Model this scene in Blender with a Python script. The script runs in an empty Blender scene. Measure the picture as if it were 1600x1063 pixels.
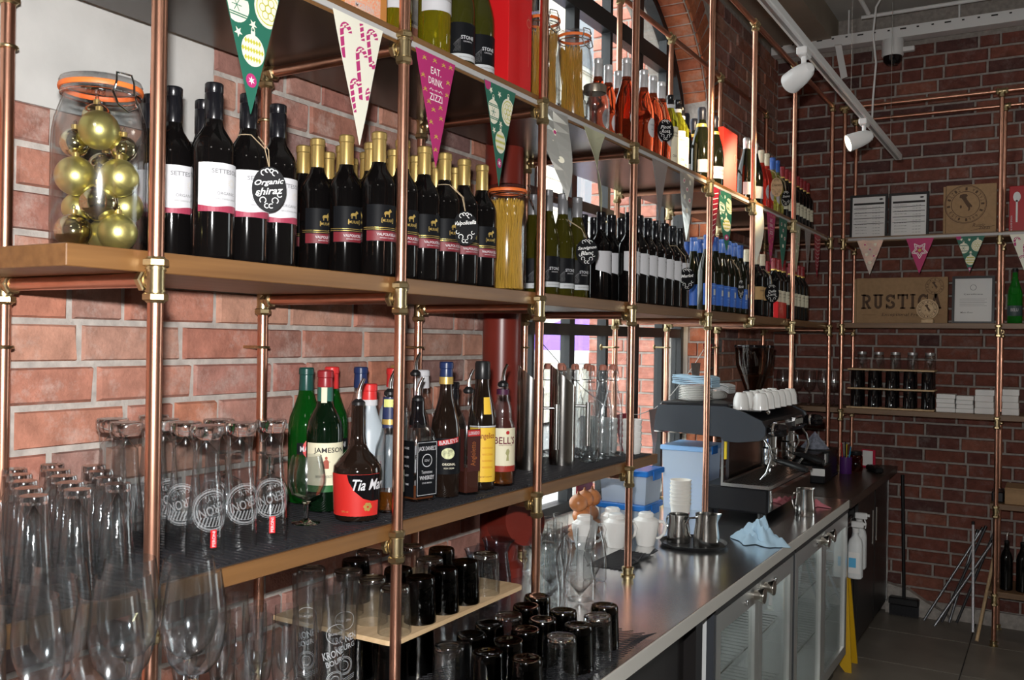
import bpy, math, random
from mathutils import Vector, Matrix
PI = math.pi
random.seed(11)
sc = bpy.context.scene
COL = sc.collection

# ---------------------------------------------------------------- camera
YAW, PITCH, ROLL, FPX, CAMZ = .5338, -.0007, .0153, 1444.15, 1.728
Fw = Vector((-math.sin(YAW) * math.cos(PITCH), math.cos(YAW) * math.cos(PITCH), math.sin(PITCH)))
R0 = Vector((math.cos(YAW), math.sin(YAW), 0)); U0 = R0.cross(Fw)
Rt = R0 * math.cos(ROLL) + U0 * math.sin(ROLL); Up = Rt.cross(Fw)
cd = bpy.data.cameras.new('camera'); cam = bpy.data.objects.new('camera', cd); COL.objects.link(cam)
cam.matrix_world = Matrix(((Rt.x, Up.x, -Fw.x, 0), (Rt.y, Up.y, -Fw.y, 0), (Rt.z, Up.z, -Fw.z, CAMZ), (0, 0, 0, 1)))
cd.sensor_width = 36; cd.lens = 36 * FPX / 1600; cd.clip_start = .02; cd.clip_end = 200
sc.camera = cam

# ---------------------------------------------------------------- view, world, lights
vs = sc.view_settings
vs.view_transform = 'Standard'; vs.look = 'None'; vs.gamma = 1; vs.use_curve_mapping = False
vs.exposure = 0.2
sc.cycles.transparent_max_bounces = 64
sc.cycles.max_bounces = 14
sc.cycles.transmission_bounces = 14
sc.cycles.sample_clamp_indirect = 6
w = bpy.data.worlds.new('world'); sc.world = w; w.use_nodes = True
w.node_tree.nodes['Background'].inputs[0].default_value = (.93, .97, 1, 1)
w.node_tree.nodes['Background'].inputs[1].default_value = 5.0

def light(name, kind, loc, energy, color=(1, 1, 1), aim=None, **kw):
    d = bpy.data.lights.new(name, kind); d.energy = energy; d.color = color
    for k, v in kw.items(): setattr(d, k, v)
    o = bpy.data.objects.new(name, d); COL.objects.link(o); o.location = loc
    if aim is not None:
        o.rotation_euler = (Vector(aim) - Vector(loc)).to_track_quat('-Z', 'Y').to_euler()
    return o
fl = Vector((0, 0, CAMZ)) + Up * .115 - Rt * .035 + Fw * .03
light('camera_flash', 'AREA', fl, 56, (1, .985, .97), fl + Fw + Up * -.02 - Rt * .12, shape='RECTANGLE', size=.05, size_y=.03)
for k, (x, y) in enumerate(((1.3, 4.4), (2.8, 1.2), (.8, -1.6))):  # unseen soft lights added overhead to lift the room's ambient level
    light('room_fill_%d' % k, 'AREA', (x, y, 3.6), 5, (1, .93, .84), (x, y, 0), shape='DISK', size=.5)

# openings that daylight enters by (portals only guide the sampling of the sky)
for nm, loc, aim, sx, sy in (('window_portal', (-2.06, 4.01, 2.4), (0, 4.01, 2.4), 2.1, 2.9), ('street_window_portal', (2.5, 6.8, 1.6), (2.5, 0, 1.6), 1.8, 2.6)):
    q = light(nm, 'AREA', loc, 1, (1, 1, 1), aim, shape='RECTANGLE', size=sx, size_y=sy); q.data.cycles.is_portal = True

# ---------------------------------------------------------------- helpers
class MB:
    """collects geometry in v / f, then becomes one mesh object"""
    def __init__(s): s.v = []; s.f = []
    def add(s, v, f, M=None):
        n = len(s.v)
        s.v += [tuple(M @ Vector(p)) for p in v] if M is not None else [tuple(p) for p in v]
        s.f += [tuple(i + n for i in q) for q in f]; return s
    def box(s, x0, x1, y0, y1, z0, z1, M=None):
        v = [(x, y, z) for z in (z0, z1) for y in (y0, y1) for x in (x0, x1)]
        return s.add(v, [(0, 2, 3, 1), (4, 5, 7, 6), (0, 1, 5, 4), (2, 6, 7, 3), (0, 4, 6, 2), (1, 3, 7, 5)], M)
    def bbox(s, x0, x1, y0, y1, z0, z1, b=.004, M=None):
        """box with chamfered vertical and horizontal edges"""
        v = []; f = []
        for z, i in ((z0, b), (z0 + b, 0), (z1 - b, 0), (z1, b)):
            for (sx, sy) in ((0, 0), (1, 0), (1, 1), (0, 1)):
                X = (x0, x1)[sx]; Y = (y0, y1)[sy]; dx = 1 - 2 * sx; dy = 1 - 2 * sy
                a = (X + dx * (i + b), Y + dy * i, z); c = (X + dx * i, Y + dy * (i + b), z)
                v += [c, a] if (sx, sy) in ((0, 0), (1, 1)) else [a, c]
        for r in range(3):
            for k in range(8):
                a = r * 8 + k; bq = r * 8 + (k + 1) % 8; f.append((a, bq, bq + 8, a + 8))
        f += [tuple(range(7, -1, -1)), tuple(range(24, 32))]
        return s.add(v, f, M)
    def lathe(s, prof, seg=28, c=(0, 0, 0), a0=0., a1=2 * PI, M=None):
        v = []; f = []; full = abs(a1 - a0 - 2 * PI) < 1e-6; n = seg if full else seg + 1; rings = []
        for r, z in prof:
            if r < 1e-7: rings.append([len(v)] * n); v.append((c[0], c[1], c[2] + z))
            else:
                rings.append(list(range(len(v), len(v) + n)))
                for k in range(n):
                    a = a0 + (a1 - a0) * k / seg
                    v.append((c[0] + r * math.cos(a), c[1] + r * math.sin(a), c[2] + z))
        for A, B in zip(rings, rings[1:]):
            for k in range(seg):
                j = (k + 1) % n
                q = []
                for i in (A[k], A[j], B[j], B[k]):
                    if i not in q: q.append(i)
                if len(q) > 2: f.append(tuple(q))
        return s.add(v, f, M)
    def cyl(s, p0, p1, r0, r1=None, seg=14, caps=True):
        p0 = Vector(p0); p1 = Vector(p1); d = p1 - p0; r1 = r0 if r1 is None else r1
        M = Matrix.Translation(p0) @ d.to_track_quat('Z', 'Y').to_matrix().to_4x4()
        pr = [(r0, 0), (r1, d.length)]
        if caps: pr = [(0, 0)] + pr + [(0, d.length)]
        return s.lathe(pr, seg, M=M)
    def hexnut(s, p0, p1, r):
        p0 = Vector(p0); p1 = Vector(p1); d = p1 - p0; L = d.length
        M = Matrix.Translation(p0) @ d.to_track_quat('Z', 'Y').to_matrix().to_4x4()
        return s.lathe([(0, 0), (r * .86, 0), (r, L * .15), (r, L * .85), (r * .86, L), (0, L)], 6, M=M)
    def ball(s, c, r, seg=20, rings=12, sz=1.):
        return s.lathe([(r * math.sin(PI * k / rings), -r * sz * math.cos(PI * k / rings)) for k in range(rings + 1)], seg, c)
    def tube(s, pts, r, seg=8, closed=False, M=None):
        pts = [Vector(p) for p in pts]; n = len(pts); v = []; f = []
        nv = None
        for i, p in enumerate(pts):
            a = pts[(i - 1) % n] if (i or closed) else p; b = pts[(i + 1) % n] if (i < n - 1 or closed) else p
            t = (b - a).normalized()
            if nv is None: nv = t.orthogonal().normalized()
            nv = (nv - t * nv.dot(t)).normalized(); bn = t.cross(nv)
            rr = r[i] if isinstance(r, (list, tuple)) else r
            for k in range(seg):
                an = 2 * PI * k / seg; v.append(p + nv * rr * math.cos(an) + bn * rr * math.sin(an))
        m = n if closed else n - 1
        for i in range(m):
            for k in range(seg):
                a = i * seg + k; b = i * seg + (k + 1) % seg; c = ((i + 1) % n) * seg
                f.append((a, b, c + (k + 1) % seg, c + k))
        if not closed: f += [tuple(range(seg - 1, -1, -1)), tuple(range((n - 1) * seg, n * seg))]
        return s.add(v, f, M)
    def prism(s, poly, h0, h1, M=None):
        """2-D outline (x, y) extruded from z = h0 to h1"""
        n = len(poly)
        v = [(x, y, h0) for x, y in poly] + [(x, y, h1) for x, y in poly]
        f = [tuple(range(n - 1, -1, -1)), tuple(range(n, 2 * n))] + [(i, (i + 1) % n, n + (i + 1) % n, n + i) for i in range(n)]
        return s.add(v, f, M)
    def patch(s, r, z0, z1, a0, a1, n=14, t=.0007, r1=None):
        """a label: piece of a cylinder between two angles (degrees), with thickness"""
        r1 = r if r1 is None else r1; v = []; f = []
        for k in range(n + 1):
            a = math.radians(a0 + (a1 - a0) * k / n); c, si = math.cos(a), math.sin(a)
            v += [(r * c, r * si, z0), (r1 * c, r1 * si, z1), ((r + t) * c, (r + t) * si, z0), ((r1 + t) * c, (r1 + t) * si, z1)]
        for k in range(n):
            a = 4 * k; b = a + 4
            f += [(a + 2, b + 2, b + 3, a + 3), (a, a + 1, b + 1, b), (a, b, b + 2, a + 2), (a + 1, a + 3, b + 3, b + 1)]
        return s.add(v, f)
    def mesh(s, name, mat, smooth=True, angle=38):
        me = bpy.data.meshes.new(name); me.from_pydata(s.v, [], s.f); me.materials.append(mat)
        if smooth:
            me.polygons.foreach_set('use_smooth', [True] * len(me.polygons))
            me.set_sharp_from_angle(angle=math.radians(angle))
        return me
    def build(s, name, mat, parent=None, smooth=True, angle=38, loc=None):
        return link(name, s.mesh(name, mat, smooth, angle), parent, loc)

def link(name, me, parent=None, loc=None):
    o = bpy.data.objects.new(name, me); COL.objects.link(o)
    if parent is not None: o.parent = parent
    if loc is not None: o.location = loc
    return o
def tag(o, label=None, cat=None, group=None, kind=None):
    if label: o['label'] = label
    if cat: o['category'] = cat
    if group: o['group'] = group
    if kind: o['kind'] = kind
    return o
def thing(name, label, cat, loc=(0, 0, 0), rz=0., group=None):
    o = link(name, None); o.location = loc; o.rotation_euler = (0, 0, rz); o.empty_display_size = .02
    return tag(o, label, cat, group)
def struct(o): o['kind'] = 'structure'; return o
KIDS = {}
def dup(root, loc, rz=0., label=None, group=None):
    """a copy of a thing with its parts and sub-parts (mesh data shared)"""
    def cp(o, par):
        c = o.copy(); COL.objects.link(c)
        if par is not None: c.parent = par
        for ch in o.children: cp(ch, c)
        return c
    r = cp(root, None); r.location = loc; r.rotation_euler = (0, 0, rz)
    if label: r['label'] = label
    if group: r['group'] = group
    return r
class Proto:
    """first call moves the built thing, later calls copy it"""
    def __init__(s, root): s.root = root; s.used = False
    def put(s, loc, rz=0., label=None, group=None):
        if not s.used:
            s.used = True; o = s.root; o.location = loc; o.rotation_euler = (0, 0, rz)
            if label: o['label'] = label
            if group: o['group'] = group
            return o
        return dup(s.root, loc, rz, label, group)
ORD = ['first', 'second', 'third', 'fourth', 'fifth', 'sixth', 'seventh', 'eighth', 'ninth', 'tenth', 'eleventh', 'twelfth', 'thirteenth', 'fourteenth', 'fifteenth', 'sixteenth']

# ---------------------------------------------------------------- materials
MT = {}
def nd(nt, t, x=0, y=0, **kw):
    n = nt.nodes.new(t)
    for k, v in kw.items(): setattr(n, k, v)
    return n
def pbr(name, col, rough=.5, metal=0., spec=.5, trans=0., ior=1.45, emit=None, estr=0., coat=0., var=0., vscale=30., bump=0., bscale=200., vary2=None, aniso=0., alpha=1.):
    if name in MT: return MT[name]
    m = bpy.data.materials.new(name); m.use_nodes = True; nt = m.node_tree; p = nt.nodes['Principled BSDF']
    I = p.inputs
    I['Base Color'].default_value = (*col, 1); I['Roughness'].default_value = rough; I['Metallic'].default_value = metal
    I['Specular IOR Level'].default_value = spec; I['Transmission Weight'].default_value = trans; I['IOR'].default_value = ior
    I['Coat Weight'].default_value = coat
    if emit: I['Emission Color'].default_value = (*emit, 1); I['Emission Strength'].default_value = estr
    if var or bump:
        tc = nd(nt, 'ShaderNodeTexCoord')
    if var:
        n = nd(nt, 'ShaderNodeTexNoise'); n.inputs['Scale'].default_value = vscale; n.inputs['Detail'].default_value = 6
        nt.links.new(tc.outputs['Object'], n.inputs['Vector'])
        r = nd(nt, 'ShaderNodeValToRGB'); c2 = vary2 or tuple(max(0, c * (1 - var)) for c in col); c1 = tuple(min(1, c * (1 + var)) for c in col)
        r.color_ramp.elements[0].position = .3; r.color_ramp.elements[1].position = .7
        r.color_ramp.elements[0].color = (*c2, 1); r.color_ramp.elements[1].color = (*c1, 1)
        nt.links.new(n.outputs['Fac'], r.inputs['Fac']); nt.links.new(r.outputs['Color'], I['Base Color'])
    if bump:
        n = nd(nt, 'ShaderNodeTexNoise'); n.inputs['Scale'].default_value = bscale; n.inputs['Detail'].default_value = 4
        nt.links.new(tc.outputs['Object'], n.inputs['Vector'])
        b = nd(nt, 'ShaderNodeBump'); b.inputs['Strength'].default_value = bump; b.inputs['Distance'].default_value = .004
        nt.links.new(n.outputs['Fac'], b.inputs['Height']); nt.links.new(b.outputs['Normal'], I['Normal'])
    MT[name] = m; return m
def thin_glass(name, tint=(.965, .975, .98), rough=.015, ior=1.5, bump=0., bscale=60., edge=None):
    """thin-walled glass: what is behind shows through each wall (less where the wall is seen edge-on and the way
    through the glass is long), and the wall mirrors by Fresnel"""
    if name in MT: return MT[name]
    m = bpy.data.materials.new(name); m.use_nodes = True; nt = m.node_tree; nt.nodes.clear(); L = nt.links.new
    out = nd(nt, 'ShaderNodeOutputMaterial'); mix = nd(nt, 'ShaderNodeMixShader'); tr = nd(nt, 'ShaderNodeBsdfTransparent')
    gl = nd(nt, 'ShaderNodeBsdfGlossy'); fr = nd(nt, 'ShaderNodeFresnel'); gl.inputs['Roughness'].default_value = rough
    ge = nd(nt, 'ShaderNodeNewGeometry'); ex = nd(nt, 'ShaderNodeMath', operation='MULTIPLY_ADD'); ex.inputs[1].default_value = -2; ex.inputs[2].default_value = 1
    pw = nd(nt, 'ShaderNodeMath', operation='POWER'); pw.inputs[0].default_value = ior      # the same air-to-glass Fresnel on both faces of the wall
    L(ge.outputs['Backfacing'], ex.inputs[0]); L(ex.outputs[0], pw.inputs[1]); L(pw.outputs[0], fr.inputs[0])
    lw = nd(nt, 'ShaderNodeLayerWeight'); lw.inputs[0].default_value = .5; rp = nd(nt, 'ShaderNodeValToRGB')
    e = edge or tuple(c * .62 for c in tint)
    rp.color_ramp.elements[0].position = .62; rp.color_ramp.elements[0].color = (*tint, 1); rp.color_ramp.elements[1].position = .97; rp.color_ramp.elements[1].color = (*e, 1)
    L(lw.outputs['Facing'], rp.inputs[0]); L(rp.outputs[0], tr.inputs[0])
    L(fr.outputs[0], mix.inputs[0]); L(tr.outputs[0], mix.inputs[1]); L(gl.outputs[0], mix.inputs[2]); L(mix.outputs[0], out.inputs[0])
    if bump:
        tc = nd(nt, 'ShaderNodeTexCoord'); n = nd(nt, 'ShaderNodeTexNoise'); n.inputs['Scale'].default_value = bscale
        b = nd(nt, 'ShaderNodeBump'); b.inputs['Strength'].default_value = bump; b.inputs['Distance'].default_value = .01
        L(tc.outputs['Object'], n.inputs['Vector']); L(n.outputs['Fac'], b.inputs['Height']); L(b.outputs['Normal'], gl.inputs['Normal']); L(b.outputs['Normal'], fr.inputs['Normal'])
    MT[name] = m; return m
def brick_mat(name, cols, dust=(.52, .47, .43), dusty=.35):
    m = bpy.data.materials.new(name); m.use_nodes = True; nt = m.node_tree; p = nt.nodes['Principled BSDF']; L = nt.links.new
    oi = nd(nt, 'ShaderNodeObjectInfo'); ge = nd(nt, 'ShaderNodeNewGeometry'); ad = nd(nt, 'ShaderNodeMath', operation='ADD'); fr = nd(nt, 'ShaderNodeMath', operation='FRACT')
    L(oi.outputs['Random'], ad.inputs[0]); L(ge.outputs['Random Per Island'], ad.inputs[1]); L(ad.outputs[0], fr.inputs[0])
    r = nd(nt, 'ShaderNodeValToRGB'); r.color_ramp.interpolation = 'LINEAR'
    while len(r.color_ramp.elements) < len(cols): r.color_ramp.elements.new(.5)
    for k, c in enumerate(cols):
        r.color_ramp.elements[k].position = k / (len(cols) - 1); r.color_ramp.elements[k].color = (*c, 1)
    L(fr.outputs[0], r.inputs[0])
    tc = nd(nt, 'ShaderNodeTexCoord')
    n = nd(nt, 'ShaderNodeTexNoise'); n.inputs['Scale'].default_value = 22; n.inputs['Detail'].default_value = 8; n.inputs['Roughness'].default_value = .65
    L(ge.outputs['Position'], n.inputs['Vector'])
    hs = nd(nt, 'ShaderNodeMapRange'); hs.inputs[1].default_value = .25; hs.inputs[2].default_value = .75; hs.inputs[3].default_value = .62; hs.inputs[4].default_value = 1.3
    L(n.outputs['Fac'], hs.inputs[0])
    mu = nd(nt, 'ShaderNodeMix', data_type='RGBA', blend_type='MULTIPLY'); mu.inputs[0].default_value = 1
    L(r.outputs[0], mu.inputs[6]); L(hs.outputs[0], mu.inputs[7])
    n2 = nd(nt, 'ShaderNodeTexNoise'); n2.inputs['Scale'].default_value = 9; n2.inputs['Detail'].default_value = 10; n2.inputs['Roughness'].default_value = .75
    L(ge.outputs['Position'], n2.inputs['Vector'])
    mr = nd(nt, 'ShaderNodeMapRange'); mr.inputs[1].default_value = .52; mr.inputs[2].default_value = .75; mr.inputs[3].default_value = 0; mr.inputs[4].default_value = dusty * 1.6
    L(n2.outputs['Fac'], mr.inputs[0])
    mx = nd(nt, 'ShaderNodeMix', data_type='RGBA'); mx.inputs[7].default_value = (*dust, 1)
    L(mr.outputs[0], mx.inputs[0]); L(mu.outputs[2], mx.inputs[6]); L(mx.outputs[2], p.inputs['Base Color'])
    p.inputs['Roughness'].default_value = .85; p.inputs['Specular IOR Level'].default_value = .2
    n3 = nd(nt, 'ShaderNodeTexNoise'); n3.inputs['Scale'].default_value = 130; n3.inputs['Detail'].default_value = 5
    L(ge.outputs['Position'], n3.inputs['Vector'])
    b = nd(nt, 'ShaderNodeBump'); b.inputs['Strength'].default_value = .5; b.inputs['Distance'].default_value = .004
    L(n3.outputs['Fac'], b.inputs['Height']); L(b.outputs['Normal'], p.inputs['Normal'])
    MT[name] = m; return m
def wood_mat(name, c1, c2, axis=1, rough=.45, scale=1.):
    m = bpy.data.materials.new(name); m.use_nodes = True; nt = m.node_tree; p = nt.nodes['Principled BSDF']; L = nt.links.new
    ge = nd(nt, 'ShaderNodeNewGeometry'); mp = nd(nt, 'ShaderNodeMapping'); s = [60 * scale] * 3; s[axis] = 2.2 * scale
    mp.inputs['Scale'].default_value = s; L(ge.outputs['Position'], mp.inputs['Vector'])
    n = nd(nt, 'ShaderNodeTexNoise'); n.inputs['Scale'].default_value = 1; n.inputs['Detail'].default_value = 5; L(mp.outputs[0], n.inputs['Vector'])
    r = nd(nt, 'ShaderNodeValToRGB'); r.color_ramp.elements[0].position = .3; r.color_ramp.elements[1].position = .7
    r.color_ramp.elements[0].color = (*c1, 1); r.color_ramp.elements[1].color = (*c2, 1)
    L(n.outputs['Fac'], r.inputs[0]); L(r.outputs[0], p.inputs['Base Color']); p.inputs['Roughness'].default_value = rough
    MT[name] = m; return m

copper = pbr('copper', (.68, .35, .24), .30, 1., var=.14, vscale=14)
brass = pbr('brass', (.54, .43, .24), .33, 1., var=.12, vscale=40)
steel = pbr('brushed_steel', (.58, .57, .55), .26, 1.)
steel_top = pbr('worktop_steel', (.72, .72, .72), .21, 1., var=.08, vscale=6)
chrome = pbr('chrome', (.82, .82, .82), .07, 1.)
black_plastic = pbr('black_plastic', (.012, .012, .013), .35)
black_gloss = pbr('black_gloss', (.006, .005, .006), .05, coat=.3)
white_ceramic = pbr('white_ceramic', (.86, .85, .82), .12)
white_paint = pbr('white_paint', (.78, .78, .77), .3)
white_paper = pbr('white_paper', (.82, .81, .79), .7)
cream_paper = pbr('cream_paper', (.74, .69, .50), .6)
card = pbr('cardboard', (.40, .25, .13), .8, var=.08, vscale=50)
ink = pbr('black_ink', (.02, .018, .016), .6)
ink_brown = pbr('brown_ink', (.10, .055, .03), .7)
chalk = pbr('chalk_white', (.85, .85, .83), .8)
gold_ink = pbr('gold_ink', (.72, .50, .14), .35, .6)
red_card = pbr('red_card', (.62, .012, .015), .35)
rubber = pbr('black_rubber', (.015, .015, .018), .55)
slate = pbr('blackboard', (.006, .006, .007), .5, spec=.12)
string_m = pbr('jute_string', (.42, .32, .20), .9)
oak = wood_mat('oak_board', (.135, .060, .018), (.205, .098, .032), 1, .42)
oak_x = wood_mat('oak_board_x', (.15, .08, .036), (.22, .125, .06), 0)
pale_wood = wood_mat('pale_wood', (.55, .37, .20), (.68, .49, .29), 1, .6)
dark_wood = wood_mat('dark_worktop', (.030, .020, .015), (.055, .036, .026), 1, .3)
clear = thin_glass('clear_glass', rough=.10, ior=1.9)
clear_w = thin_glass('wavy_clear_glass', rough=.09, ior=1.95, bump=.10, bscale=55)
solid_glass = pbr('solid_glass', (.97, .98, .99), .02, trans=1., ior=1.5)
clear_r = thin_glass('hammered_clear_glass', rough=.10, ior=1.85, bump=.22, bscale=70)
dark_tum = thin_glass('smoked_glass', (.17, .14, .055), .09, 1.6, bump=.10, bscale=50)
pane_glass = thin_glass('pane_glass', (.95, .97, .96), .01, 1.45)
plastic_clear = thin_glass('clear_plastic', (.80, .84, .88), .12, 1.4)
plastic_blue = pbr('blue_lid', (.03, .24, .78), .25, trans=.25)
tub_m = pbr('cloudy_plastic', (.55, .66, .80), .35, trans=.35)

# ---------------------------------------------------------------- writing
_TX = {}
BOLD = {'SETTESOLI', 'JAMESON', "BELL'S", 'STONE', 'MARTINI', 'VALPOLICELLA', 'KRONEN', 'BOURG', 'PERONI', 'BAILEYS', 'BELU', 'CAUTION', 'WET', 'FLOOR', 'Tia Maria', 'ORIGINAL', 'LUXARDO', 'WHISKEY', "JACK DANIEL'S", 'Organic', 'shiraz', 'Merlot', 'Sauvignon', 'Blanc', 'Valpolicella', 'Frangelico'}
def glyphs(txt, shear=0.):
    key = (txt, shear)
    if key not in _TX:
        c = bpy.data.curves.new('lettering_source', 'FONT'); c.body = txt; c.size = 1; c.resolution_u = 2; c.align_x = 'CENTER'; c.shear = shear; c.space_line = .95; c.offset = .016 if txt in BOLD else .004
        o = bpy.data.objects.new('lettering_source', c)
        me = bpy.data.meshes.new_from_object(o)
        v = [tuple(q.co) for q in me.vertices]; f = [tuple(q.vertices) for q in me.polygons]
        bpy.data.objects.remove(o); bpy.data.curves.remove(c); bpy.data.meshes.remove(me)
        xs = [q[0] for q in v] or [0]; ys = [q[1] for q in v] or [0]
        cx = (min(xs) + max(xs)) / 2; cy = (min(ys) + max(ys)) / 2
        _TX[key] = ([(q[0] - cx, q[1] - cy) for q in v], f, max(xs) - min(xs), max(ys) - min(ys))
    return _TX[key]
def fit(txt, w, h=None, shear=0.):
    v, f, W, H = glyphs(txt, shear); s = w / W; t = s if h is None else h / H
    return [(x * s, y * t) for x, y in v], f
def text_on(mb, txt, fn, w, h=None, u=0., v=0., shear=0., rot=0.):
    """lettering laid on a surface; fn maps (u, v) of the surface to a point"""
    vv, f = fit(txt, w, h, shear); c, s = math.cos(rot), math.sin(rot)
    mb.add([fn(u + x * c - y * s, v + x * s + y * c) for x, y in vv], f); return mb
def cylfn(r, az, r_extra=.0012):
    rr = r + r_extra
    return lambda u, v: (rr * math.cos(math.radians(az) + u / r), rr * math.sin(math.radians(az) + u / r), v)
def planefn(o, ux, uy, off=0.):
    o = Vector(o); ux = Vector(ux); uy = Vector(uy); n = ux.cross(uy).normalized() * off
    return lambda u, v: tuple(o + ux * u + uy * v + n)
def poly_on(mb, pts, fn):
    us = [p[0] for p in pts]; lo, hi = min(us), max(us); n = max(1, int((hi - lo) / .005))
    def clip(poly, c, sgn):
        out = []
        for i, a in enumerate(poly):
            b = poly[(i + 1) % len(poly)]; da, db = (a[0] - c) * sgn, (b[0] - c) * sgn
            if da >= 0: out.append(a)
            if da * db < 0: t = da / (da - db); out.append((c, a[1] + (b[1] - a[1]) * t))
        return out
    for k in range(n):
        a, b = lo + (hi - lo) * k / n, lo + (hi - lo) * (k + 1) / n
        q = pts if n == 1 else clip(clip(pts, a, 1), b, -1)
        if len(q) > 2: mb.add([fn(*p) for p in q], [tuple(range(len(q)))])
    return mb
def disc_pts(cx, cy, rx, ry=None, n=20, a0=0, a1=2 * PI):
    ry = rx if ry is None else ry
    return [(cx + rx * math.cos(a0 + (a1 - a0) * k / n), cy + ry * math.sin(a0 + (a1 - a0) * k / n)) for k in range(n + (0 if abs(a1 - a0 - 2 * PI) < 1e-6 else 1))]
def stroke_on(mb, pts, wd, fn):
    """a drawn line of width wd along 2-D points"""
    n = len(pts); v = []
    for i, p in enumerate(pts):
        a = pts[max(i - 1, 0)]; b = pts[min(i + 1, n - 1)]
        dx, dy = b[0] - a[0], b[1] - a[1]; l = math.hypot(dx, dy) or 1
        v += [fn(p[0] - dy / l * wd / 2, p[1] + dx / l * wd / 2), fn(p[0] + dy / l * wd / 2, p[1] - dx / l * wd / 2)]
    mb.add(v, [(2 * i, 2 * i + 1, 2 * i + 3, 2 * i + 2) for i in range(n - 1)]); return mb
def ring_on(mb, cx, cy, r, wd, fn, n=28, a0=0, a1=2 * PI):
    return stroke_on(mb, [(cx + r * math.cos(a0 + (a1 - a0) * k / n), cy + r * math.sin(a0 + (a1 - a0) * k / n)) for k in range(n + 1)], wd, fn)
def star_pts(cx, cy, r, q=.45, n=5, a=PI / 2):
    return [(cx + (r if k % 2 == 0 else r * q) * math.cos(a + PI * k / n), cy + (r if k % 2 == 0 else r * q) * math.sin(a + PI * k / n)) for k in range(2 * n)]

# ================================================================ THE SETTING
XW, YB, ZC = -1.70, 6.45, 3.90          # brick face of the side wall, of the end wall, ceiling
WY0, WY1, WZ0, WZS = 2.98, 5.046, .97, 2.80   # window opening: sides, sill, springing of the arch
WYC, WR = (WY0 + WY1) / 2, (WY1 - WY0) / 2
mortar = pbr('mortar', (.42, .385, .35), .95, var=.2, vscale=35, bump=.6, bscale=90)
plaster = pbr('grey_plaster', (.50, .49, .47), .8, var=.10, vscale=7, bump=.15, bscale=40)
cream_plaster = pbr('cream_plaster', (.62, .58, .50), .85, var=.1, vscale=9)
ceil_m = pbr('ceiling_paint', (.50, .49, .46), .9, var=.06, vscale=3)
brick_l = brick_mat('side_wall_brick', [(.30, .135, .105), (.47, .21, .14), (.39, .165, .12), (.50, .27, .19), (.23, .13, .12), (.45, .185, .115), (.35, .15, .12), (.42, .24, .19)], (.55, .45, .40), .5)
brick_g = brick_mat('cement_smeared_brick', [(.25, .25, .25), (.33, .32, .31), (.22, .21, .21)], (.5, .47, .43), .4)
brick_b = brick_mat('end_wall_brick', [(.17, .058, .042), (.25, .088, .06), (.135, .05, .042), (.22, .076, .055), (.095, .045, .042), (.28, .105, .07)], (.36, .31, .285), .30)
brick_q = brick_mat('arch_brick', [(.42, .13, .06), (.50, .17, .08), (.36, .11, .06)], (.5, .4, .33), .35)

def arch_z(y):
    d = abs(y - WYC)
    return WZS + .86 * math.sqrt(max(0, WR * WR - d * d)) / WR if d < WR else 0
m = MB()
x0, x1 = -2.02, XW - .006
m.box(x0, x1, -3.6, WY0, 0, ZC); m.box(x0, x1, WY1, YB + .2, 0, ZC); m.box(x0, x1, WY0, WY1, 0, WZ0)
N = 28
for k in range(N):
    a, b = WY0 + (WY1 - WY0) * k / N, WY0 + (WY1 - WY0) * (k + 1) / N
    za, zb = max(arch_z(a), WZS), max(arch_z(b), WZS)
    m.add([(x, y, z) for x in (x0, x1) for (y, z) in ((a, za), (b, zb), (b, ZC), (a, ZC))],
          [(0, 1, 2, 3), (7, 6, 5, 4), (0, 4, 5, 1), (1, 5, 6, 2), (2, 6, 7, 3), (3, 7, 4, 0)])
wall_left = struct(m.build('wall_left', mortar, smooth=False))
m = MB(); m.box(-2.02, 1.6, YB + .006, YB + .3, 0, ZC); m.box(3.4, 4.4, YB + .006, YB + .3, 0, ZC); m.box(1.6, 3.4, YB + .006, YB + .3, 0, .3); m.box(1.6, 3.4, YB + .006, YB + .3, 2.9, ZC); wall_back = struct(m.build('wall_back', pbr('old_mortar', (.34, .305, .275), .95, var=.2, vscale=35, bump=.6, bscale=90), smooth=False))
m = MB(); m.box(4.2, 4.4, -3.6, YB + .2, 0, ZC); struct(m.build('wall_right', pbr('far_wall_paint', (.34, .30, .27), .9), smooth=False))
m = MB(); m.box(-2.02, 4.4, -3.8, -3.6, 0, ZC); struct(m.build('wall_front', pbr('near_wall_paint', (.30, .27, .25), .9), smooth=False))
m = MB(); m.box(-2.02, 4.4, -3.8, YB + .3, ZC, ZC + .2); struct(m.build('ceiling', ceil_m, smooth=False))
m = MB(); m.box(-1.704, -1.30, -3.6, YB, 3.72, ZC); struct(m.build('trim_ceiling_beam', pbr('beam_paint', (.33, .28, .22), .85, var=.08, vscale=4), smooth=False))
m = MB(); m.box(-2.02, 4.4, -3.8, YB + .3, -.2, -.006); floor = struct(m.build('floor', pbr('floor_joint', (.05, .047, .043), .8), smooth=False))
tile_m = pbr('floor_stone', (.20, .178, .15), .38, var=.16, vscale=5)
tm = MB().bbox(.003, .897, .003, .597, -.006, 0, .002).mesh('tile', tile_m, False)
for i in range(-1, 4):
    for j in range(-1, 8):
        o = link('tile', tm, floor, (-.97 + i * .9 + .55 - .9 * (0), 2.05 + j * .6 - .26 + .12 * 0, 0))

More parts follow.
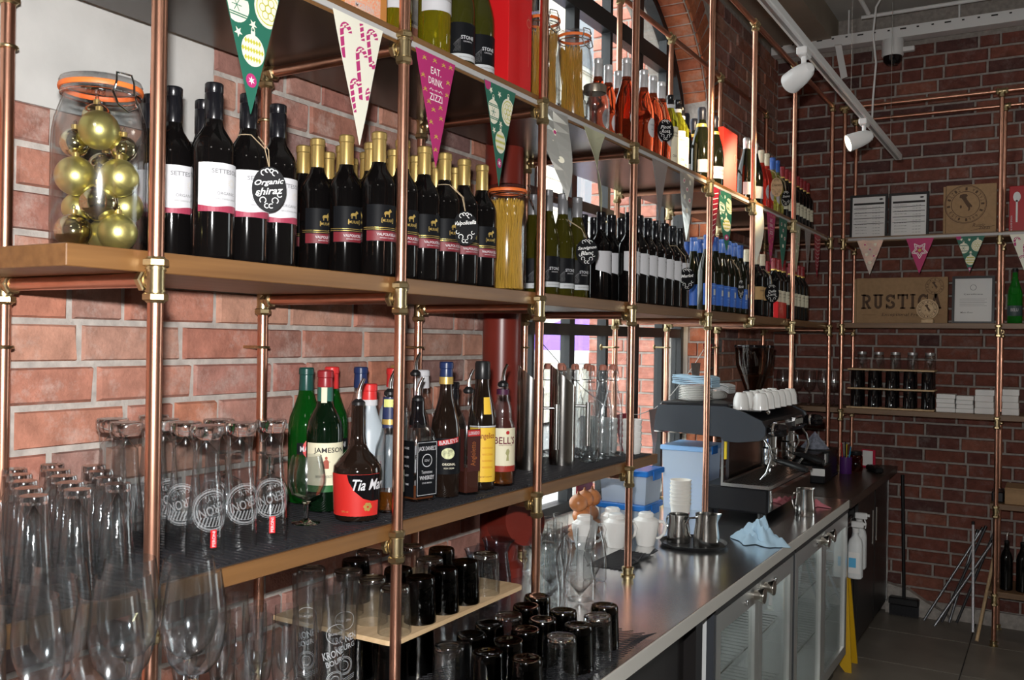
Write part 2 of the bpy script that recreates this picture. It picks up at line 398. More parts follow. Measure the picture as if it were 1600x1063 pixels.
# bricks: shared meshes, each brick an object; those that show least are joined into one part
def brick_mesh(mat, k):
    rr = random.Random(k); j = lambda s: rr.uniform(-s, s)
    b = .07; v = [(-.5, -.5, 0), (.5, -.5, 0), (.5, .5, 0), (-.5, .5, 0)]
    for (x, y) in ((-1, -1), (1, -1), (1, 1), (-1, 1)):
        v.append((x * (.478 + j(.012)), y * (.44 + j(.035)), 1 + j(.15)))
    f = [(4, 5, 6, 7), (0, 1, 5, 4), (1, 2, 6, 5), (2, 3, 7, 6), (3, 0, 4, 7)]
    me = bpy.data.meshes.new('brick'); me.from_pydata(v, [], f); me.materials.append(mat); return me
def brick_meshes(mat): return [brick_mesh(mat, k) for k in range(6)]
BM_L, BM_G, BM_B, BM_Q = brick_meshes(brick_l), brick_meshes(brick_g), brick_meshes(brick_b), brick_meshes(brick_q)
def px(p):
    d = Vector(p) - Vector((0, 0, CAMZ)); q = d.dot(Fw)
    return (800 + FPX * d.dot(Rt) / q, 531.5 - FPX * d.dot(Up) / q, q) if q > .1 else (9e9, 9e9, 1)
def lay(wall, rects, meshes, place, limit, grey=None, seed=3):
    """rects: (u centre, z centre, length, height, is_grey)."""
    rr = random.Random(seed); out = []
    for r in rects:
        P = place(r[0], r[1]); X, Y, d = px(P)
        vis = -60 < X < 1660 and -40 < Y < 1100
        out.append(((0 if vis else 1), d, r))
    out.sort(key=lambda q: q[:2])
    rest = MB()
    for k, (nv, d, r) in enumerate(out):
        ms = grey if (grey and r[4]) else meshes
        M = place(r[0], r[1], True) @ Matrix.Diagonal((r[2], r[3], .009 + rr.uniform(-.003, .004), 1)) @ Matrix.Rotation(0, 4, 'Z')
        me = rr.choice(ms)
        if k < limit and not nv:
            o = link('brick', me, wall); o.matrix_local = M
        else:
            rest.add([q.co for q in me.vertices], [tuple(q.vertices) for q in me.polygons], M)
    if rest.v:
        o = rest.build('brick_field', meshes[0].materials[0], wall, smooth=False); o['kind'] = 'stuff'
def courses(u0, u1, z0, z1, ch, keep, seed, L=.236, H=.113, J=.0125, pg=.05):
    rr = random.Random(seed); out = []; z = z0; k = 0
    while z < z1 - .01:
        u = u0 - rr.uniform(0, .2); k += 1
        while u < u1:
            l = (H if rr.random() < .36 else L) + rr.uniform(-.006, .006)
            a, b = max(u, u0), min(u + l, u1)
            if b - a > .03:
                for (p, q) in keep(a, b, z + ch / 2):
                    if q - p > .03: out.append(((p + q) / 2, z + ch / 2, q - p, ch - J, rr.random() < pg))
            u += l + J
        z += ch
    return out
def keep_left(a, b, z):
    s = [(a, b)]
    def cut(lo, hi):
        nonlocal s
        t = []
        for p, q in s:
            if q <= lo or p >= hi: t.append((p, q))
            else:
                if p < lo: t.append((p, lo))
                if q > hi: t.append((hi, q))
        s = t
    if WZ0 - .05 < z < WZS: cut(WY0, WY1)
    elif z >= WZS:
        RO = WR + .245; d = (z - WZS) / .86 * WR
        if d < RO: h = math.sqrt(RO * RO - d * d * .8); cut(WYC - h, WYC + h)
    if 2.165 < z < 2.95: cut(-.2, 1.50)
    return s
place_l = lambda u, z, M=False: (Matrix(((0, 0, 1, XW - .006), (1, 0, 0, u), (0, 1, 0, z), (0, 0, 0, 1))) if M else (XW, u, z))
rl = courses(-.2, WY1 + 1.39, .82, 3.68, .0845, keep_left, 5)
lay(wall_left, rl, BM_L, place_l, 300, BM_G)
place_b = lambda u, z, M=False: (Matrix(((1, 0, 0, u), (0, 0, -1, YB + .006), (0, 1, 0, z), (0, 0, 0, 1))) if M else (u, YB, z))
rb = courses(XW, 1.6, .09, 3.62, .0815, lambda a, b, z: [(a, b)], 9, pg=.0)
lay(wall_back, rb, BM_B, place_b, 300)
m = MB(); m.box(XW - .006, XW + .003, -.2, 1.49, 2.165, 2.95); m.build('plaster_patch', plaster, wall_left, smooth=False)
m = MB(); m.prism([(-.94, 0), (-.55, 0), (-.60, .05), (-.70, .10), (-.80, .16), (-.94, .19)], -YB - .001, -YB + .06, Matrix(((1, 0, 0, 0), (0, 0, -1, 0), (0, 1, 0, 0), (0, 0, 0, 1)))); m.build('cement_haunch', mortar, wall_back, smooth=False)
m = MB(); m.box(-.55, 1.6, YB - .012, YB + .004, 0, .09); struct(m.build('baseboard_back', mortar, smooth=False))
# arch: face bricks set on edge, and the bricks of the reveal and the soffit
rr = random.Random(4)
NA = 44
for k in range(NA + 1):
    a = PI * k / NA; y = WYC - WR * math.cos(a); z = WZS + .86 * math.sin(a)
    n = Vector((0, -math.cos(a) * .86, math.sin(a) * WR)).normalized(); t = Vector((1, 0, 0)).cross(n)
    c = Vector((XW - .006, y, z)) + n * .115
    M = Matrix(((n.x, t.x, 1, c.x), (n.y, t.y, 0, c.y), (n.z, t.z, 0, c.z), (0, 0, 0, 1))) @ Matrix.Diagonal((.215, .059, .010, 1))
    link('brick', rr.choice(BM_Q), wall_left).matrix_local = M
    if k % 1 == 0:
        c = Vector((XW - .075, y, z)) ; ni = -n
        M = Matrix(((1, t.x * -1, ni.x, c.x), (0, -t.y, ni.y, c.y), (0, -t.z, ni.z, c.z), (0, 0, 0, 1))) @ Matrix.Diagonal((.13, .060, .010, 1))
        link('brick', rr.choice(BM_Q), wall_left).matrix_local = M
for k in range(22):
    z = WZ0 + .04 + k * .0845
    if z > WZS: break
    for c, l in (((XW - .055, .10), (XW - .13, .03)) if k % 2 else ((XW - .03, .05), (XW - .105, .085))):
        M = Matrix(((1, 0, 0, c), (0, 0, -1, WY1), (0, 1, 0, z), (0, 0, 0, 1))) @ Matrix.Diagonal((l, .073, .010, 1))
        link('brick', rr.choice(BM_Q), wall_left).matrix_local = M

# arched steel window
fm = pbr('window_steel', (.012, .013, .015), .4)
XG = -1.87
def arch_in(y, e): # underside of the opening at y, with margin
    return (arch_z(y) if abs(y - WYC) < WR - .001 else WZS) - e
win = struct(thing('window_1', None, None)); 
m = MB()
m.box(XG - .03, XG + .03, WY0, WY0 + .05, WZ0, WZS); m.box(XG - .03, XG + .03, WY1 - .05, WY1, WZ0, WZS); m.box(XG - .03, XG + .03, WY0 + .05, WY1 - .05, WZ0, WZ0 + .05)
pts = [(WYC - WR * math.cos(PI * k / 40), WZS + .86 * math.sin(PI * k / 40)) for k in range(41)]
pti = [(WYC - (WR - .05) * math.cos(PI * k / 40), WZS + .81 * math.sin(PI * k / 40)) for k in range(41)]
for k in range(40):
    q = [pts[k], pts[k + 1], pti[k + 1], pti[k]]
    m.add([(x, y, z) for x in (XG - .03, XG + .03) for y, z in q], [(0, 1, 2, 3), (7, 6, 5, 4), (0, 4, 5, 1), (1, 5, 6, 2), (2, 6, 7, 3), (3, 7, 4, 0)])
m.build('window_frame', fm, win, smooth=False)
MUL = [(3.295, .022), (3.645, .05), (4.01, .028), (4.375, .05), (4.735, .028)]
for y, wd in MUL:
    MB().box(XG - .022, XG + .024, y - wd / 2, y + wd / 2, WZ0 + .05, arch_in(y, .05)).build('mullion', fm, win, smooth=False)
TRZ = [(1.775, .05), (2.33, .045), (2.72, .03), (3.235, .085)]
for z, h in TRZ:
    hw = WR - .05 if z < WZS else (WR - .04) * math.sqrt(max(0, 1 - ((z - WZS) / .82) ** 2))
    MB().box(XG - .028, XG + .028, WYC - hw, WYC + hw, z - h / 2, z + h / 2).build('transom', fm, win, smooth=False)
ys = [WY0 + .05] + [q[0] for q in MUL] + [WY1 - .05]; zs = [WZ0 + .05] + [q[0] for q in TRZ] + [3.64]
for a, b in zip(ys, ys[1:]):
    for c, d in zip(zs, zs[1:]):
        top = min(d, arch_in(a, .04) if c >= WZS - .3 else d, arch_in(b, .04) if c >= WZS - .3 else d)
        if c >= WZS - .3:
            n = 6; v = []; ok = False
            up = []
            for k in range(n + 1):
                y = a + (b - a) * k / n; u = min(d, max(c, arch_in(y, .03) if abs(y - WYC) < WR - .04 else WZS))
                up.append((y, u)); ok |= u > c + .02
            if not ok: continue
            poly = [(a, c), (b, c)] + [p for p in reversed(up)]
        else: poly = [(a, c), (b, c), (b, d), (a, d)]
        MB().prism(poly, XG - .003, XG + .003, Matrix(((0, 0, 1, 0), (1, 0, 0, 0), (0, 1, 0, 0), (0, 0, 0, 1)))).build('pane', pane_glass, win, smooth=False)
m = MB(); m.box(-2.02, XW - .01, WY0, WY1, WZ0 - .03, WZ0 + .004); m.build('window_sill', cream_plaster, win, smooth=False)
m = MB(); m.box(XG + .03, XW - .02, WY0, WY0 + .012, WZ0, WZS); m.build('plaster_reveal', cream_plaster, win, smooth=False)
m = MB(); m.box(XG + .03, XG + .055, WY1 - .012, WY1 - .002, WZ0, WZS); m.build('plaster_reveal', cream_plaster, win, smooth=False)

# the second street window, in the end wall
w2 = struct(thing('window_2', None, None)); m = MB(); q0, q1 = YB + .12, YB + .18
m.box(1.6, 1.66, q0, q1, .3, 2.9); m.box(3.34, 3.4, q0, q1, .3, 2.9); m.box(1.66, 3.34, q0, q1, .3, .36); m.box(1.66, 3.34, q0, q1, 2.84, 2.9); m.build('window_frame', fm, w2, smooth=False)
for k in range(2):
    a, b = 1.66 + .84 * k, 1.66 + .84 * (k + 1)
    if k: MB().box(a - .025, a + .025, q0 + .005, q1 - .005, .36, 2.84).build('mullion', fm, w2, smooth=False)
    MB().box(a, b, q0 + .027, q0 + .033, .36, 2.84).build('pane', pane_glass, w2, smooth=False)

# cast-iron column standing against the wall, with a capped branch low down
col_m = pbr('oxide_red_paint', (.17, .022, .014), .32, var=.12, vscale=6)
t = thing('red_column', 'dark red painted iron column standing against the brick wall', 'column', (-1.60, 2.64, .9462))
MB().lathe([(0, 0), (.085, 0), (.085, .03), (.064, .05), (.064, 2.73), (.085, 2.75), (.085, 2.77), (0, 2.77)], 32).build('shaft', col_m, t)
m = MB(); m.cyl((.03, -.03, .174), (.13, -.07, .199), .062, .066, 28); m.cyl((.128, -.07, .199), (.145, -.077, .203), .078, .078, 28); m.build('capped_branch', col_m, t)

# outside the window
pier_m = brick_mat('street_pier_brick', [(.50, .20, .15), (.58, .25, .19), (.45, .17, .13)], (.6, .5, .45), .3)
op = struct(MB().box(-2.62, -2.10, 5.42, 6.1, -.2, 4.2).build('exterior_brick_pier', mortar, smooth=False))
rr = random.Random(8); PBM = [brick_mesh(pier_m, k + 20) for k in range(4)]
for k in range(44):
    z = .6 + k * .0845; u = -2.62
    ls = (.236, .236) if k % 2 else (.113, .236, .113)
    for l in ls:
        l2 = min(l, -2.10 - u)
        if l2 > .03:
            link('brick', rr.choice(PBM), op).matrix_local = Matrix(((1, 0, 0, u + l2 / 2), (0, 0, -1, 5.42), (0, 1, 0, z), (0, 0, 0, 1))) @ Matrix.Diagonal((l2, .073, .010, 1))
        u += l + .011
struct(MB().box(-40, 40, -40, 40, -.5, -.25).build('exterior_pavement', pbr('paving', (.35, .34, .33), .9, var=.1, vscale=3), smooth=False))
stone_m = pbr('street_stone', (.62, .56, .47), .9, var=.12, vscale=2); 
bl = thing('stone_building', 'pale stone building across the street outside the arched window', 'building', (-10, 17, -.15))
MB().box(-3, 0, -7, 12, 0, 12).build('wall', stone_m, bl, smooth=False)
for k in range(4):
    for j in range(3):
        fr = MB().box(0, .06, -5.5 + k * 4, -3.7 + k * 4, 1.2 + j * 3.6, 3.5 + j * 3.6).build('window', pbr('sash_paint', (.5, .48, .44), .6), bl, smooth=False)
        MB().box(.05, .07, -5.4 + k * 4, -3.8 + k * 4, 1.3 + j * 3.6, 3.4 + j * 3.6).build('pane', pbr('dark_pane', (.10, .11, .13), .1), fr, smooth=False)
for j in range(16):
    MB().box(0, .03, -7, 12, .7 * j + .66, .7 * j + .70).build('string_course', stone_m, bl, smooth=False)
t = thing('street_parasol', 'purple and white parasol standing outside behind the window', 'parasol', (-4.3, 8.6, -.15))
MB().cyl((0, 0, 0), (0, 0, 2.1), .02).build('pole', steel, t)
c = MB().lathe([(0, 2.15), (.45, 1.98), (.8, 1.78), (.8, 1.765), (.44, 1.965), (0, 2.13)], 8).build('canopy', pbr('purple_canvas', (.20, .10, .55), .8), t, angle=10)
MB().lathe([(.8, 1.78), (.81, 1.66), (.805, 1.66), (.795, 1.77)], 8).build('valance', white_paper, c, angle=10)

# ================================================================ PIPE SHELVING ALONG THE SIDE WALL
XF, XR, PR = -1.224, -1.634, .0121
PY = dict(A=.966, B=1.595, C=2.218, D=2.852, E=3.631, F=4.240, G=4.998, H=5.934)
ZL, ZM, ZU, ZT = 1.277, 1.813, 2.353, 3.205
CT = .946
def tee_mesh(dirs, nm, bend=False):
    """brass compression fitting: body and hex nuts along each direction"""
    m = MB()
    for d in dirs:
        d = Vector(d)
        L = .021 if d.z else .017
        m.cyl((0, 0, 0), d * (L + .004), .0142, seg=18)
        m.cyl(d * (L - .005), d * (L - .002), .0158, seg=18)
        m.hexnut(d * L, d * (L + .0125), .0195)
        m.cyl(d * (L + .0125), d * (L + .0155), .0155, .0135, seg=18)
    m.ball((0, 0, 0), .0143, 16, 8)
    return m.mesh(nm, brass, angle=32)
up_, dn, ou, bk = (0, 0, 1), (0, 0, -1), (1, 0, 0), (-1, 0, 0); fy, ny = (0, 1, 0), (0, -1, 0)
TEE_F = tee_mesh((up_, dn, bk), 'tee_fitting'); TEE_R = tee_mesh((up_, dn, ou), 'tee_fitting'); ELB_F = tee_mesh((up_, bk), 'elbow_fitting')
TEE_T = tee_mesh((dn, fy, ny), 'tee_fitting'); FLANGE = MB().lathe([(0, 0), (.024, 0), (.024, .005), (.0175, .008), (.0175, .02), (.020, .022), (.020, .030), (.0135, .033), (0, .033)], 20).mesh('foot_flange', brass)
TEE_TOPEND = tee_mesh((dn, ny), 'elbow_fitting')
cl = MB(); cl.cyl((0, 0, 0), (-.066, 0, 0), .004, seg=8); cl.tube([(PR * 1.25 * math.cos(a * PI / 8), PR * 1.25 * math.sin(a * PI / 8), 0) for a in range(16)], .0035, 6, True); cl.cyl((-.062, 0, 0), (-.066, 0, 0), .013, seg=12)
CLIP = cl.mesh('wall_clip', brass)
fr = thing('pipe_shelf_frame', 'copper pipe shelving frame with brass fittings along the side wall', 'shelf frame')
def pipe(p0, p1, name, par, r=PR): return MB().cyl(p0, p1, r, seg=20).build(name, copper, par)
for k, y in PY.items():
    z0 = CT if k not in 'F' else ZM
    pipe((XF, y, z0), (XF, y, ZT), 'post', fr); pipe((XR, y, CT), (XR, y, ZT), 'post', fr)
    if k != 'F': link('foot_flange', FLANGE, fr, (XF, y, CT))
    link('foot_flange', FLANGE, fr, (XR, y, CT))
    for z in ((ZL, ZM, ZU) if k in 'ABCD' else (ZM, ZU)):
        pipe((XR, y, z), (XF, y, z), 'cross_rail', fr)
        link('tee_fitting', ELB_F if (k == 'F' and z == ZM) else TEE_F, fr, (XF, y, z)); link('tee_fitting', TEE_R, fr, (XR, y, z))
    for z in (1.70, 2.24, 2.80): link('wall_clip', CLIP, fr, (XR, y, z))
    for x in (XF, XR): link('tee_fitting', TEE_T if k not in 'AH' else (TEE_TOPEND if k == 'H' else TEE_T), fr, (x, y, ZT))
for x in (XF, XR): pipe((x, -.6, ZT), (x, PY['H'], ZT), 'top_rail', fr)
# boards
def board(nm, lab, y0, y1, z0, x0=-1.655, x1=-1.2385, t=.034, mat=oak):
    return tag(MB().bbox(x0, x1, y0, y1, z0, z0 + t, .0015).build(nm, mat, smooth=False), lab, 'shelf')
# boards are notched round the rear posts by stopping short of them
ZMT, ZUT, ZLT = ZM + PR + .034, ZU + PR + .034, ZL + PR + .034
XB0 = XR + PR + .006
board('shelf_board', 'oak shelf board carrying the long row of red wine bottles', .823, 5.93, ZM + PR, XB0)
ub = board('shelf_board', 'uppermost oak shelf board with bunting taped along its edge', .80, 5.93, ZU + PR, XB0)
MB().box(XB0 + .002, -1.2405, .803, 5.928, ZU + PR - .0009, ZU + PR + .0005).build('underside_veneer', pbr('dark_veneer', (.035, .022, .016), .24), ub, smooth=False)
board('shelf_board', 'oak shelf board under the spirit bottles and beer glasses', .70, 3.14, ZL + PR, XB0)
# ribbed bar mat
m = MB(); z = ZLT; m.box(XB0 + .01, -1.247, .74, 3.10, z, z + .003)
mat_o = tag(m.build('bar_mat', rubber, smooth=False), 'black ribbed rubber mat under the spirit bottles', 'mat')
m = MB(); k = 0
for i in range(150):
    y = .75 + i * .0156; m.box(XB0 + .012, -1.249, y, y + .007, z + .003, z + .0055)
o = m.build('ribs', rubber, mat_o, smooth=False); o['kind'] = 'stuff'
ZLM = z + .0056

# ================================================================ BACK BAR COUNTER
t = thing('steel_worktop', 'long stainless steel bar worktop under the shelves', 'worktop', (0, 0, 0))
MB().bbox(-1.69, -.897, -.8, 4.875, CT - .006, CT, .002).build('top_sheet', steel_top, t, smooth=False)
MB().bbox(-.9, -.894, -.8, 4.875, CT - .042, CT - .001, .001).build('front_lip', pbr('lip_steel', (.74, .71, .65), .35, .3), t, smooth=False)
MB().box(-1.69, -.905, -.8, 4.875, CT - .04, CT - .007).build('core', black_plastic, t, smooth=False)
t = thing('dark_worktop', 'dark stained worktop at the far end of the bar', 'worktop', (0, 0, 0))
MB().bbox(-1.69, -.885, 4.88, 6.43, CT - .045, CT, .003).build('top', dark_wood, t, smooth=False)
t = thing('bar_cabinet', 'black bar cabinet below the dark worktop', 'cabinet', (0, 0, 0))
bm_ = pbr('black_laminate', (.018, .016, .016), .35)
MB().box(-1.66, -.95, 5.32, 6.385, .06, CT - .046).build('carcass', bm_, t, smooth=False)
MB().box(-1.60, -.99, 5.34, 6.38, 0, .06).build('plinth', bm_, t, smooth=False)
for k in range(2):
    d = MB().bbox(-.95, -.93, 5.33 + k * .55, 5.855 + k * .53, .09, CT - .07, .002).build('door', bm_, t, smooth=False)
    MB().cyl((-.93, 5.80 + k * .12, .55), (-.93, 5.80 + k * .12, .75), .006).build('handle', steel, d)
MB().box(-.931, -.925, 6.35, 6.383, .08, CT - .06).build('edge_strip', steel, t, smooth=False)
t = thing('bar_plinth_panel', 'black panel closing the bar front beside the glass fridges', 'panel', (0, 0, 0))
MB().box(-1.5, -1.0, -.8, 2.84, .0, CT - .045).build('panel', bm_, t, smooth=False)
MB().box(-1.0, -.96, 2.78, 2.84, .0, CT - .045).build('upright', bm_, t, smooth=False)
alu = pbr('fridge_aluminium', (.74, .74, .72), .35, 1.)
fin = pbr('fridge_lining', (.72, .74, .74), .4)
def fridge(y0, y1, lab, lit):
    t = thing('bottle_fridge', lab, 'fridge', (0, 0, 0)); z1 = .862; xf, xb = -.955, -1.55
    m = MB(); m.box(xb, xf, y0, y0 + .03, .10, z1); m.box(xb, xf, y1 - .03, y1, .10, z1); m.box(xb, xb + .03, y0 + .03, y1 - .03, .10, z1); m.box(xb, xf, y0 + .03, y1 - .03, .10, .14); m.box(xb + .03, xf, y0 + .03, y1 - .03, z1 - .04, z1)
    m.build('body', fin, t, smooth=False)
    MB().box(xb, -.925, y0 + .001, y1 - .001, z1 - .002, z1 + .018).build('top_cap', pbr('fridge_top', (.03, .03, .03), .4), t, smooth=False)
    MB().box(xf, xf + .024, y0, y0 + .022, .10, z1).build('side_trim', pbr('fridge_trim', (.05, .055, .065), .4), t, smooth=False)
    MB().box(xb + .05, xf - .03, y0 + .03, y1 - .03, 0, .10).build('plinth', black_plastic, t, smooth=False)
    for zz in (.36, .60):
        m = MB()
        for k in range(26):
            y = y0 + .035 + (y1 - y0 - .07) * k / 25; m.box(xb + .04, xf - .02, y - .0015, y + .0015, zz, zz + .003)
        m.box(xf - .026, xf - .02, y0 + .03, y1 - .03, zz - .003, zz + .004); m.box(xb + .04, xb + .046, y0 + .03, y1 - .03, zz - .003, zz + .004)
        m.build('wire_shelf', chrome, t, smooth=False)
    MB().box(xf - .05, xf - .02, y0 + .1, y1 - .1, z1 - .06, z1 - .045).build('light_tube', pbr('fridge_light', (1, 1, 1), .5, emit=(.95, 1, 1), estr=lit), t, smooth=False)
    mid = (y0 + y1) / 2
    for k, (a, b) in enumerate(((y0 + .024, mid - .003), (mid + .003, y1 - .004))):
        za, zb = .12, z1 - .008; m = MB(); X0, X1 = xf + .001, xf + .026
        m.box(X0, X1, a, a + .045, za, zb); m.box(X0, X1, b - .045, b, za, zb); m.box(X0, X1, a + .045, b - .045, zb - .065, zb); m.box(X0, X1, a + .045, b - .045, za, za + .05)
        d = m.build('door', alu, t, smooth=False)
        MB().box(X0 + .009, X0 + .014, a + .045, b - .045, za + .05, zb - .065).build('pane', pane_glass, d, smooth=False)
        yk = (b - .05) if k == 0 else (a + .075)
        M = Matrix.Translation((X1, yk, zb - .034)) @ Matrix.Rotation(PI / 2, 4, 'Y')
        MB().lathe([(0, 0), (.018, 0), (.019, .006), (.023, .02), (.028, .032), (.027, .036), (0, .038)], 20, M=M).build('knob', pbr('satin_knob', (.66, .62, .56), .22, 1.), d)
        yl = (b - .17) if k == 0 else (a + .20)
        M = Matrix.Translation((X1, yl, zb - .034)) @ Matrix.Rotation(PI / 2, 4, 'Y')
        lk = MB().lathe([(0, 0), (.011, 0), (.012, .004), (.011, .009), (.006, .011), (0, .010)], 16, M=M).build('lock', chrome, d)
    return t
fridge(2.865, 3.885, 'two-door glass-fronted bar fridge nearer the black panel, brightly lit inside', 7.)
fridge(3.90, 5.03, 'two-door glass-fronted bar fridge next to the yellow floor sign', .6)

# ================================================================ WINE BOTTLES
wine_glass_dark = pbr('dark_wine_glass', (.0035, .003, .003), .075)
green_dark = pbr('dark_green_wine_glass', (.006, .007, .003), .075)
white_wine = pbr('white_wine_bottle', (.045, .040, .005), .05, trans=.25, ior=1.35)
rose_glass = pbr('rose_wine_bottle', (.40, .055, .018), .02, trans=.92, ior=1.33)
oil_glass = pbr('oil_bottle', (.26, .24, .012), .02, trans=.8, ior=1.40)
yellow_glass = pbr('yellow_liqueur', (.80, .70, .03), .02, trans=.9, ior=1.36)
cap_black = pbr('cap_black', (.007, .007, .009), .22); cap_gold = pbr('cap_gold', (.66, .47, .17), .3, .75)
cap_silver = pbr('cap_silver', (.62, .62, .63), .35, .5); cap_grey = pbr('cap_grey', (.22, .22, .23), .4, .3)
cap_blue = pbr('cap_blue', (.035, .10, .36), .35); cap_cream = pbr('cap_cream', (.70, .62, .45), .4); cap_red = pbr('cap_red', (.25, .015, .02), .35)
lab_white = pbr('label_white', (.56, .56, .58), .6); lab_red = pbr('label_red', (.17, .014, .022), .5); lab_black = pbr('label_black', (.007, .0075, .009), .5, spec=.12)
lab_blue = pbr('label_blue', (.035, .13, .50), .5); lab_kraft = pbr('label_kraft', (.50, .31, .13), .7); lab_grey = pbr('label_grey', (.52, .54, .55), .6); lab_cream = pbr('label_cream', (.72, .68, .52), .6)
ink_grey = pbr('grey_ink', (.17, .17, .18), .6)

BORD = [(0, .004), (.028, 0), (.036, .002), (.0383, .009), (.0383, .196), (.0372, .207), (.033, .219), (.0255, .231), (.0185, .242), (.0158, .253), (.0152, .262), (.0152, .316), (.012, .3195), (0, .3195)]
BURG = [(0, .004), (.030, 0), (.037, .002), (.0395, .009), (.0395, .160), (.0385, .176), (.035, .196), (.0285, .219), (.0215, .241), (.0168, .262), (.0152, .28), (.0152, .328), (.012, .331), (0, .331)]
SPARK = [(0, .004), (.032, 0), (.040, .002), (.043, .01), (.043, .125), (.0415, .150), (.037, .178), (.029, .208), (.021, .238), (.0165, .262), (.0155, .29), (.0155, .305), (0, .307)]
SLIM = [(0, .004), (.026, 0), (.031, .002), (.032, .008), (.032, .200), (.031, .212), (.026, .226), (.0185, .240), (.0145, .252), (.0138, .30), (0, .302)]
def screw_cap(z0, z1, mat, par, r=.0164, top=True):
    return MB().lathe([(r - .0006, z0), (r, z0 + .002), (r, z1 - .020), (r - .0007, z1 - .019), (r - .0007, z1 - .0175), (r, z1 - .0165), (r, z1 - .002), (r - .002, z1), (0, z1)], 22).build('screw_cap', mat, par)
def capsule(z0, z1, mat, par, r0=.0162, r1=.0168):
    return MB().lathe([(r0, z0), (r0 + .0003, z0 + .003), (r1 - .0012, z1 - .018), (r1 + .0006, z1 - .016), (r1 + .0006, z1 - .003), (r1 - .002, z1), (0, z1)], 22).build('foil_capsule', mat, par)
def lettering(par, mat, items, r, dr=.0012):
    m = MB()
    for (txt, wd, ht, az, z) in items: text_on(m, txt, cylfn(r, az, dr), wd, ht, 0, z)
    return m.build('lettering', mat, par, smooth=False)
def bottle(name, prof, glass):
    t = thing(name, None, 'wine bottle'); MB().lathe(prof, 30).build('glass_body', glass, t, angle=60); return t
# --- red wine with a white label over a red wave
t = bottle('wine_bottle', BORD, wine_glass_dark); screw_cap(.256, .322, cap_black, t)
l = MB().patch(.0386, .087, .174, -80, 100).build('label', lab_white, t)
v = []
m = MB()
for k in range(20):
    a0, a1 = [math.radians(-80 + 9 * q) for q in (k, k + 1)]
    h0, h1 = [(.0975 + .002 * math.sin(a * 3.2 + .6)) for a in (a0, a1)]; r = .0395
    m.add([(r * math.cos(a0), r * math.sin(a0), .0868), (r * math.cos(a1), r * math.sin(a1), .0868), (r * math.cos(a1), r * math.sin(a1), h1), (r * math.cos(a0), r * math.sin(a0), h0)], [(0, 1, 2, 3)])
m.build('wave_band', pbr('wave_red', (.30, .035, .07), .5), l)
lettering(l, ink_grey, [('SETTESOLI', .054, .0080, -4, .159), ('ORGANIC', .036, .0055, -4, .120), ('NERO D\'AVOLA SHIRAZ', .042, .003, -4, .110)], .0386, .0014)
m = MB(); f = cylfn(.0386, 12, .0014)
for k in range(12):
    a = 2 * PI * k / 12; stroke_on(m, [(.004 * math.cos(a), .139 + .004 * math.sin(a)), (.0085 * math.cos(a), .139 + .0085 * math.sin(a))], .0016, f)
m.build('sun_emblem', pbr('beige_ink', (.55, .52, .47), .6), l, smooth=False)
SETT = Proto(t)
# --- red wine with gold capsule, black label, horse and red strip
t = bottle('wine_bottle', BORD, wine_glass_dark); capsule(.255, .322, cap_gold, t)
l = MB().patch(.0386, .078, .158, -88, 86).build('label', lab_black, t)
b = MB().patch(.0394, .079, .101, -86, 86).build('red_strip', lab_red, l)
lettering(b, lab_white, [('VALPOLICELLA', .050, .0062, -16, .093), ('RIPASSO CLASSICO', .036, .0028, -16, .0855)], .0396)
m = MB(); f = cylfn(.0386, -16, .0013)
for q in (.104, .108): stroke_on(m, [(u * .004 - .056, q) for u in range(29)], .0009, f)
for a in (((-.014, .1185), (.014, .1185)), ((.014, .1185), (.014, .1285)), ((.014, .1285), (-.014, .1285)), ((-.014, .1285), (-.014, .1185))): stroke_on(m, a, .0009, f)
text_on(m, 'MURARI', f, .024, .0065, 0, .1235)
horse = [(-.007, .131), (-.0055, .131), (-.005, .137), (.002, .137), (.0028, .131), (.0045, .131), (.0045, .139), (.0065, .142), (.0095, .1425), (.0095, .1450), (.0065, .1475), (.0050, .1490), (.0030, .1460), (.001, .1435), (-.005, .1435), (-.0085, .1410), (-.0095, .1350), (-.0075, .1390)]
poly_on(m, horse, f)
m.build('gold_print', gold_ink, l, smooth=False)
VALP = Proto(t)
# --- white wine with grey cap, black label "stone"
def stone(glass, cap, nm='wine_bottle'):
    t = bottle(nm, BURG, glass); screw_cap(.262, .333, cap, t)
    l = MB().patch(.0398, .030, .126, -95, 85).build('label', lab_black, t)
    s_ = MB().patch(.0405, .031, .047, -95, 85).build('white_strip', lab_grey, l)
    lettering(s_, ink_grey, [('SAUVIGNON BLANC', .050, .0035, -20, .039)], .0405)
    lettering(l, lab_white, [('STONE', .036, .0095, -24, .088), ('CROSSING', .024, .0035, -24, .078)], .0405)
    m = MB(); f = cylfn(.0405, -62, .0008)
    for k in range(5): stroke_on(m, [(.004 * k - .01, .052), (.003 * k - .004, .062), (.004 * k - .010, .070), (.002 * k, .080 + .002 * k)], .0006, f)
    m.build('sketch', ink_grey, l, smooth=False)
    return t
STONE = Proto(stone(white_wine, cap_grey)); STONED = Proto(stone(pbr('olive_wine_bottle', (.05, .05, .008), .04, trans=.3, ior=1.35), cap_black))
# --- merlot, plain white slanted label
t = bottle('wine_bottle', BORD, wine_glass_dark); screw_cap(.258, .322, cap_black, t)
m = MB(); n = 16; v = []; ff = []
for k in range(n + 1):
    a = math.radians(-92 + 172 * k / n); r = .0391
    v += [(r * math.cos(a), r * math.sin(a), .116 - .026 * k / n), (r * math.cos(a), r * math.sin(a), .182)]
for k in range(n): ff.append((2 * k, 2 * k + 2, 2 * k + 3, 2 * k + 1))
m.add(v, ff); l = m.build('label', lab_white, t)
lettering(l, ink_grey, [('MERLOT', .022, .004, 8, .166), ('VINO ROSSO', .02, .003, 8, .150)], .0391)
MERL = Proto(t)
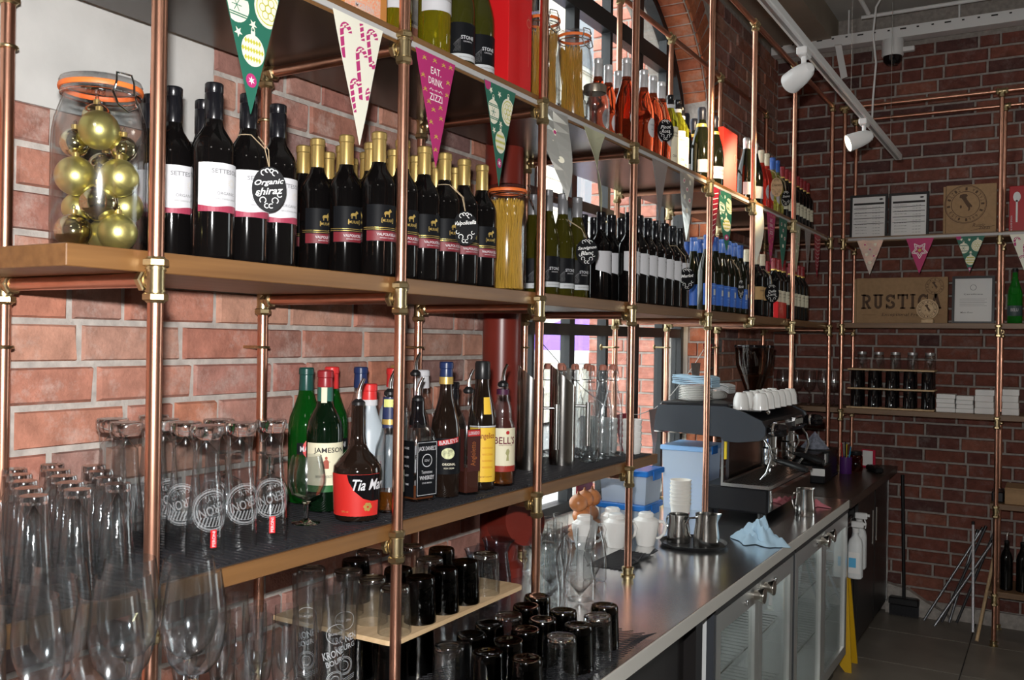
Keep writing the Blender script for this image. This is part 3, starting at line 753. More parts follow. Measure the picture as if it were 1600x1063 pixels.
# --- blue cap and blue label
t = bottle('wine_bottle', BURG, green_dark); screw_cap(.270, .333, cap_blue, t)
l = MB().patch(.0397, .030, .122, -92, 88).build('label', lab_blue, t)
m = MB(); f = cylfn(.0397, -14, .0013); poly_on(m, [(-.007, .072), (.007, .072), (.007, .097), (-.007, .097)], f); m.build('stamp', lab_grey, l, smooth=False)
lettering(l, pbr('pale_blue_ink', (.25, .42, .75), .6), [('MONTEPULCIANO', .048, .004, -14, .111), ('ABRUZZO', .02, .004, -14, .06), ('D.O.C.', .012, .003, -14, .05)], .0399)
BLUE = Proto(t)
# --- cream cap with a kraft label
t = bottle('wine_bottle', BORD, wine_glass_dark); screw_cap(.262, .322, cap_cream, t)
l = MB().patch(.0386, .085, .150, -92, 88).build('label', lab_kraft, t); lettering(l, ink_brown, [('PRIMITIVO', .045, .008, -10, .130), ('PUGLIA', .02, .005, -10, .108)], .0388)
KRAFT = Proto(t)
# --- red capsule with cream label
t = bottle('wine_bottle', BORD, wine_glass_dark); capsule(.262, .322, cap_red, t)
MB().lathe([(.0163, .256), (.0166, .257), (.0166, .263), (.0163, .264)], 22).build('gold_ring', gold_ink, t)
l = MB().patch(.0386, .080, .150, -75, 60).build('label', lab_cream, t); lettering(l, ink_brown, [('CHIANTI', .04, .007, -8, .132), ('RISERVA', .03, .004, -8, .115)], .0388)
CHIA = Proto(t)
# --- rose
def roseb(cap, glass=rose_glass, cream=False):
    t = bottle('wine_bottle', BURG, glass); screw_cap(.255, .333, cap, t)
    v = MB(); f = cylfn(.0395, -6, .0010); pts = disc_pts(0, .115, .024, .036, 24); poly_on(v, pts, f)
    l = v.build('oval_label', lab_white, t, smooth=False); lettering(l, ink_grey, [('ROSATO', .026, .006, -6, .125), ('VENETO', .018, .004, -6, .108)], .0395, .0018)
    return t
ROSE = Proto(roseb(cap_silver)); ROSE2 = Proto(roseb(cap_cream, pbr('red_rose_bottle', (.70, .05, .03), .03, trans=.7, ior=1.34)))
WHITE2 = Proto(roseb(cap_blue, pbr('pale_wine_bottle', (.62, .58, .12), .02, trans=.85, ior=1.34)))
# --- olive oil
t = bottle('oil_bottle', SLIM, oil_glass); t['category'] = 'oil bottle'; screw_cap(.255, .304, cap_black, t, .0152)
MB().patch(.0152, .252, .266, 0, 360, 24).build('neck_band', lab_white, t)
l = MB().patch(.0322, .02, .175, -85, 60).build('label', lab_cream, t)
lettering(l, ink_brown, [('EXTRA', .03, .007, -28, .15), ('VERGINE', .034, .006, -28, .138), ('Olio', .02, .01, -28, .06)], .0324)
OIL = Proto(t)
# --- sparkling
t = bottle('sparkling_wine_bottle', SPARK, green_dark); t['category'] = 'sparkling wine'
MB().lathe([(.0180, .225), (.0182, .245), (.0168, .262), (.0172, .290), (.0185, .296), (.0178, .306), (.0150, .3125), (0, .314)], 22).build('foil_capsule', pbr('foil_navy', (.018, .020, .032), .32, .4), t)
MB().lathe([(.0232, .228), (.0236, .229), (.0215, .243), (.0188, .244)], 22).build('gold_collar', gold_ink, t)
l = MB().patch(.0432, .035, .088, -92, 70).build('label', lab_white, t); lettering(l, ink_grey, [('PROSECCO', .04, .007, -10, .07), ('SPUMANTE', .03, .004, -10, .055)], .0434)
PROS = Proto(t)
t = bottle('sparkling_wine_bottle', SPARK, green_dark); t['category'] = 'sparkling wine'
MB().lathe([(.0190, .215), (.0182, .245), (.0168, .262), (.0172, .290), (.0185, .296), (.0178, .306), (.0150, .3125), (0, .314)], 22).build('foil_capsule', pbr('foil_silver', (.6, .6, .6), .3, .9), t)
MB().patch(.0432, .035, .095, -92, 70).build('label', lab_white, t); PROS2 = Proto(t)

jit = lambda a=6: math.radians(random.uniform(-a, a))
rev = lambda: math.radians(random.uniform(-14, 6))
# rows on the middle shelf: (x, y) measured, kept clear of each other
ZMB = ZMT + .0002
sett = [(-1.49, 1.160, 'behind the copper post'), (-1.405, 1.142, 'second from the bauble jar, seen whole'), (-1.432, 1.235, 'in the back between two white labels'), (-1.318, 1.160, 'just under the tip of the green flag'), (-1.318, 1.243, 'behind the round blackboard tag'), (-1.325, 1.326, 'beside the gold-capped bottles')]
for x, y, d in sett: SETT.put((x, y, ZMB), jit(4), 'dark wine bottle with white and red label, ' + d, 'white-label red wines')
SETT.put((-1.535, 1.075, ZMB), 0, 'dark wine bottle with white and red label, nearest the bauble jar', 'white-label red wines')
vrow = {0: [(-1.300, 1.609), (-1.300, 1.694), (-1.300, 1.779), (-1.300, 1.864), (-1.300, 1.949), (-1.300, 2.034)],
        1: [(-1.386, 1.600), (-1.386, 1.687), (-1.386, 1.774), (-1.386, 1.862), (-1.386, 1.949), (-1.386, 2.036)],
        2: [(-1.470, 1.597), (-1.470, 1.684), (-1.470, 1.771), (-1.470, 1.858), (-1.470, 1.945)], 3: [(-1.554, 1.64), (-1.554, 1.727), (-1.554, 1.814)]}
rn = ['front row', 'second row', 'third row', 'back row']
for r, L in vrow.items():
    for k, (x, y) in enumerate(L):
        VALP.put((x, y, ZMB), jit(4), 'black-labelled wine bottle with gold capsule, %s from the white-label bottles, %s' % (ORD[k], rn[r]), 'gold-capped red wines')
for k, (x, y, d) in enumerate([(-1.452, 2.578, 'tucked behind the spaghetti jar'), (-1.368, 2.520, 'just behind a post'), (-1.452, 2.675, 'at the back beside the window'), (-1.360, 2.606, 'in front, left of the hanging tag'), (-1.352, 2.693, 'right under the twisted flag tip')]):
    STONE.put((x, y, ZMB), jit(4), 'grey-capped white wine bottle with black label, ' + d, 'white wines with black labels')
mer = [(-1.478, 2.995), (-1.478, 3.082), (-1.392, 2.960), (-1.392, 3.047), (-1.306, 3.012), (-1.306, 3.096), (-1.306, 3.180), (-1.306, 3.264), (-1.306, 3.348), (-1.306, 3.432), (-1.306, 3.516), (-1.392, 3.134), (-1.392, 3.221), (-1.392, 3.308)]
mrow = [0, 0, 1, 1, 2, 2, 2, 2, 2, 2, 2, 1, 1, 1]
cnt = {}
for (x, y), r in zip(mer, mrow):
    k = cnt.get(r, 0); cnt[r] = k + 1
    MERL.put((x, y, ZMB), jit(4), 'black-capped wine bottle with slanted plain white label, %s from the white wines, %s' % (ORD[k], ['back row', 'middle row', 'front row'][r]), 'white-label merlots')
blu = [[(-1.310, 3.925), (-1.310, 4.015), (-1.310, 4.105), (-1.310, 4.195), (-1.310, 4.285), (-1.310, 4.375)], [(-1.398, 3.935), (-1.398, 4.022), (-1.398, 4.110)], [(-1.486, 4.010), (-1.486, 4.098)]]
blu[0] = [(-1.31, 3.86), (-1.31, 3.965), (-1.31, 4.06), (-1.31, 4.15), (-1.31, 4.24), (-1.31, 4.335)]
for r, L in enumerate(blu):
    for k, (x, y) in enumerate(L): BLUE.put((x, y, ZMB), jit(4), 'dark wine bottle with blue cap and blue label, %s from the merlots, %s' % (ORD[k], rn[r]), 'blue-capped wines')
for k, (x, y) in enumerate([(-1.305, 4.435), (-1.305, 4.60), (-1.305, 4.70), (-1.39, 4.50), (-1.39, 4.62)]):
    KRAFT.put((x, y, ZMB), jit(4), 'dark wine bottle with cream cap and brown paper label, %s of its group' % ORD[k], 'kraft-label wines')
k = 0
for x in (-1.39, -1.305):
    for y in (4.93, 5.02, 5.11, 5.28, 5.37, 5.46, 5.55):
        CHIA.put((x, y, ZMB), jit(4), 'red-capped wine bottle with cream label on the middle shelf, %s in the %s row' % (ORD[k % 7], 'rear' if k < 7 else 'front'), 'red-capped wines on the middle shelf'); k += 1
t = thing('gift_box', 'small red carton standing before the red-capped bottles', 'box', (-1.262, 4.90, ZMB), 0)
MB().bbox(-.012, .012, -.085, .085, 0, .085, .001).build('carton', red_card, t, smooth=False)
m = MB(); text_on(m, 'PANETTONE', planefn((.0126, -.03, .05), (0, 1, 0), (0, 0, 1)), .06, .010); m.build('lettering', pbr('pink_ink', (.85, .35, .35), .6), t, smooth=False)

# upper shelf
ZUB = ZUT + .0002
for k, (x, y) in enumerate([(-1.425, 2.985), (-1.425, 3.072), (-1.425, 3.159), (-1.335, 3.030), (-1.335, 3.19), (-1.335, 3.278), (-1.335, 3.366)]):
    ROSE.put((x, y, ZUB), jit(4), 'pink rose wine bottle with silver cap, %s from the glass jars, %s' % (ORD[k if k < 3 else k - 3], 'rear row' if k < 3 else 'front row'), 'rose wines')
for k, (x, y) in enumerate([(-1.335, 3.462), (-1.335, 3.545), (-1.362, 3.66)]): OIL.put((x, y, ZUB), jit(4), 'green olive oil bottle with cream label, %s from the rose wines' % ORD[k], 'olive oils')
for k, (x, y, d) in enumerate([(-1.395, 3.80, 'beside the olive oil'), (-1.30, 3.735, 'in front of the others'), (-1.395, 3.91, 'behind the copper post'), (-1.30, 3.90, 'next to the bright red box')]): PROS.put((x, y, ZUB), jit(4), 'dark sparkling wine bottle with navy foil and gold collar, ' + d, 'sparkling wines')
PROS2.put((-1.30, 4.385, ZUB), 0, 'silver-foiled sparkling bottle after the bright red box')
for k, (x, y) in enumerate([(-1.345, 4.80), (-1.345, 4.90)]): ROSE2.put((x, y, ZUB), jit(4), 'red rose bottle with cream cap, %s after the silver-foiled bottle' % ORD[k], 'cream-capped roses')
PROS2.put((-1.30, 4.52, ZUB), 0, 'silver-foiled sparkling bottle beside the cream-capped roses')
for k, (x, y) in enumerate([(-1.345, 5.02), (-1.345, 5.11)]): WHITE2.put((x, y, ZUB), jit(4), 'pale white wine bottle with blue cap, %s after the roses' % ORD[k], 'blue-capped white wines')
for k, y in enumerate((5.24, 5.325, 5.41, 5.50, 5.585, 5.67, 5.755, 5.84)): CHIA.put((-1.35, y, ZUB), jit(4), 'red-capped wine bottle with cream label on the top shelf, %s from the white wines' % ORD[k], 'red-capped wines on the top shelf')
STONED.put((-1.33, 1.962, ZUB), jit(3), 'olive wine bottle with black label, next to the yellow liqueur', 'black-label wines on the top shelf')
STONED.put((-1.335, 2.065, ZUB), jit(3), 'olive wine bottle with black label, against the red gift box', 'black-label wines on the top shelf')
STONED.put((-1.425, 2.02, ZUB), jit(3), 'olive wine bottle with black label, behind two others like it', 'black-label wines on the top shelf')
# yellow liqueur bottles
t = thing('liqueur_bottle', None, 'liqueur bottle')
MB().lathe([(0, .004), (.034, 0), (.040, .003), (.0405, .01), (.0405, .20), (.036, .222), (.020, .240), (.0155, .255), (.0155, .285), (0, .287)], 30).build('glass_body', yellow_glass, t)
screw_cap(.255, .292, lab_white, t, .0172)
l = MB().patch(.0408, .118, .185, -100, 90).build('label', lab_white, t); lettering(l, ink_brown, [('LIMONCELLO', .06, .010, -10, .15)], .041)
LIM = Proto(t)
for x, y, d in [(-1.475, 1.755, 'farthest from the wine bottles'), (-1.40, 1.785, 'behind the copper post'), (-1.325, 1.845, 'nearest the shelf edge')]: LIM.put((x, y, ZUB), jit(4), 'yellow liqueur bottle with white label on the top shelf, ' + d, 'yellow liqueurs')
# boxes on the upper shelf
t = thing('gift_carton', 'orange patterned gift carton at the top of the picture', 'box', (-1.38, 1.58, ZUB), 0)
MB().bbox(-.06, .06, -.075, .075, 0, .30, .002).build('carton', pbr('carton_tan', (.55, .22, .05), .6), t, smooth=False)
m = MB(); MBp = MB().box(.0602, .0606, -.070, .05, .004, .28).build('printed_panel', pbr('carton_print', (.62, .20, .10), .6, var=.5, vscale=240, vary2=(.72, .58, .45)), t, smooth=False)
text_on(m, 'MODERN\nLEON\nSELECTION', planefn((.0608, -.005, .035), (0, 1, 0), (0, 0, 1)), .075, .045); m.build('lettering', lab_white, t, smooth=False)
def giftbox(loc, w, d, h, lab, bright):
    t = thing('gift_box', lab, 'box', loc)
    b = MB().bbox(-d, 0, 0, w, 0, h, .0015).build('carton', bright, t, smooth=False)
    MB().box(-d + .01, -.004, w * .70, w * .705, .0, h + .0006).build('lid_seam', pbr('seam_dark_red', (.30, .005, .008), .5), t, smooth=False)
    m = MB(); f = planefn((.0006, w * .86, h * .6), (0, 1, 0), (0, 0, 1)); ring_on(m, 0, 0, w * .09, .003, f); stroke_on(m, [(0, .02), (0, -.12)], .002, f); m.build('foil_print', pbr('rose_gold_ink', (.75, .25, .18), .35, .5), t, smooth=False)
    return t
giftbox((-1.275, 2.115, ZUB), .125, .13, .34, 'tall dark red gift box between wine bottles and spaghetti jars', red_card)
giftbox((-1.285, 3.985, ZUB), .205, .14, .285, 'bright red gift box after the sparkling wines on the top shelf', pbr('bright_red_card', (.85, .035, .02), .4))

# ================================================================ JARS
orange_rubber = pbr('orange_rubber', (.75, .16, .03), .5)
def clip_jar(name, loc, R, H, lab, neck=.80, lid=True, rz=-.6):
    """swing-clip preserving jar: body, lid, rubber ring, wire bail"""
    t = thing(name, lab, 'jar', loc, rz); n = R * neck; hs = H * .80
    pr = [(0, .004), (R * .9, 0), (R, .012), (R, H * .60), (R * .985, H * .68), (R * .94, H * .75), (R * .86, H * .815), (n + .002, H * .86), (n, H * .875), (n, H * .89), (n + .004, H * .895), (n + .004, H * .915)]
    inn = [(r - .0035 if r > .01 else 0, z + (.005 if z < .02 else 0)) for r, z in reversed(pr)]
    MB().lathe(pr + inn, 36).build('glass_body', clear, t)
    MB().lathe([(n + .0035, H * .919), (n + .0065, H * .919), (n + .0075, H * .932), (n + .0065, H * .946), (n + .0035, H * .946)], 36).build('rubber_ring', orange_rubber, t)
    MB().lathe([(0, H * .950), (n + .004, H * .950), (n + .006, H * .962), (n + .004, H * .980), (n - .010, H * .995), (0, H)], 36).build('lid', clear, t)
    m = MB(); a = n + .012
    m.tube([(a, -.018, H * .88), (a + .004, -.015, H * .94), (a, -.013, H * .985), (a - .004, 0, H * .992), (a, .013, H * .985), (a + .004, .015, H * .94), (a, .018, H * .88)], .0018, 6)
    m.tube([(a, -.02, H * .88), (a + .012, -.016, H * .80), (a + .014, 0, H * .77), (a + .012, .016, H * .80), (a, .02, H * .88)], .0018, 6)
    m.tube([(math.cos(q * PI / 16) * (n + .003), math.sin(q * PI / 16) * (n + .003), H * .895) for q in range(32)], .0016, 6, True)
    m.build('wire_bail', chrome, t)
    return t
clip_jar('preserving_jar', (-1.393, .985, ZMB), .0765, .298, 'large clip-top glass jar full of gold baubles', .78, rz=-.12)
gold_matt = pbr('matt_gold_bauble', (.74, .66, .24), .36, .92); gold_shine = pbr('shiny_gold_bauble', (.82, .74, .46), .09, 1.)
def bauble(u, zc, w, r, mat, lab):
    """u across the picture, w toward the camera from the jar's axis"""
    c = Vector((-1.393, .985, ZMB + zc)) + R0 * u + Vector((.66, -.75, 0)) * w
    t = thing('bauble', lab, 'bauble', c, 0, 'gold baubles in the jar')
    MB().ball((0, 0, 0), r, 26, 16).build('ball', mat, t, angle=80)
    MB().lathe([(.006, r - .001), (.006, r + .006), (.004, r + .007), (0, r + .007)], 14).build('cap', cap_gold, t)
    MB().tube([(.004 * math.cos(a * PI / 6), 0, r + .010 + .004 * math.sin(a * PI / 6)) for a in range(12)], .0006, 5, True).build('hook', chrome, t)
for q in [(.004, .205, .026, .0325, gold_matt, 'matt gold bauble highest in the jar'), (-.034, .128, .027, .0325, gold_matt, 'matt gold bauble halfway up on the brick-wall side'), (.038, .126, .026, .0315, gold_matt, 'matt gold bauble halfway up beside the copper post'),
          (-.040, .080, -.012, .026, gold_matt, 'matt gold bauble low down behind the shiny ones'), (.037, .036, .025, .0315, gold_matt, 'matt gold bauble at the bottom beside the copper post'), (.008, .084, .035, .031, gold_shine, 'mirror gold bauble in the middle of the jar'),
          (-.037, .037, .023, .030, gold_shine, 'mirror gold bauble at the bottom on the brick-wall side'), (-.040, .186, .012, .024, gold_shine, 'small mirror bauble under the topmost matt one'), (.040, .178, .005, .022, gold_shine, 'small mirror bauble near the jar shoulder'),
          (.0, .150, -.035, .030, gold_shine, 'mirror gold bauble deep inside the jar'), (.005, .036, -.030, .031, gold_matt, 'matt gold bauble at the bottom, rear of the jar'), (.036, .085, -.030, .030, gold_matt, 'matt gold bauble behind the middle mirror one'), (-.012, .236, -.020, .024, gold_shine, 'mirror gold bauble just under the lid')]:
    bauble(*q)
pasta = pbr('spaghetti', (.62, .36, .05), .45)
def spaghetti(loc, R, H, lab, n=170, lean=0., seed=1, mat=pasta):
    rr = random.Random(seed); m = MB()
    for k in range(n):
        a = rr.uniform(0, 2 * PI); q = R * math.sqrt(rr.random()) if k % 2 else R * rr.uniform(.86, 1)
        tw = a + rr.uniform(-.35, .35); q2 = q * rr.uniform(.62, .85)
        tp = a + rr.uniform(-.4, .4) ; h = H * rr.uniform(.93, 1)
        m.tube([(q * math.cos(a), q * math.sin(a), .002), (q2 * math.cos(tw) + lean * .4, q2 * math.sin(tw), h * .5), (q * math.cos(tp) * .96 + lean, q * math.sin(tp) * .96, h)], .0011, 4)
    o = m.build('spaghetti', mat); o.location = loc; return tag(o, lab, 'spaghetti', kind='stuff')
clip_jar('pasta_jar', (-1.318, 2.195, ZMB), .054, .298, 'clip-top jar of spaghetti between red and white wines on the middle shelf', .86, rz=.5)
spaghetti((-1.318, 2.195, ZMB + .006), .048, .25, 'dry spaghetti standing in the jar on the middle shelf', 260)
clip_jar('pasta_jar', (-1.385, 2.50, ZUB), .058, .335, 'clip-top jar of spaghetti pressed against the dark red gift box', .84, rz=-.5)
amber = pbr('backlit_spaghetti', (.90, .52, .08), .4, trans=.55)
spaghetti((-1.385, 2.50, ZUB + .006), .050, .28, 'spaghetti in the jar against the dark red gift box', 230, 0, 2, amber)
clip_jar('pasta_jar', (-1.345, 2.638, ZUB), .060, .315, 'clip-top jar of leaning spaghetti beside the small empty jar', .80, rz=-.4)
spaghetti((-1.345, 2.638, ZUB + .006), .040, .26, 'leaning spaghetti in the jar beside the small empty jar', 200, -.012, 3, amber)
def small_jar(loc, lab):
    t = thing('screw_jar', lab, 'jar', loc)
    pr = [(0, .003), (.045, 0), (.050, .008), (.050, .125), (.044, .140), (.036, .147), (.036, .158)]
    MB().lathe(pr + [(r - .003 if r else 0, z + .003 if z < .01 else z) for r, z in reversed(pr)], 30).build('glass_body', clear, t)
    MB().lathe([(.038, .148), (.0385, .150), (.0385, .172), (.036, .175), (0, .175)], 28).build('lid', pbr('pewter_lid', (.35, .30, .24), .35, .9), t)
    return t
small_jar((-1.335, 2.775, ZUB), 'small empty glass jar with pewter lid by the rose wines')
small_jar((-1.43, 2.80, ZUB), 'small empty glass jar half hidden behind another jar')
t = thing('pebble_dish', 'small golden trinket in front of the glass jar', 'ornament', (-1.272, 2.835, ZUB)); MB().ball((0, 0, .012), .012, 16, 10).build('ball', gold_shine, t); MB().lathe([(0, 0), (.016, 0), (.018, .006), (.010, .004), (0, .003)], 18).build('dish', gold_shine, t)

# ================================================================ BLACKBOARD TAGS ON STRINGS
def chalk_tag(neck, zneck, pos, face, txt, lab, rx=.031, ry=.0415, mat=slate, pmat=chalk):
    """oval tag on a string that loops round a bottle neck; face = azimuth it looks to (degrees)"""
    t = thing('blackboard_tag', lab, 'tag', pos, math.radians(face))
    m = MB(); n = 30
    M = Matrix(((0, 0, 1, 0), (1, 0, 0, 0), (0, 1, 0, 0), (0, 0, 0, 1)))
    b = MB().prism(disc_pts(0, 0, rx, ry, 32), -.0015, .0015, M).build('tag_board', mat, t, smooth=False)
    f = planefn((.0019, 0, 0), (0, 1, 0), (0, 0, 1)); m = MB()
    ls = txt.split('|')
    for k, s in enumerate(ls): text_on(m, s, f, min(rx * 1.7, .0085 * len(s)), .013, 0, .012 - .0155 * k, .35, .12)
    for sx in (-1, 1):
        for (cx, cy, r, a0, a1) in ((sx * .010, .030, .005, 0, 4.6), (sx * .011, -.021, .0055, -1, 4), (sx * .004, -.031, .004, 1, 5.5), (sx * .019, -.010, .004, 2, 6), (sx * .004, .034, .0035, 0, 5)):
            ring_on(m, cx * rx / .031, cy * ry / .0415, r, .0016, f, 14, a0, a1)
    m.build('chalk_writing', pmat, b, smooth=False)
    inv = Matrix.Rotation(-math.radians(face), 3, 'Z'); p = Vector(pos)
    c = Vector((neck[0], neck[1], zneck))
    d = (p - c); d.z = 0; d.normalize(); s = Vector((-d.y, d.x, 0))
    loop = [c + d * .019 * math.cos(a) + s * .019 * math.sin(a) for a in [0.5 + k * (2 * PI - 1.0) / 10 for k in range(11)]]
    top = p + Vector((0, 0, ry - .004))
    pts = [top, top.lerp(loop[0], .5) + d * .012 + Vector((0, 0, .004))] + loop + [top.lerp(loop[-1], .5) + d * .012 + Vector((0, 0, .004)), top]
    MB().tube([inv @ (q - p) for q in pts], .0010, 5).build('string', string_m, t)
chalk_tag((-1.318, 1.243), ZMB + .243, (-1.262, 1.243, ZMB + .140), -42, 'Organic|shiraz', 'round blackboard tag chalked Organic Shiraz')
chalk_tag((-1.300, 1.864), ZMB + .243, (-1.245, 1.875, ZMB + .137), -45, 'Valpolicella', 'oval blackboard tag chalked Valpolicella')
chalk_tag((-1.360, 2.606), ZMB + .25, (-1.292, 2.645, ZMB + .150), -50, 'Sauvignon|Blanc', 'oval blackboard tag chalked Sauvignon Blanc', .036, .043)
chalk_tag((-1.306, 3.432), ZMB + .243, (-1.250, 3.450, ZMB + .115), -50, 'Merlot', 'oval blackboard tag chalked Merlot', .034, .044)
chalk_tag((-1.305, 4.700), ZMB + .243, (-1.250, 4.690, ZMB + .120), -50, 'Della|Corte', 'oval blackboard tag on the kraft-label wine', .038, .048)
chalk_tag((-1.31, 4.150), ZMB + .25, (-1.257, 4.180, ZMB + .115), -20, 'Monte', 'narrow blackboard tag among the blue-capped wines', .022, .044)
chalk_tag((-1.335, 3.278), ZUB + .25, (-1.272, 3.255, ZUB + .118), -45, 'Pinot|Rosa', 'oval blackboard tag on the rose wines', .032, .042)
chalk_tag((-1.345, 4.90), ZUB + .25, (-1.285, 4.885, ZUB + .150), -45, 'Chiaretto', 'pale wooden oval tag on the cream-capped rose', .034, .050, pale_wood, ink_brown)
chalk_tag((-1.345, 5.11), ZUB + .25, (-1.288, 5.09, ZUB + .120), -45, 'Soave', 'oval blackboard tag on the blue-capped white wine', .028, .042)

# ================================================================ BUNTING
flag_cols = dict(green=(.018, .13, .085), white=(.78, .76, .64), magenta=(.42, .02, .14), grey=(.35, .33, .32), olive=(.30, .30, .18), red=(.45, .02, .05), silver=(.55, .56, .55), pink=(.48, .03, .14))
FM = {k: pbr('flag_' + k, v, .55) for k, v in flag_cols.items()}
FM['grey'] = pbr('flag_grey_glitter', (.40, .37, .37), .35, .5, var=.7, vscale=900, bump=.8, bscale=900)
FM['red'] = pbr('flag_red_glitter', (.45, .02, .05), .35, .4, var=.7, vscale=700, bump=.6, bscale=900)
FM['silver'] = pbr('flag_silver_back', (.60, .60, .56), .22, .6)
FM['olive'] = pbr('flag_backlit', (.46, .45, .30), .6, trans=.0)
GP = dict(cream=pbr('print_cream', (.80, .77, .62), .6), mag=pbr('print_magenta', (.45, .03, .16), .6), gold=pbr('print_gold', (.55, .42, .06), .5), white=pbr('print_white', (.85, .83, .80), .6), lime=pbr('print_lime', (.50, .48, .05), .6), grn=pbr('print_green', (.03, .17, .11), .6))
def flag(par, top, u, W, H, color, motif, bend=0., twist=0., lab=None, skew=0., lift=.010):
    """triangular paper flag. top = midpoint of its upper edge, u = direction of that edge"""
    u = Vector(u).normalized(); nrm = u.cross(Vector((0, 0, 1))).normalized()   # faces the room
    top = Vector(top)
    def fn(a, b, off=0.):
        """a across (-W/2..W/2), b down from the top edge (0..H)"""
        q = b / H; ang = twist * q; s = a + skew * q
        n2 = nrm * math.cos(ang) - u * math.sin(ang); u2 = u * math.cos(ang) + nrm * math.sin(ang)
        return tuple(top + u2 * s + nrm * (bend * math.sin(q * PI * .5) ** 2) + n2 * (off + bend * .5 * (a / W) ** 2) - Vector((0, 0, b)))
    rows = 9; v = []; f = []
    for k in range(rows + 1):
        b = H * k / rows; hw = W / 2 * (1 - k / rows) + .0004
        for off in (.0004, -.0004):
            for a in (-hw, 0, hw): v.append(fn(a, b, off))
    for k in range(rows):
        i = k * 6; j = i + 6
        f += [(i, i + 1, j + 1, j), (i + 1, i + 2, j + 2, j + 1), (i + 4, i + 3, j + 3, j + 4), (i + 5, i + 4, j + 4, j + 5), (i + 3, i, j, j + 3), (i + 2, i + 5, j + 5, j + 2)]
    f += [(0, 3, 4, 1), (1, 4, 5, 2)]
    o = MB().add(v, f).build('flag', FM[color], par, smooth=False)
    if lab: o['label'] = lab
    def cl(x, y):
        y = min(max(y, .001), H - .004); h_ = max(W / 2 * (1 - y / H) - .0008, 0); return min(max(x, -h_), h_), y
    F = lambda x, y: fn(*cl(x, y), .0010); F2 = lambda x, y: fn(*cl(x, y), .0014)     # print stops at the paper's edge
    def pr(mat, draw, nm='print'):
        m = MB(); draw(m)
        if m.v: m.build(nm, GP[mat], o, smooth=False)
    inside = lambda x, y, mrg=.0: abs(x) < W / 2 * (1 - y / H) - mrg
    if motif == 'bauble':
        B3 = ((-.034, .072, .029, 0), (.040, .058, .033, 1), (.004, .142, .027, 2))
        def d1(m):
            for (x, y, r, k) in B3:
                poly_on(m, disc_pts(x, y, r, r * 1.05, 26), F); poly_on(m, [(x - .005, y - r - .007), (x + .005, y - r - .007), (x + .005, y - r), (x - .005, y - r)], F); ring_on(m, x, y - r - .010, .004, .0015, F, 10)
            for (x, y) in ((-.004, .022), (-.046, .020), (.004, .096), (-.030, .118), (.050, .105)):
                if inside(x, y, .006): poly_on(m, star_pts(x, y, .010, .4), F)
        pr('cream', d1)
        def d2(m):
            x, y, r, k = B3[0]
            for q in (-.62, -.48, .48, .62): stroke_on(m, [(x - r * math.sqrt(1 - q * q) + 2 * r * math.sqrt(1 - q * q) * i / 8, y + q * r) for i in range(9)], .0022, F2)
            for k in range(6): stroke_on(m, [(x, y), (x + r * .40 * math.cos(k * PI / 3), y + r * .40 * math.sin(k * PI / 3))], .0016, F2)
        pr('grn', d2)
        def d3(m):
            x, y, r, k = B3[1]; ring_on(m, x, y, r * .84, .0022, F2); ring_on(m, x, y, r * .22, .002, F2)
            for k in range(6): ring_on(m, x + r * .42 * math.cos(k * PI / 3), y + r * .42 * math.sin(k * PI / 3), r * .22, .0018, F2, 12)
            x, y, r, k = B3[2]
            for j in (-.55, .0, .55):
                for i in range(9):
                    q = x - r + .0065 * i + .003
                    if math.hypot(q - x, j * r) < r * .92: poly_on(m, [(q - .0034, y + j * r), (q, y + j * r - .0052), (q + .0034, y + j * r), (q, y + j * r + .0052)], F2)
        pr('lime', d3)
        pr('mag', lambda m: [poly_on(m, disc_pts(x, y, r, r, 16), F) for x, y, r in ((-.062, .006, .016), (.0, .196, .0125))] and None)
        pr('white', lambda m: poly_on(m, star_pts(0, .196, .008, .4, 6), F2) and None)
    elif motif == 'cane':
        canes = ((-.052, .022, .085), (-.004, .058, .090), (.030, .012, .060), (-.024, .128, .050), (.006, -.02, .045), (.046, .070, .040), (.024, .135, .040))
        def path(x, y, h):
            return [(x + .013 + .013 * math.cos(PI * (1 + k / 8)), y + .013 + .013 * math.sin(PI * (1 + k / 8))) for k in range(9)][::-1] + [(x + .0010 * k, y + .014 + k * h / 8) for k in range(1, 9)]
        ok = lambda a, b: inside(a, b, .002) and .002 < b < H - .01
        def d1(m):
            for c in canes:
                p = [q for q in path(*c) if ok(*q)]
                if len(p) > 2: stroke_on(m, p, .0115, F)
        pr('mag', d1)
        def d2(m):
            for c in canes:
                p = [q for q in path(*c) if ok(*q)]
                for k in range(1, len(p) - 1, 2):
                    a, b = p[k]; stroke_on(m, [(a - .0058, b + .003), (a + .0058, b - .003)], .0030, F2)
        pr('cream', d2)
    elif motif == 'text':
        def d1(m):
            for s, wd, y in (('EAT.', .040, .036), ('DRINK.', .058, .060), ('ZIZZI', .050, .096)): text_on(m, s, lambda a, b: F(a, -b), wd, .016, 0, -y)
            text_on(m, 'with', lambda a, b: F(a, -b), .012, .005, 0, -.079)
            for sx in (-1, 1): stroke_on(m, [(sx * (.010 + .003 * k), .079 + .0025 * math.sin(k * 1.6)) for k in range(6)], .0016, F)
        pr('white', d1)
        def d2(m):
            for (x, y) in ((-.045, .015), (-.005, .012), (.03, .014), (.058, .012), (-.05, .055), (-.042, .085), (.048, .05), (.044, .08), (-.01, .125), (.02, .14), (-.02, .155), (.0, .185), (.018, .115), (-.002, .215), (-.028, .110)):
                if inside(x, y, .006):
                    for k in range(5):
                        a = -.3 + k * .9; stroke_on(m, [(x, y), (x + .008 * math.cos(a + PI), y + .008 * math.sin(a + PI) + .002)], .002, F)
        pr('gold', d2)
    elif motif == 'star':
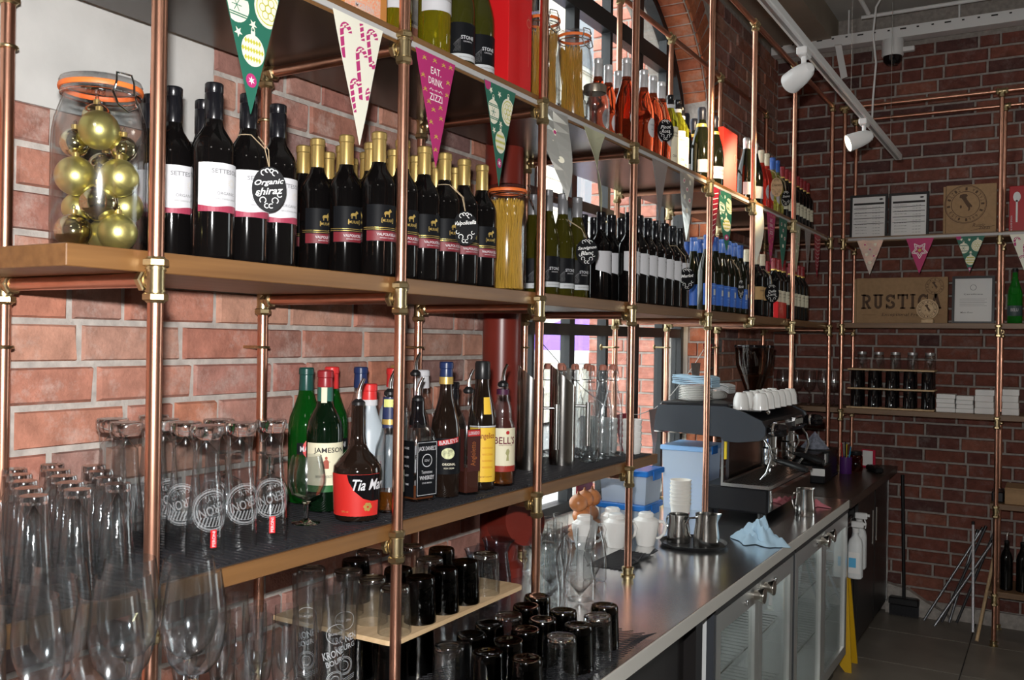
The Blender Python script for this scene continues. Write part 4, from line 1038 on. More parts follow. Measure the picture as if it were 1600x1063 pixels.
        def d1(m):
            p = star_pts(0, .075, .050, .5); p.append(p[0])
            for a, b in zip(p, p[1:]): stroke_on(m, [a, b], .004, F)
            p = star_pts(0, .075, .034, .5); p.append(p[0])
            for a, b in zip(p, p[1:]): stroke_on(m, [a, b], .003, F)
        pr('white', d1)
        pr('gold', lambda m: poly_on(m, star_pts(0, .075, .014, .5, 6), F))
    elif motif == 'stripe':
        def d1(m):
            for k in range(9):
                y = .02 + k * .022; hw = W / 2 * (1 - y / H) - .006
                if hw > .004: stroke_on(m, [(-hw, y), (0, y + .012), (hw, y)], .003, F)
        pr('white', d1)
    elif motif == 'dots':
        def d1(m):
            for (x, y) in ((-.03, .03), (.03, .03), (0, .06), (-.02, .09), (.022, .10), (0, .14)):
                if inside(x, y, .01): poly_on(m, disc_pts(x, y, .010, .010, 14), F)
        pr('cream', d1); 
        pr('mag', lambda m: [poly_on(m, disc_pts(x, y, .006, .006, 10), F2) for x, y in ((-.03, .03), (0, .06), (.022, .10))] and None)
    return o
YF = (0, 1, 0)
bt = thing('bunting', 'paper bunting hanging along the edge of the top shelf', 'bunting')
xb = -1.2345; zt = ZU + PR + .008
fl_specs = [(1.165, 'green', 'bauble', .004, 0, 'green flag with bauble print'), (1.455, 'white', 'cane', .008, 0, 'white flag with pink candy canes'), (1.727, 'magenta', 'text', .004, 0, 'magenta flag with white lettering'), (2.010, 'green', 'bauble', .0, -.10, 'green flag with large white bauble'),
            (2.295, 'silver', 'dots', .05, 1.1, 'twisted silvery flag'), (2.560, 'olive', None, .03, -.9, 'pale flag turned to the window'), (3.11, 'grey', None, .0, -.25, 'grey glitter flag'), (3.39, 'silver', 'dots', .0, .3, 'silvery flag'), (3.70, 'red', 'stripe', .0, .2, 'red glitter flag'), (3.86, 'green', 'bauble', .01, .6, 'green flag turned sideways'),
            (4.36, 'white', None, .0, 1.0, 'narrow white flag'), (4.60, 'pink', 'text', .0, .1, 'pink flag far along'), (4.83, 'green', 'dots', .0, .3, 'green flag far along'), (5.12, 'olive', 'dots', .0, .2, 'pale green flag'), (5.38, 'grey', None, .0, 0, 'grey flag'), (5.62, 'red', 'stripe', .0, .2, 'red flag at the far end')]
for y, c, mo, be, tw, lb in fl_specs: flag(bt, (xb, y, zt), YF, .155, .255, c, mo, be, tw, lb)
rib = pbr('grey_ribbon', (.45, .44, .43), .5)
MB().box(-1.2380, -1.2350, .82, 5.90, zt - .002, zt + .010).build('ribbon', rib, bt, smooth=False)
b2 = thing('bunting', 'paper bunting along the upper shelf of the end wall', 'bunting')
for x, c, mo, lb in ((-1.00, 'silver', 'dots', 'silvery flag with dots'), (-.72, 'pink', 'star', 'pink flag with a white star'), (-.45, 'green', 'bauble', 'green flag with baubles'), (-.17, 'white', 'cane', 'white flag at the picture edge')): flag(b2, (x, 5.986, 2.372), (1, 0, 0), .155, .215, c, mo, .004, 0, lb)
MB().box(-1.13, .55, 5.985, 5.9875, 2.370, 2.384).build('ribbon', rib, b2, smooth=False)
b3 = thing('bunting', 'short bunting strung across the window above the swing-top bottles', 'bunting')
pts = [(-1.66, 3.02 + .19 * k, 1.72 - .33 * math.sin(PI * k / 10)) for k in range(11)]
MB().tube(pts, .002, 5).build('cord', white_paper, b3)
for k, c, mo in ((1, 'silver', None), (4, 'red', None), (6, 'grey', None), (9, 'silver', None), (10, 'red', 'stripe')): flag(b3, (pts[k][0] + .002, pts[k][1], pts[k][2]), YF, .15, .215, c, mo, .0, .1, 'small flag in front of the window')

# ================================================================ SPIRIT BOTTLES ON THE RUBBER MAT
green_glass = pbr('vermouth_green_glass', (.006, .10, .010), .05, trans=.6, ior=1.3)
navy = pbr('navy_cap', (.015, .03, .10), .3); red_cap = pbr('bright_red_cap', (.62, .03, .03), .35); yellow_lab = pbr('yellow_label', (.80, .50, .04), .55)
amber_liq = pbr('amber_spirit', (.55, .17, .02), .03, trans=.85, ior=1.34); choc = pbr('dark_brown_bottle', (.012, .007, .005), .06, coat=.3); frost = pbr('frosted_bottle', (.60, .68, .74), .35, trans=.3)
bronze_lab = pbr('bronze_print', (.45, .16, .05), .4, .4)
def pourer(par, z, r=.011):
    m = MB(); m.lathe([(r, z - .004), (r + .004, z), (r + .004, z + .006), (r, z + .010), (.006, z + .014), (0, z + .014)], 16)
    m.build('pourer_collar', black_plastic, par)
    MB().tube([(0, 0, z + .010), (0, .001, z + .028), (.002, .004, z + .042), (.007, .010, z + .058)], [.0062, .0052, .0045, .0040], 10).build('pourer_spout', chrome, par)
def spirit(name, lab, x, y, rz=0.): return thing(name, lab, 'spirit bottle', (x, y, ZLM), rz)
def shell(prof): # outer wall plus inner wall for clear bottles
    return prof + [(max(r - .0025, 0), z) for r, z in reversed(prof[1:])] + [(0, prof[0][1] + .006)]
A0 = -42
def body(t, prof, mat, seg=32): return MB().lathe(prof, seg).build('glass_body', mat, t, angle=50)
def lab_text(t, mat, r, z0, z1, a0, a1, items, imat=ink): 
    l = MB().patch(r, z0, z1, a0, a1).build('label', mat, t)
    if items: lettering(l, imat, items, r, .0012)
    return l
VER = [(0, .004), (.034, 0), (.040, .003), (.0415, .012), (.0415, .185), (.038, .206), (.028, .232), (.0195, .258), (.0165, .275), (.016, .318), (0, .319)]
for k, (x, y, cap, lb) in enumerate([(-1.560, 1.668, pbr('green_cap', (.01, .06, .05), .3), 'green vermouth bottle with dark green cap'), (-1.570, 1.770, red_cap, 'green vermouth bottle with red cap, half hidden')]):
    t = spirit('vermouth_bottle', lb, x, y); body(t, VER, green_glass); capsule(.268, .324, cap, t, .0175, .0178)
    l = lab_text(t, lab_black, .0418, .118, .146, -75, 25, [('MARTINI', .052, .013, -28, .132)], lab_white)
    m = MB(); f = cylfn(.0418, -30, .0009); poly_on(m, disc_pts(0, .132, .019, .024, 20), f); m.build('red_disc', red_cap, l, smooth=False)
t = spirit('whiskey_bottle', 'dark green whiskey bottle with red cap and big cream label', -1.452, 1.615)
body(t, [(0, .004), (.034, 0), (.040, .003), (.0410, .010), (.0410, .185), (.038, .204), (.030, .222), (.021, .238), (.0175, .255), (.0165, .32), (0, .322)], pbr('whiskey_green', (.002, .008, .003), .06))
capsule(.283, .322, cap_red, t, .0182, .0182); MB().patch(.0178, .240, .283, 0, 360, 24, r1=.0172).build('neck_label', pbr('neck_green', (.03, .12, .09), .5), t)
MB().patch(.0183, .240, .283, -75, -35, 6).build('neck_strip', cream_paper, t)
l = lab_text(t, cream_paper, .0412, .062, .158, -112, 40, [('JAMESON', .074, .0150, -30, .140), ('TRIPLE DISTILLED', .03, .003, -50, .115), ('IRISH WHISKEY', .038, .006, -48, .082)])
MB().patch(.0414, .047, .062, -112, 0).build('green_strip', pbr('strip_green', (.02, .12, .03), .5), l)
m = MB(); f = cylfn(.0412, -42, .0013); poly_on(m, [(-.006, .100), (.006, .100), (.006, .116), (.003, .120), (-.003, .120), (-.006, .116)], f); poly_on(m, disc_pts(0, .124, .003, .004, 10), f); m.build('crest', pbr('crest_red', (.35, .07, .04), .6), l, smooth=False)
t = spirit('coffee_liqueur_bottle', 'broad-shouldered dark coffee liqueur bottle with red and black label', -1.322, 1.578)
P_ = [(0, .004), (.040, 0), (.047, .003), (.0495, .012), (.0530, .105), (.0515, .118), (.040, .134), (.026, .148), (.0185, .163), (.0155, .185), (.0145, .250), (0, .252)]
body(t, P_, choc); pourer(t, .250)
def conefn(r0, z0, r1, z1, az, off=.0012):
    return lambda u, v: ((r0 + (r1 - r0) * (v - z0) / (z1 - z0) + off) * math.cos(math.radians(az) + u / r0), (r0 + (r1 - r0) * (v - z0) / (z1 - z0) + off) * math.sin(math.radians(az) + u / r0), v)
l = MB().patch(.0500, .014, .104, -128, 10, 16, r1=.0533).build('label', pbr('liqueur_red', (.55, .02, .015), .5), t)
MB().patch(.0498, .022, .102, -142, -128, 4, r1=.0531).build('side_label', cream_paper, t)
f = conefn(.0500, .014, .0533, .104, -40); m = MB(); poly_on(m, [(-.030, .1035), (.044, .1035), (.044, .046), (.022, .046), (.004, .052), (-.014, .068), (-.026, .088)], f); m.build('dark_field', black_gloss, l, smooth=False)
m = MB(); f = conefn(.0500, .014, .0533, .104, -12, .0026); text_on(m, 'Tia Maria', f, .085, .024, 0, .082, .35); m.build('lettering', lab_white, l, smooth=False)
m = MB(); f = conefn(.0500, .014, .0533, .104, -24, .0018); [poly_on(m, disc_pts(.006 * math.cos(k), .034 + .006 * math.sin(k), .004, .004, 8), f) for k in range(6)]; text_on(m, '20% vol', conefn(.05, .014, .0533, .104, -80, .0016), .016, .004, 0, .024); m.build('gold_print', gold_ink, l, smooth=False)
t = spirit('brandy_bottle', 'clear brandy bottle with navy neck and little amber left, behind the near copper post', -1.322, 1.690)
body(t, shell([(0, .004), (.028, 0), (.033, .003), (.034, .01), (.034, .125), (.031, .150), (.022, .175), (.0165, .20), (.0155, .265), (.016, .268)]), clear)
MB().lathe([(0, .007), (.030, .007), (.031, .012), (.031, .048), (0, .048)], 28).build('liquid', amber_liq, t); pourer(t, .268)
MB().patch(.0172, .192, .262, 0, 360, 24, r1=.0162).build('neck_sleeve', pbr('navy_sleeve', (.02, .03, .09), .4), t); MB().patch(.0178, .200, .212, 0, 360, 24).build('gold_band', gold_ink, t); MB().patch(.0182, .240, .258, -100, -20, 8).build('seal', pbr('seal_lime', (.6, .62, .2), .5), t)
lab_text(t, cream_paper, .0342, .045, .095, -30, 60, [('AMARO', .03, .007, 0, .08)])
t = spirit('whiskey_bottle', 'square whiskey bottle with ornate black and white label', -1.362, 1.852, math.radians(-6)); t.rotation_euler.z = math.radians(-14)
def square(prof, n=6):
    """rounded-square bottle: prof = (half side, corner fraction, z)"""
    v = []; f = []; K = 24
    for s, c, z in prof:
        for k in range(K):
            a = 2 * PI * (k + .5) / K; ca, sa = math.cos(a), math.sin(a)
            e = 2 + 8 * (1 - c); q = (abs(ca) ** e + abs(sa) ** e) ** (-1 / e); v.append((s * q * ca, s * q * sa, z))
    for i in range(len(prof) - 1):
        for k in range(K): f.append((i * K + k, i * K + (k + 1) % K, (i + 1) * K + (k + 1) % K, (i + 1) * K + k))
    f += [tuple(range(K - 1, -1, -1)), tuple(range((len(prof) - 1) * K, len(prof) * K))]
    return MB().add(v, f)
square([(.034, .3, 0), (.037, .25, .004), (.037, .25, .150), (.034, .3, .165), (.022, .7, .185), (.016, 1, .200), (.015, 1, .230)]).build('glass_body', clear, t, angle=50)
square([(.033, .3, .006), (.033, .3, .040)]).build('liquid', pbr('whiskey_dregs', (.10, .03, .01), .05), t)
MB().lathe([(.021, .178), (.0225, .186), (.021, .200), (.0165, .214), (.0160, .244), (0, .245)], 22).build('neck_sleeve', black_gloss, t); pourer(t, .244)
l = MB().add([(.0378, -.034, .012), (.0378, .034, .012), (.0378, .034, .148), (.0378, -.034, .148)], [(0, 1, 2, 3)]).build('label', lab_black, t, smooth=False)
MB().add([(-.034, -.0378, .012), (.034, -.0378, .012), (.034, -.0378, .148), (-.034, -.0378, .148)], [(0, 1, 2, 3)]).build('side_label', lab_black, t, smooth=False)
m = MB(); f = planefn((.0382, 0, 0), (0, 1, 0), (0, 0, 1))
for s, wd, ht, z in (("JACK DANIEL'S", .056, .014, .128), ('Tennessee', .034, .008, .072), ('WHISKEY', .046, .010, .058), ('SOUR MASH', .03, .004, .045), ('OLD No.7', .016, .006, .100)): text_on(m, s, f, wd, ht, 0, z)
for a in (((-.03, .016), (.03, .016)), ((.03, .016), (.03, .144)), ((.03, .144), (-.03, .144)), ((-.03, .144), (-.03, .016))): stroke_on(m, a, .0012, f)
ring_on(m, 0, .100, .015, .002, f)
f = planefn((0, -.0382, 0), (1, 0, 0), (0, 0, 1))
for k in range(5): text_on(m, ('TENNESSEE', 'WHISKEY', 'LYNCHBURG', 'DISTILLERY', 'OLD TIME')[k], f, .03, .005, 0, .13 - .022 * k)
m.build('lettering', lab_white, l, smooth=False)
t = spirit('cream_liqueur_bottle', 'tall dark cream liqueur bottle with navy cap and red ribbon label', -1.332, 1.930)
body(t, [(0, .004), (.030, 0), (.036, .003), (.037, .01), (.037, .165), (.034, .192), (.026, .220), (.0185, .248), (.0155, .275), (.0150, .335), (0, .337)], choc); capsule(.302, .340, navy, t, .0168, .0172)
MB().patch(.0172, .284, .302, 0, 360, 22).build('neck_band', gold_ink, t)
l = lab_text(t, lab_black, .0373, .060, .150, -95, 60, [('ORIGINAL', .034, .006, -40, .085), ('IRISH CREAM', .026, .004, -40, .075)], lab_cream)
m = MB(); poly_on(m, [(-.028, .130), (.030, .140), (.030, .153), (-.028, .143)], cylfn(.0376, -44)); r_ = m.build('red_ribbon', pbr('ribbon_red', (.45, .02, .02), .5), l, smooth=False)
m = MB(); text_on(m, 'BAILEYS', cylfn(.0376, -42, .0018), .048, .010, 0, .1415, 0, .17); m.build('lettering', lab_white, r_, smooth=False)
m = MB(); f = cylfn(.0376, -44, .0010); poly_on(m, disc_pts(0, .112, .017, .014, 18), f); m.build('vignette', pbr('vignette_green', (.50, .52, .30), .6, var=.5, vscale=120), l, smooth=False)
t = spirit('liqueur_bottle', 'slim square liqueur bottle with dark red label beside the yellow-labelled one', -1.308, 1.997, 0); t.rotation_euler.z = math.radians(-20)
square([(.024, .4, 0), (.026, .3, .004), (.0255, .3, .175), (.022, .4, .192), (.014, 1, .212), (.0125, 1, .240), (.0128, 1, .262)]).build('glass_body', clear, t, angle=50); pourer(t, .262, .010)
square([(.023, .3, .006), (.023, .3, .070)]).build('liquid', pbr('sambuca_dark', (.05, .015, .01), .05), t)
l = MB().add([(.0266, -.020, .060), (.0266, .020, .060), (.0266, .020, .168), (.0266, -.020, .168)], [(0, 1, 2, 3)]).build('label', pbr('dark_maroon', (.05, .012, .01), .5), t, smooth=False)
MB().add([(-.020, -.0266, .060), (.020, -.0266, .060), (.020, -.0266, .168), (-.020, -.0266, .168)], [(0, 1, 2, 3)]).build('side_label', pbr('dark_maroon', (.05, .012, .01), .5), t, smooth=False)
MB().add([(.0269, -.020, .150), (.0269, .020, .150), (.0269, .020, .166), (.0269, -.020, .166)], [(0, 1, 2, 3)]).build('red_strip', pbr('ribbon_red', (.45, .02, .02), .5), l, smooth=False)
m = MB(); f = planefn((.0272, 0, 0), (0, 1, 0), (0, 0, 1)); text_on(m, 'LUXARDO', f, .034, .009, 0, .158); m.build('lettering', lab_white, l, smooth=False)
m = MB(); f = planefn((.0270, 0, 0), (0, 1, 0), (0, 0, 1)); text_on(m, 'Angioletto', f, .062, .020, 0, .105, 0, PI / 2); m.build('script', bronze_lab, l, smooth=False)
t = spirit('hazelnut_liqueur_bottle', 'dark brown monk-shaped liqueur bottle with big yellow label', -1.322, 2.085)
body(t, [(0, .004), (.032, 0), (.036, .003), (.0365, .01), (.0350, .05), (.0365, .165), (.0355, .190), (.030, .225), (.023, .255), (.019, .280), (.0185, .305), (0, .306)], choc); MB().lathe([(.0195, .292), (.0205, .296), (.0205, .334), (.018, .340), (0, .341)], 22).build('cap', black_plastic, t)
l = MB().patch(.0368, .022, .165, -112, 20, 14).build('label', yellow_lab, t); lettering(l, pbr('label_brown', (.25, .04, .01), .6), [('Frangelico', .056, .020, -42, .142), ('Original Liqueur', .045, .006, -42, .036)], .0368, .0014)
m = MB()
for k in range(4): text_on(m, 'NOCCIOLA', cylfn(.0368, -30, .0013), .03, .005, 0, .112 - k * .017); poly_on(m, disc_pts(-.026, .112 - k * .017, .005, .006, 10), cylfn(.0368, -30, .0013))
m.build('print', pbr('label_orange', (.55, .12, .01), .6), l, smooth=False)
MB().patch(.0369, .166, .170, -115, 60).build('white_cord', lab_white, t)
m = MB(); poly_on(m, [(-.010, .20), (.010, .20), (.010, .245), (-.010, .245)], lambda u, v: ((.0365 - (v - .18) * .17 + .0016) * math.cos(math.radians(-30) + u / .03), (.0365 - (v - .18) * .17 + .0016) * math.sin(math.radians(-30) + u / .03), v)); m.build('neck_label', yellow_lab, t, smooth=False)
t = spirit('whisky_bottle', 'clear whisky bottle with cream label and little amber left, last in the row', -1.310, 2.172)
body(t, shell([(0, .004), (.030, 0), (.034, .003), (.0345, .01), (.0345, .150), (.033, .165), (.026, .180), (.0255, .186), (.0265, .192), (.0240, .215), (.0170, .235), (.0150, .262), (.0155, .272)]), clear)
MB().lathe([(0, .007), (.031, .007), (.0318, .012), (.0318, .052), (0, .052)], 28).build('liquid', amber_liq, t); pourer(t, .272)
MB().patch(.0168, .248, .262, 0, 360, 22).build('neck_band', pbr('plum_band', (.06, .01, .04), .5), t)
l = lab_text(t, cream_paper, .0347, .052, .158, -112, 35, [("BELL'S", .060, .020, -45, .125), ('BLENDED SCOTCH WHISKY', .040, .003, -40, .112)], pbr('label_plum', (.15, .02, .03), .6))
MB().patch(.0348, .040, .056, -108, 20).build('red_foot', pbr('foot_red', (.32, .03, .02), .5), l)
m = MB(); f = cylfn(.0347, -34, .0014); poly_on(m, [(-.004, .070), (.004, .070), (.003, .085), (.006, .096), (.002, .103), (-.003, .100), (-.006, .090), (-.002, .084)], f); m.build('figure_print', pbr('olive_ink', (.35, .34, .15), .6), l, smooth=False)
m = MB(); poly_on(m, disc_pts(0, .146, .005, .005, 12), cylfn(.0347, -34, .0014)); m.build('emblem', pbr('ribbon_red', (.45, .02, .02), .5), l, smooth=False)
# plainer bottles standing behind the front row
def plain(name, lb, x, y, prof, mat, capmat, cz, extra=None):
    t = spirit(name, lb, x, y); body(t, prof, mat)
    if capmat: capsule(cz[0], cz[1], capmat, t, cz[2], cz[2])
    else: pourer(t, prof[-1][1], .010)
    if extra: extra(t)
TALL = [(0, .004), (.032, 0), (.037, .003), (.038, .01), (.038, .185), (.034, .208), (.022, .235), (.0165, .258), (.0155, .316), (0, .318)]
plain('vodka_bottle', 'clear bottle with dark blue cap behind the cream-labelled green bottle', -1.560, 1.870, TALL, clear, navy, (.268, .322, .018))
plain('peach_liqueur_bottle', 'frosted white bottle with red cap behind the broad-shouldered dark bottle', -1.420, 1.735, [(r, z * .90) for r, z in TALL], frost, red_cap, (.238, .288, .0185), lambda t: [MB().patch(.0188, .236, .250, 0, 360, 22).build('neck_band', lab_white, t), lab_text(t, lab_white, .0382, .06, .12, -70, 20, [('ARCHERS', .04, .01, -30, .10)], red_cap)])
plain('peach_liqueur_bottle', 'frosted bottle with red cap, second and farther back', -1.520, 1.955, TALL, frost, red_cap, (.268, .318, .0182))
plain('gin_bottle', 'clear bottle with gold cap seen over the red-capped ones', -1.585, 2.055, TALL, clear, cap_gold, (.258, .322, .0185))
plain('rum_bottle', 'clear pourer-topped rum bottle behind the square whiskey bottle', -1.455, 1.965, [(r, z * .95) for r, z in TALL], clear, None, None, lambda t: lab_text(t, lab_white, .0382, .05, .12, -70, 40, [('RUM', .04, .012, -20, .09)]))
plain('gin_bottle', 'clear bottle with white cap behind the tall cream liqueur bottle', -1.500, 2.060, [(r, z * .97) for r, z in TALL], clear, lab_white, (.262, .312, .0182))
plain('aperitif_bottle', 'dark bottle with black cap behind the slim square bottle', -1.410, 2.075, [(r, z * .88) for r, z in TALL], choc, cap_black, (.235, .282, .0175))
plain('bitters_bottle', 'slim teal pourer bottle between JAMESON and Tia Maria', -1.430, 1.520 + .20, [(r * .0 + r * .62, z * .82) for r, z in TALL], pbr('teal_bottle', (.01, .10, .11), .05), None, None) if False else None

# ================================================================ STEEL CYLINDERS, SWING-TOP BOTTLES, RAMEKINS
def cooler(x, y, lab):
    t = thing('slant_cylinder', lab, 'dispenser', (x, y, ZLM)); R = .042; v = []; f = []; n = 36
    dirv = Vector((.861, .509, 0))
    for k in range(n):
        a = 2 * PI * k / n; c, s = math.cos(a), math.sin(a); q = (c * dirv.x + s * dirv.y)
        zt_ = .285 - q * .036
        v += [(R * c, R * s, 0), (R * c, R * s, zt_), ((R - .0015) * c, (R - .0015) * s, zt_), ((R - .0015) * c, (R - .0015) * s, .02)]
    for k in range(n):
        a = 4 * k; b = 4 * ((k + 1) % n); f += [(a, b, b + 1, a + 1), (a + 1, b + 1, b + 2, a + 2), (a + 2, b + 2, b + 3, a + 3)]
    f += [tuple(4 * k for k in range(n))[::-1], tuple(4 * k + 3 for k in range(n))]
    MB().add(v, f).build('cylinder', pbr('polished_steel', (.60, .58, .55), .16, 1.), t)
    d = dirv; p = d * R
    m = MB(); m.cyl(p + Vector((0, 0, .188)), d * (R + .038) + Vector((0, 0, .188)), .0045); m.build('handle_arm', steel, t)
    m = MB(); m.cyl(d * (R + .040) + Vector((0, 0, .06)), d * (R + .040) + Vector((0, 0, .20)), .0085, seg=18); m.build('handle_bar', steel, t)
cooler(-1.405, 2.495, 'slant-topped stainless steel cylinder nearer the whisky bottle')
cooler(-1.372, 2.648, 'slant-topped stainless steel cylinder beside the swing-top bottles')
t = thing('swing_top_bottle', None, 'bottle'); pr = [(0, .006), (.030, 0), (.034, .004), (.0345, .015), (.0345, .150), (.033, .170), (.026, .205), (.0185, .235), (.0150, .255), (.0145, .282), (.0175, .286), (.0175, .296), (.0150, .300)]
MB().lathe(shell(pr), 8 * 4).build('glass_body', clear_r, t, angle=60)
m = MB(); m.tube([(0, -.0185, .262), (0, -.022, .285), (0, -.014, .312), (0, 0, .318), (0, .014, .312), (0, .022, .285), (0, .0185, .262)], .0012, 5); m.tube([(.017 * math.cos(a * PI / 8), .017 * math.sin(a * PI / 8), .262) for a in range(16)], .0012, 5, True); m.build('wire_bail', chrome, t)
MB().lathe([(0, .299), (.0135, .299), (.0140, .303), (.0140, .312), (.010, .318), (0, .319)], 18).build('stopper', pbr('faded_rubber_stopper', (.42, .16, .11), .5), t)
SW = Proto(t)
for k, (x, y, d) in enumerate([(-1.330, 2.765, 'front row, nearest the steel cylinder'), (-1.330, 2.86, 'front row, middle'), (-1.330, 2.945, 'front row, last before the ramekins'), (-1.420, 2.735, 'back row, nearest the steel cylinder'), (-1.420, 2.83, 'back row, second'), (-1.420, 2.925, 'back row, third'), (-1.510, 2.80, 'against the window, first'), (-1.510, 2.90, 'against the window, second')]):
    SW.put((x, y, ZLM), random.uniform(0, 3), 'clear swing-top glass bottle, ' + d, 'swing-top bottles')
t = thing('ramekin', None, 'ramekin'); MB().lathe([(0, .003), (.028, 0), (.030, .003), (.0335, .026), (.0345, .030), (.0345, .036), (.0325, .036), (.0315, .030), (.028, .006), (0, .006)], 26).build('bowl', white_ceramic, t); RK = Proto(t)
for s, (x, y) in enumerate([(-1.300, 3.050), (-1.385, 3.030), (-1.372, 3.10 + .01)]):
    if s == 2: x, y = -1.47, 3.05
    for k in range(5): RK.put((x, y, ZLM + k * .0215), 0, 'white ramekin, %s from the bottom of the %s stack' % (ORD[k], ['stack beside the copper post', 'middle', 'rear'][s] if s else 'front'), 'ramekins on the shelf end')

# ================================================================ GLASSES ON THE SHELF
def goblet(prof_out, th=.0012, zb=None):
    """open vessel: outer profile bottom to rim, then inner wall back down to zb"""
    zb = zb if zb is not None else prof_out[1][1] + .004
    inn = [(max(r - th, 0), z) for r, z in reversed(prof_out) if z > zb]
    return prof_out + inn + [(0, zb)]
def etched(name, a):
    m = pbr(name, (.62, .64, .66), .8); p = m.node_tree.nodes['Principled BSDF']; p.inputs['Alpha'].default_value = a; return m
frost_print = etched('etched_print', .24)
# tall beer glass, upside down with a heavy foot on top
t = thing('beer_glass', None, 'glass'); BH = .235
pr = [(0, .0), (.028, 0), (.030, .004), (.0295, .018), (.025, .026), (.0225, .050), (.0240, .085), (.0285, .130), (.0325, .170), (.0345, .205), (.0340, BH)]
prI = [(r, BH - z) for r, z in reversed(goblet(pr, .0015, .026))]
MB().lathe(prI, 30).build('glass_body', clear_w, t)
MB().lathe([(0, BH - .0255), (.0235, BH - .0255), (.0278, BH - .0185), (.0285, BH - .005), (.0265, BH - .0012), (0, BH - .0012)], 30).build('heavy_foot', solid_glass, t)
m = MB(); f = lambda u, v: (( .0350 + .0006 - max(0, (v - .06)) * .075) * math.cos(math.radians(-45) + u / .034), (.0350 + .0006 - max(0, (v - .06)) * .075) * math.sin(math.radians(-45) + u / .034), v)
for r in (.040, .036, .031): ring_on(m, 0, .085, r * .95, .0035 if r == .036 else .0012, f, 30)
text_on(m, 'PERONI', f, .058, .018, 0, .085, 0, PI + .3); text_on(m, 'ITALY', f, .03, .008, .004, .108, 0, PI + .3)
for k in range(9): stroke_on(m, [(-.026 + .006 * k, .056), (-.020 + .006 * k, .073)], .0028, f)
m.build('etched_emblem', frost_print, t, smooth=False); BG = Proto(t)
bgs = [(-1.33, 1.165), (-1.33, 1.245), (-1.33, 1.325), (-1.41, 1.185), (-1.41, 1.265), (-1.49, 1.115), (-1.49, 1.20), (-1.57, 1.145), (-1.57, 1.24)]
BGO = []
for k, (x, y) in enumerate(bgs): BGO.append(BG.put((x, y, ZLM), random.uniform(-.5, .5), 'tall etched beer glass turned upside down, %s %s' % (ORD[[0, 1, 2, 0, 1, 0, 1, 0, 1][k]], ['in the front row', 'in the second row', 'in the third row', 'against the brick wall'][[0, 0, 0, 1, 1, 2, 2, 3, 3][k]]), 'tall etched beer glasses'))
for k in (0, 2):
    x, y = bgs[k]; a = math.radians(-62); o = MB().patch(.0352, .018, .050, -52, -34, 4).build('sticker', red_card, BGO[k]); o['label'] = 'small red sticker'
    m = MB(); text_on(m, 'PERONI', cylfn(.0360, -43, .0006), .028, .006, 0, .034, 0, PI / 2); m.build('lettering', lab_white, o, smooth=False)
# slender stemless glasses, upside down
t = thing('sling_glass', None, 'glass'); SH = .160
pr = [(0, 0), (.0195, 0), (.0205, .004), (.0205, .012), (.0225, .05), (.0275, .11), (.0320, SH)]
MB().lathe([(r, SH - z) for r, z in reversed(goblet(pr, .0014, .013))], 26).build('glass_body', clear_w, t); MB().lathe([(0, SH - .0125), (.0188, SH - .0125), (.0190, SH - .004), (.0182, SH - .001), (0, SH - .001)], 26).build('heavy_foot', solid_glass, t); SL = Proto(t); n = 0
for r, x in enumerate((-1.29, -1.36, -1.43, -1.50, -1.57)):
    for k in range(5):
        y = .742 + k * .070 + (.035 if r % 2 else 0)
        if k == 4 and r < 2: continue
        if y > 1.06: continue
        SL.put((x, y, ZLM), 0, 'slender clear glass turned upside down, %s along the %s row from the shelf edge' % (ORD[k], ORD[r]), 'upside-down slender glasses')
# brandy balloons
def balloon(up):
    t = thing('brandy_glass', None, 'glass'); pr = [(0, 0), (.0300, 0), (.0305, .0015), (.012, .005), (.0055, .010), (.0050, .040), (.010, .046), (.030, .062), (.0390, .085), (.0400, .100), (.0360, .125), (.0310, .145)]
    fz = lambda L: L if up else [(r, .145 - z) for r, z in reversed(L)]
    g = [q for q in goblet(pr[7:], .0012, .047)]
    MB().lathe(fz([(0, .0462)] + g[:]), 30).build('bowl', clear, t); MB().lathe(fz(pr[:7] + [(0, .046)]), 26).build('stem_and_foot', solid_glass, t); return t
a = balloon(True); a.location = (-1.378, 1.478, ZLM); a['label'] = 'brandy balloon glass standing upright beside the green vermouth'
a = balloon(False); a.location = (-1.475, 1.47, ZLM); a['label'] = 'brandy balloon glass turned upside down by the beer glasses'
a = balloon(False); a.location = (-1.555, 1.42, ZLM); a['label'] = 'brandy balloon glass upside down against the wall'

# ================================================================ GLASSES ON THE WORKTOP
ZC0 = CT + .0002
# a crate that lifts the wine glasses at the near end
t = thing('glass_crate', 'grey glass crate carrying the wine glasses at the near end of the bar', 'crate', (0, 0, 0))
gp = pbr('grey_crate_plastic', (.22, .23, .25), .5)
m = MB(); m.box(-1.20 - .035, -.945, -.0 + .45, .935, ZC0, ZC0 + .012); m.box(-1.235, -.945, .45, .935, 1.168, 1.18); m.build('decks', gp, t, smooth=False)
for x in (-1.23, -.957):
    for y in (.455, .922): MB().box(x - .005, x + .007, y, y + .008, ZC0 + .012, 1.168).build('corner_post', gp, t, smooth=False)
t = thing('wine_glass', None, 'wine glass')
pr = [(0, 0), (.034, 0), (.0345, .0015), (.015, .005), (.0048, .012), (.0040, .020), (.0040, .078), (.0075, .085), (.022, .094), (.034, .110), (.0415, .135), (.0430, .155), (.0405, .185), (.0345, .228)]
MB().lathe([(0, .0852)] + goblet(pr[8:], .0011, .0875), 36).build('bowl', clear, t); MB().lathe(pr[:8] + [(0, .085)], 26).build('stem_and_foot', solid_glass, t); WG = Proto(t)
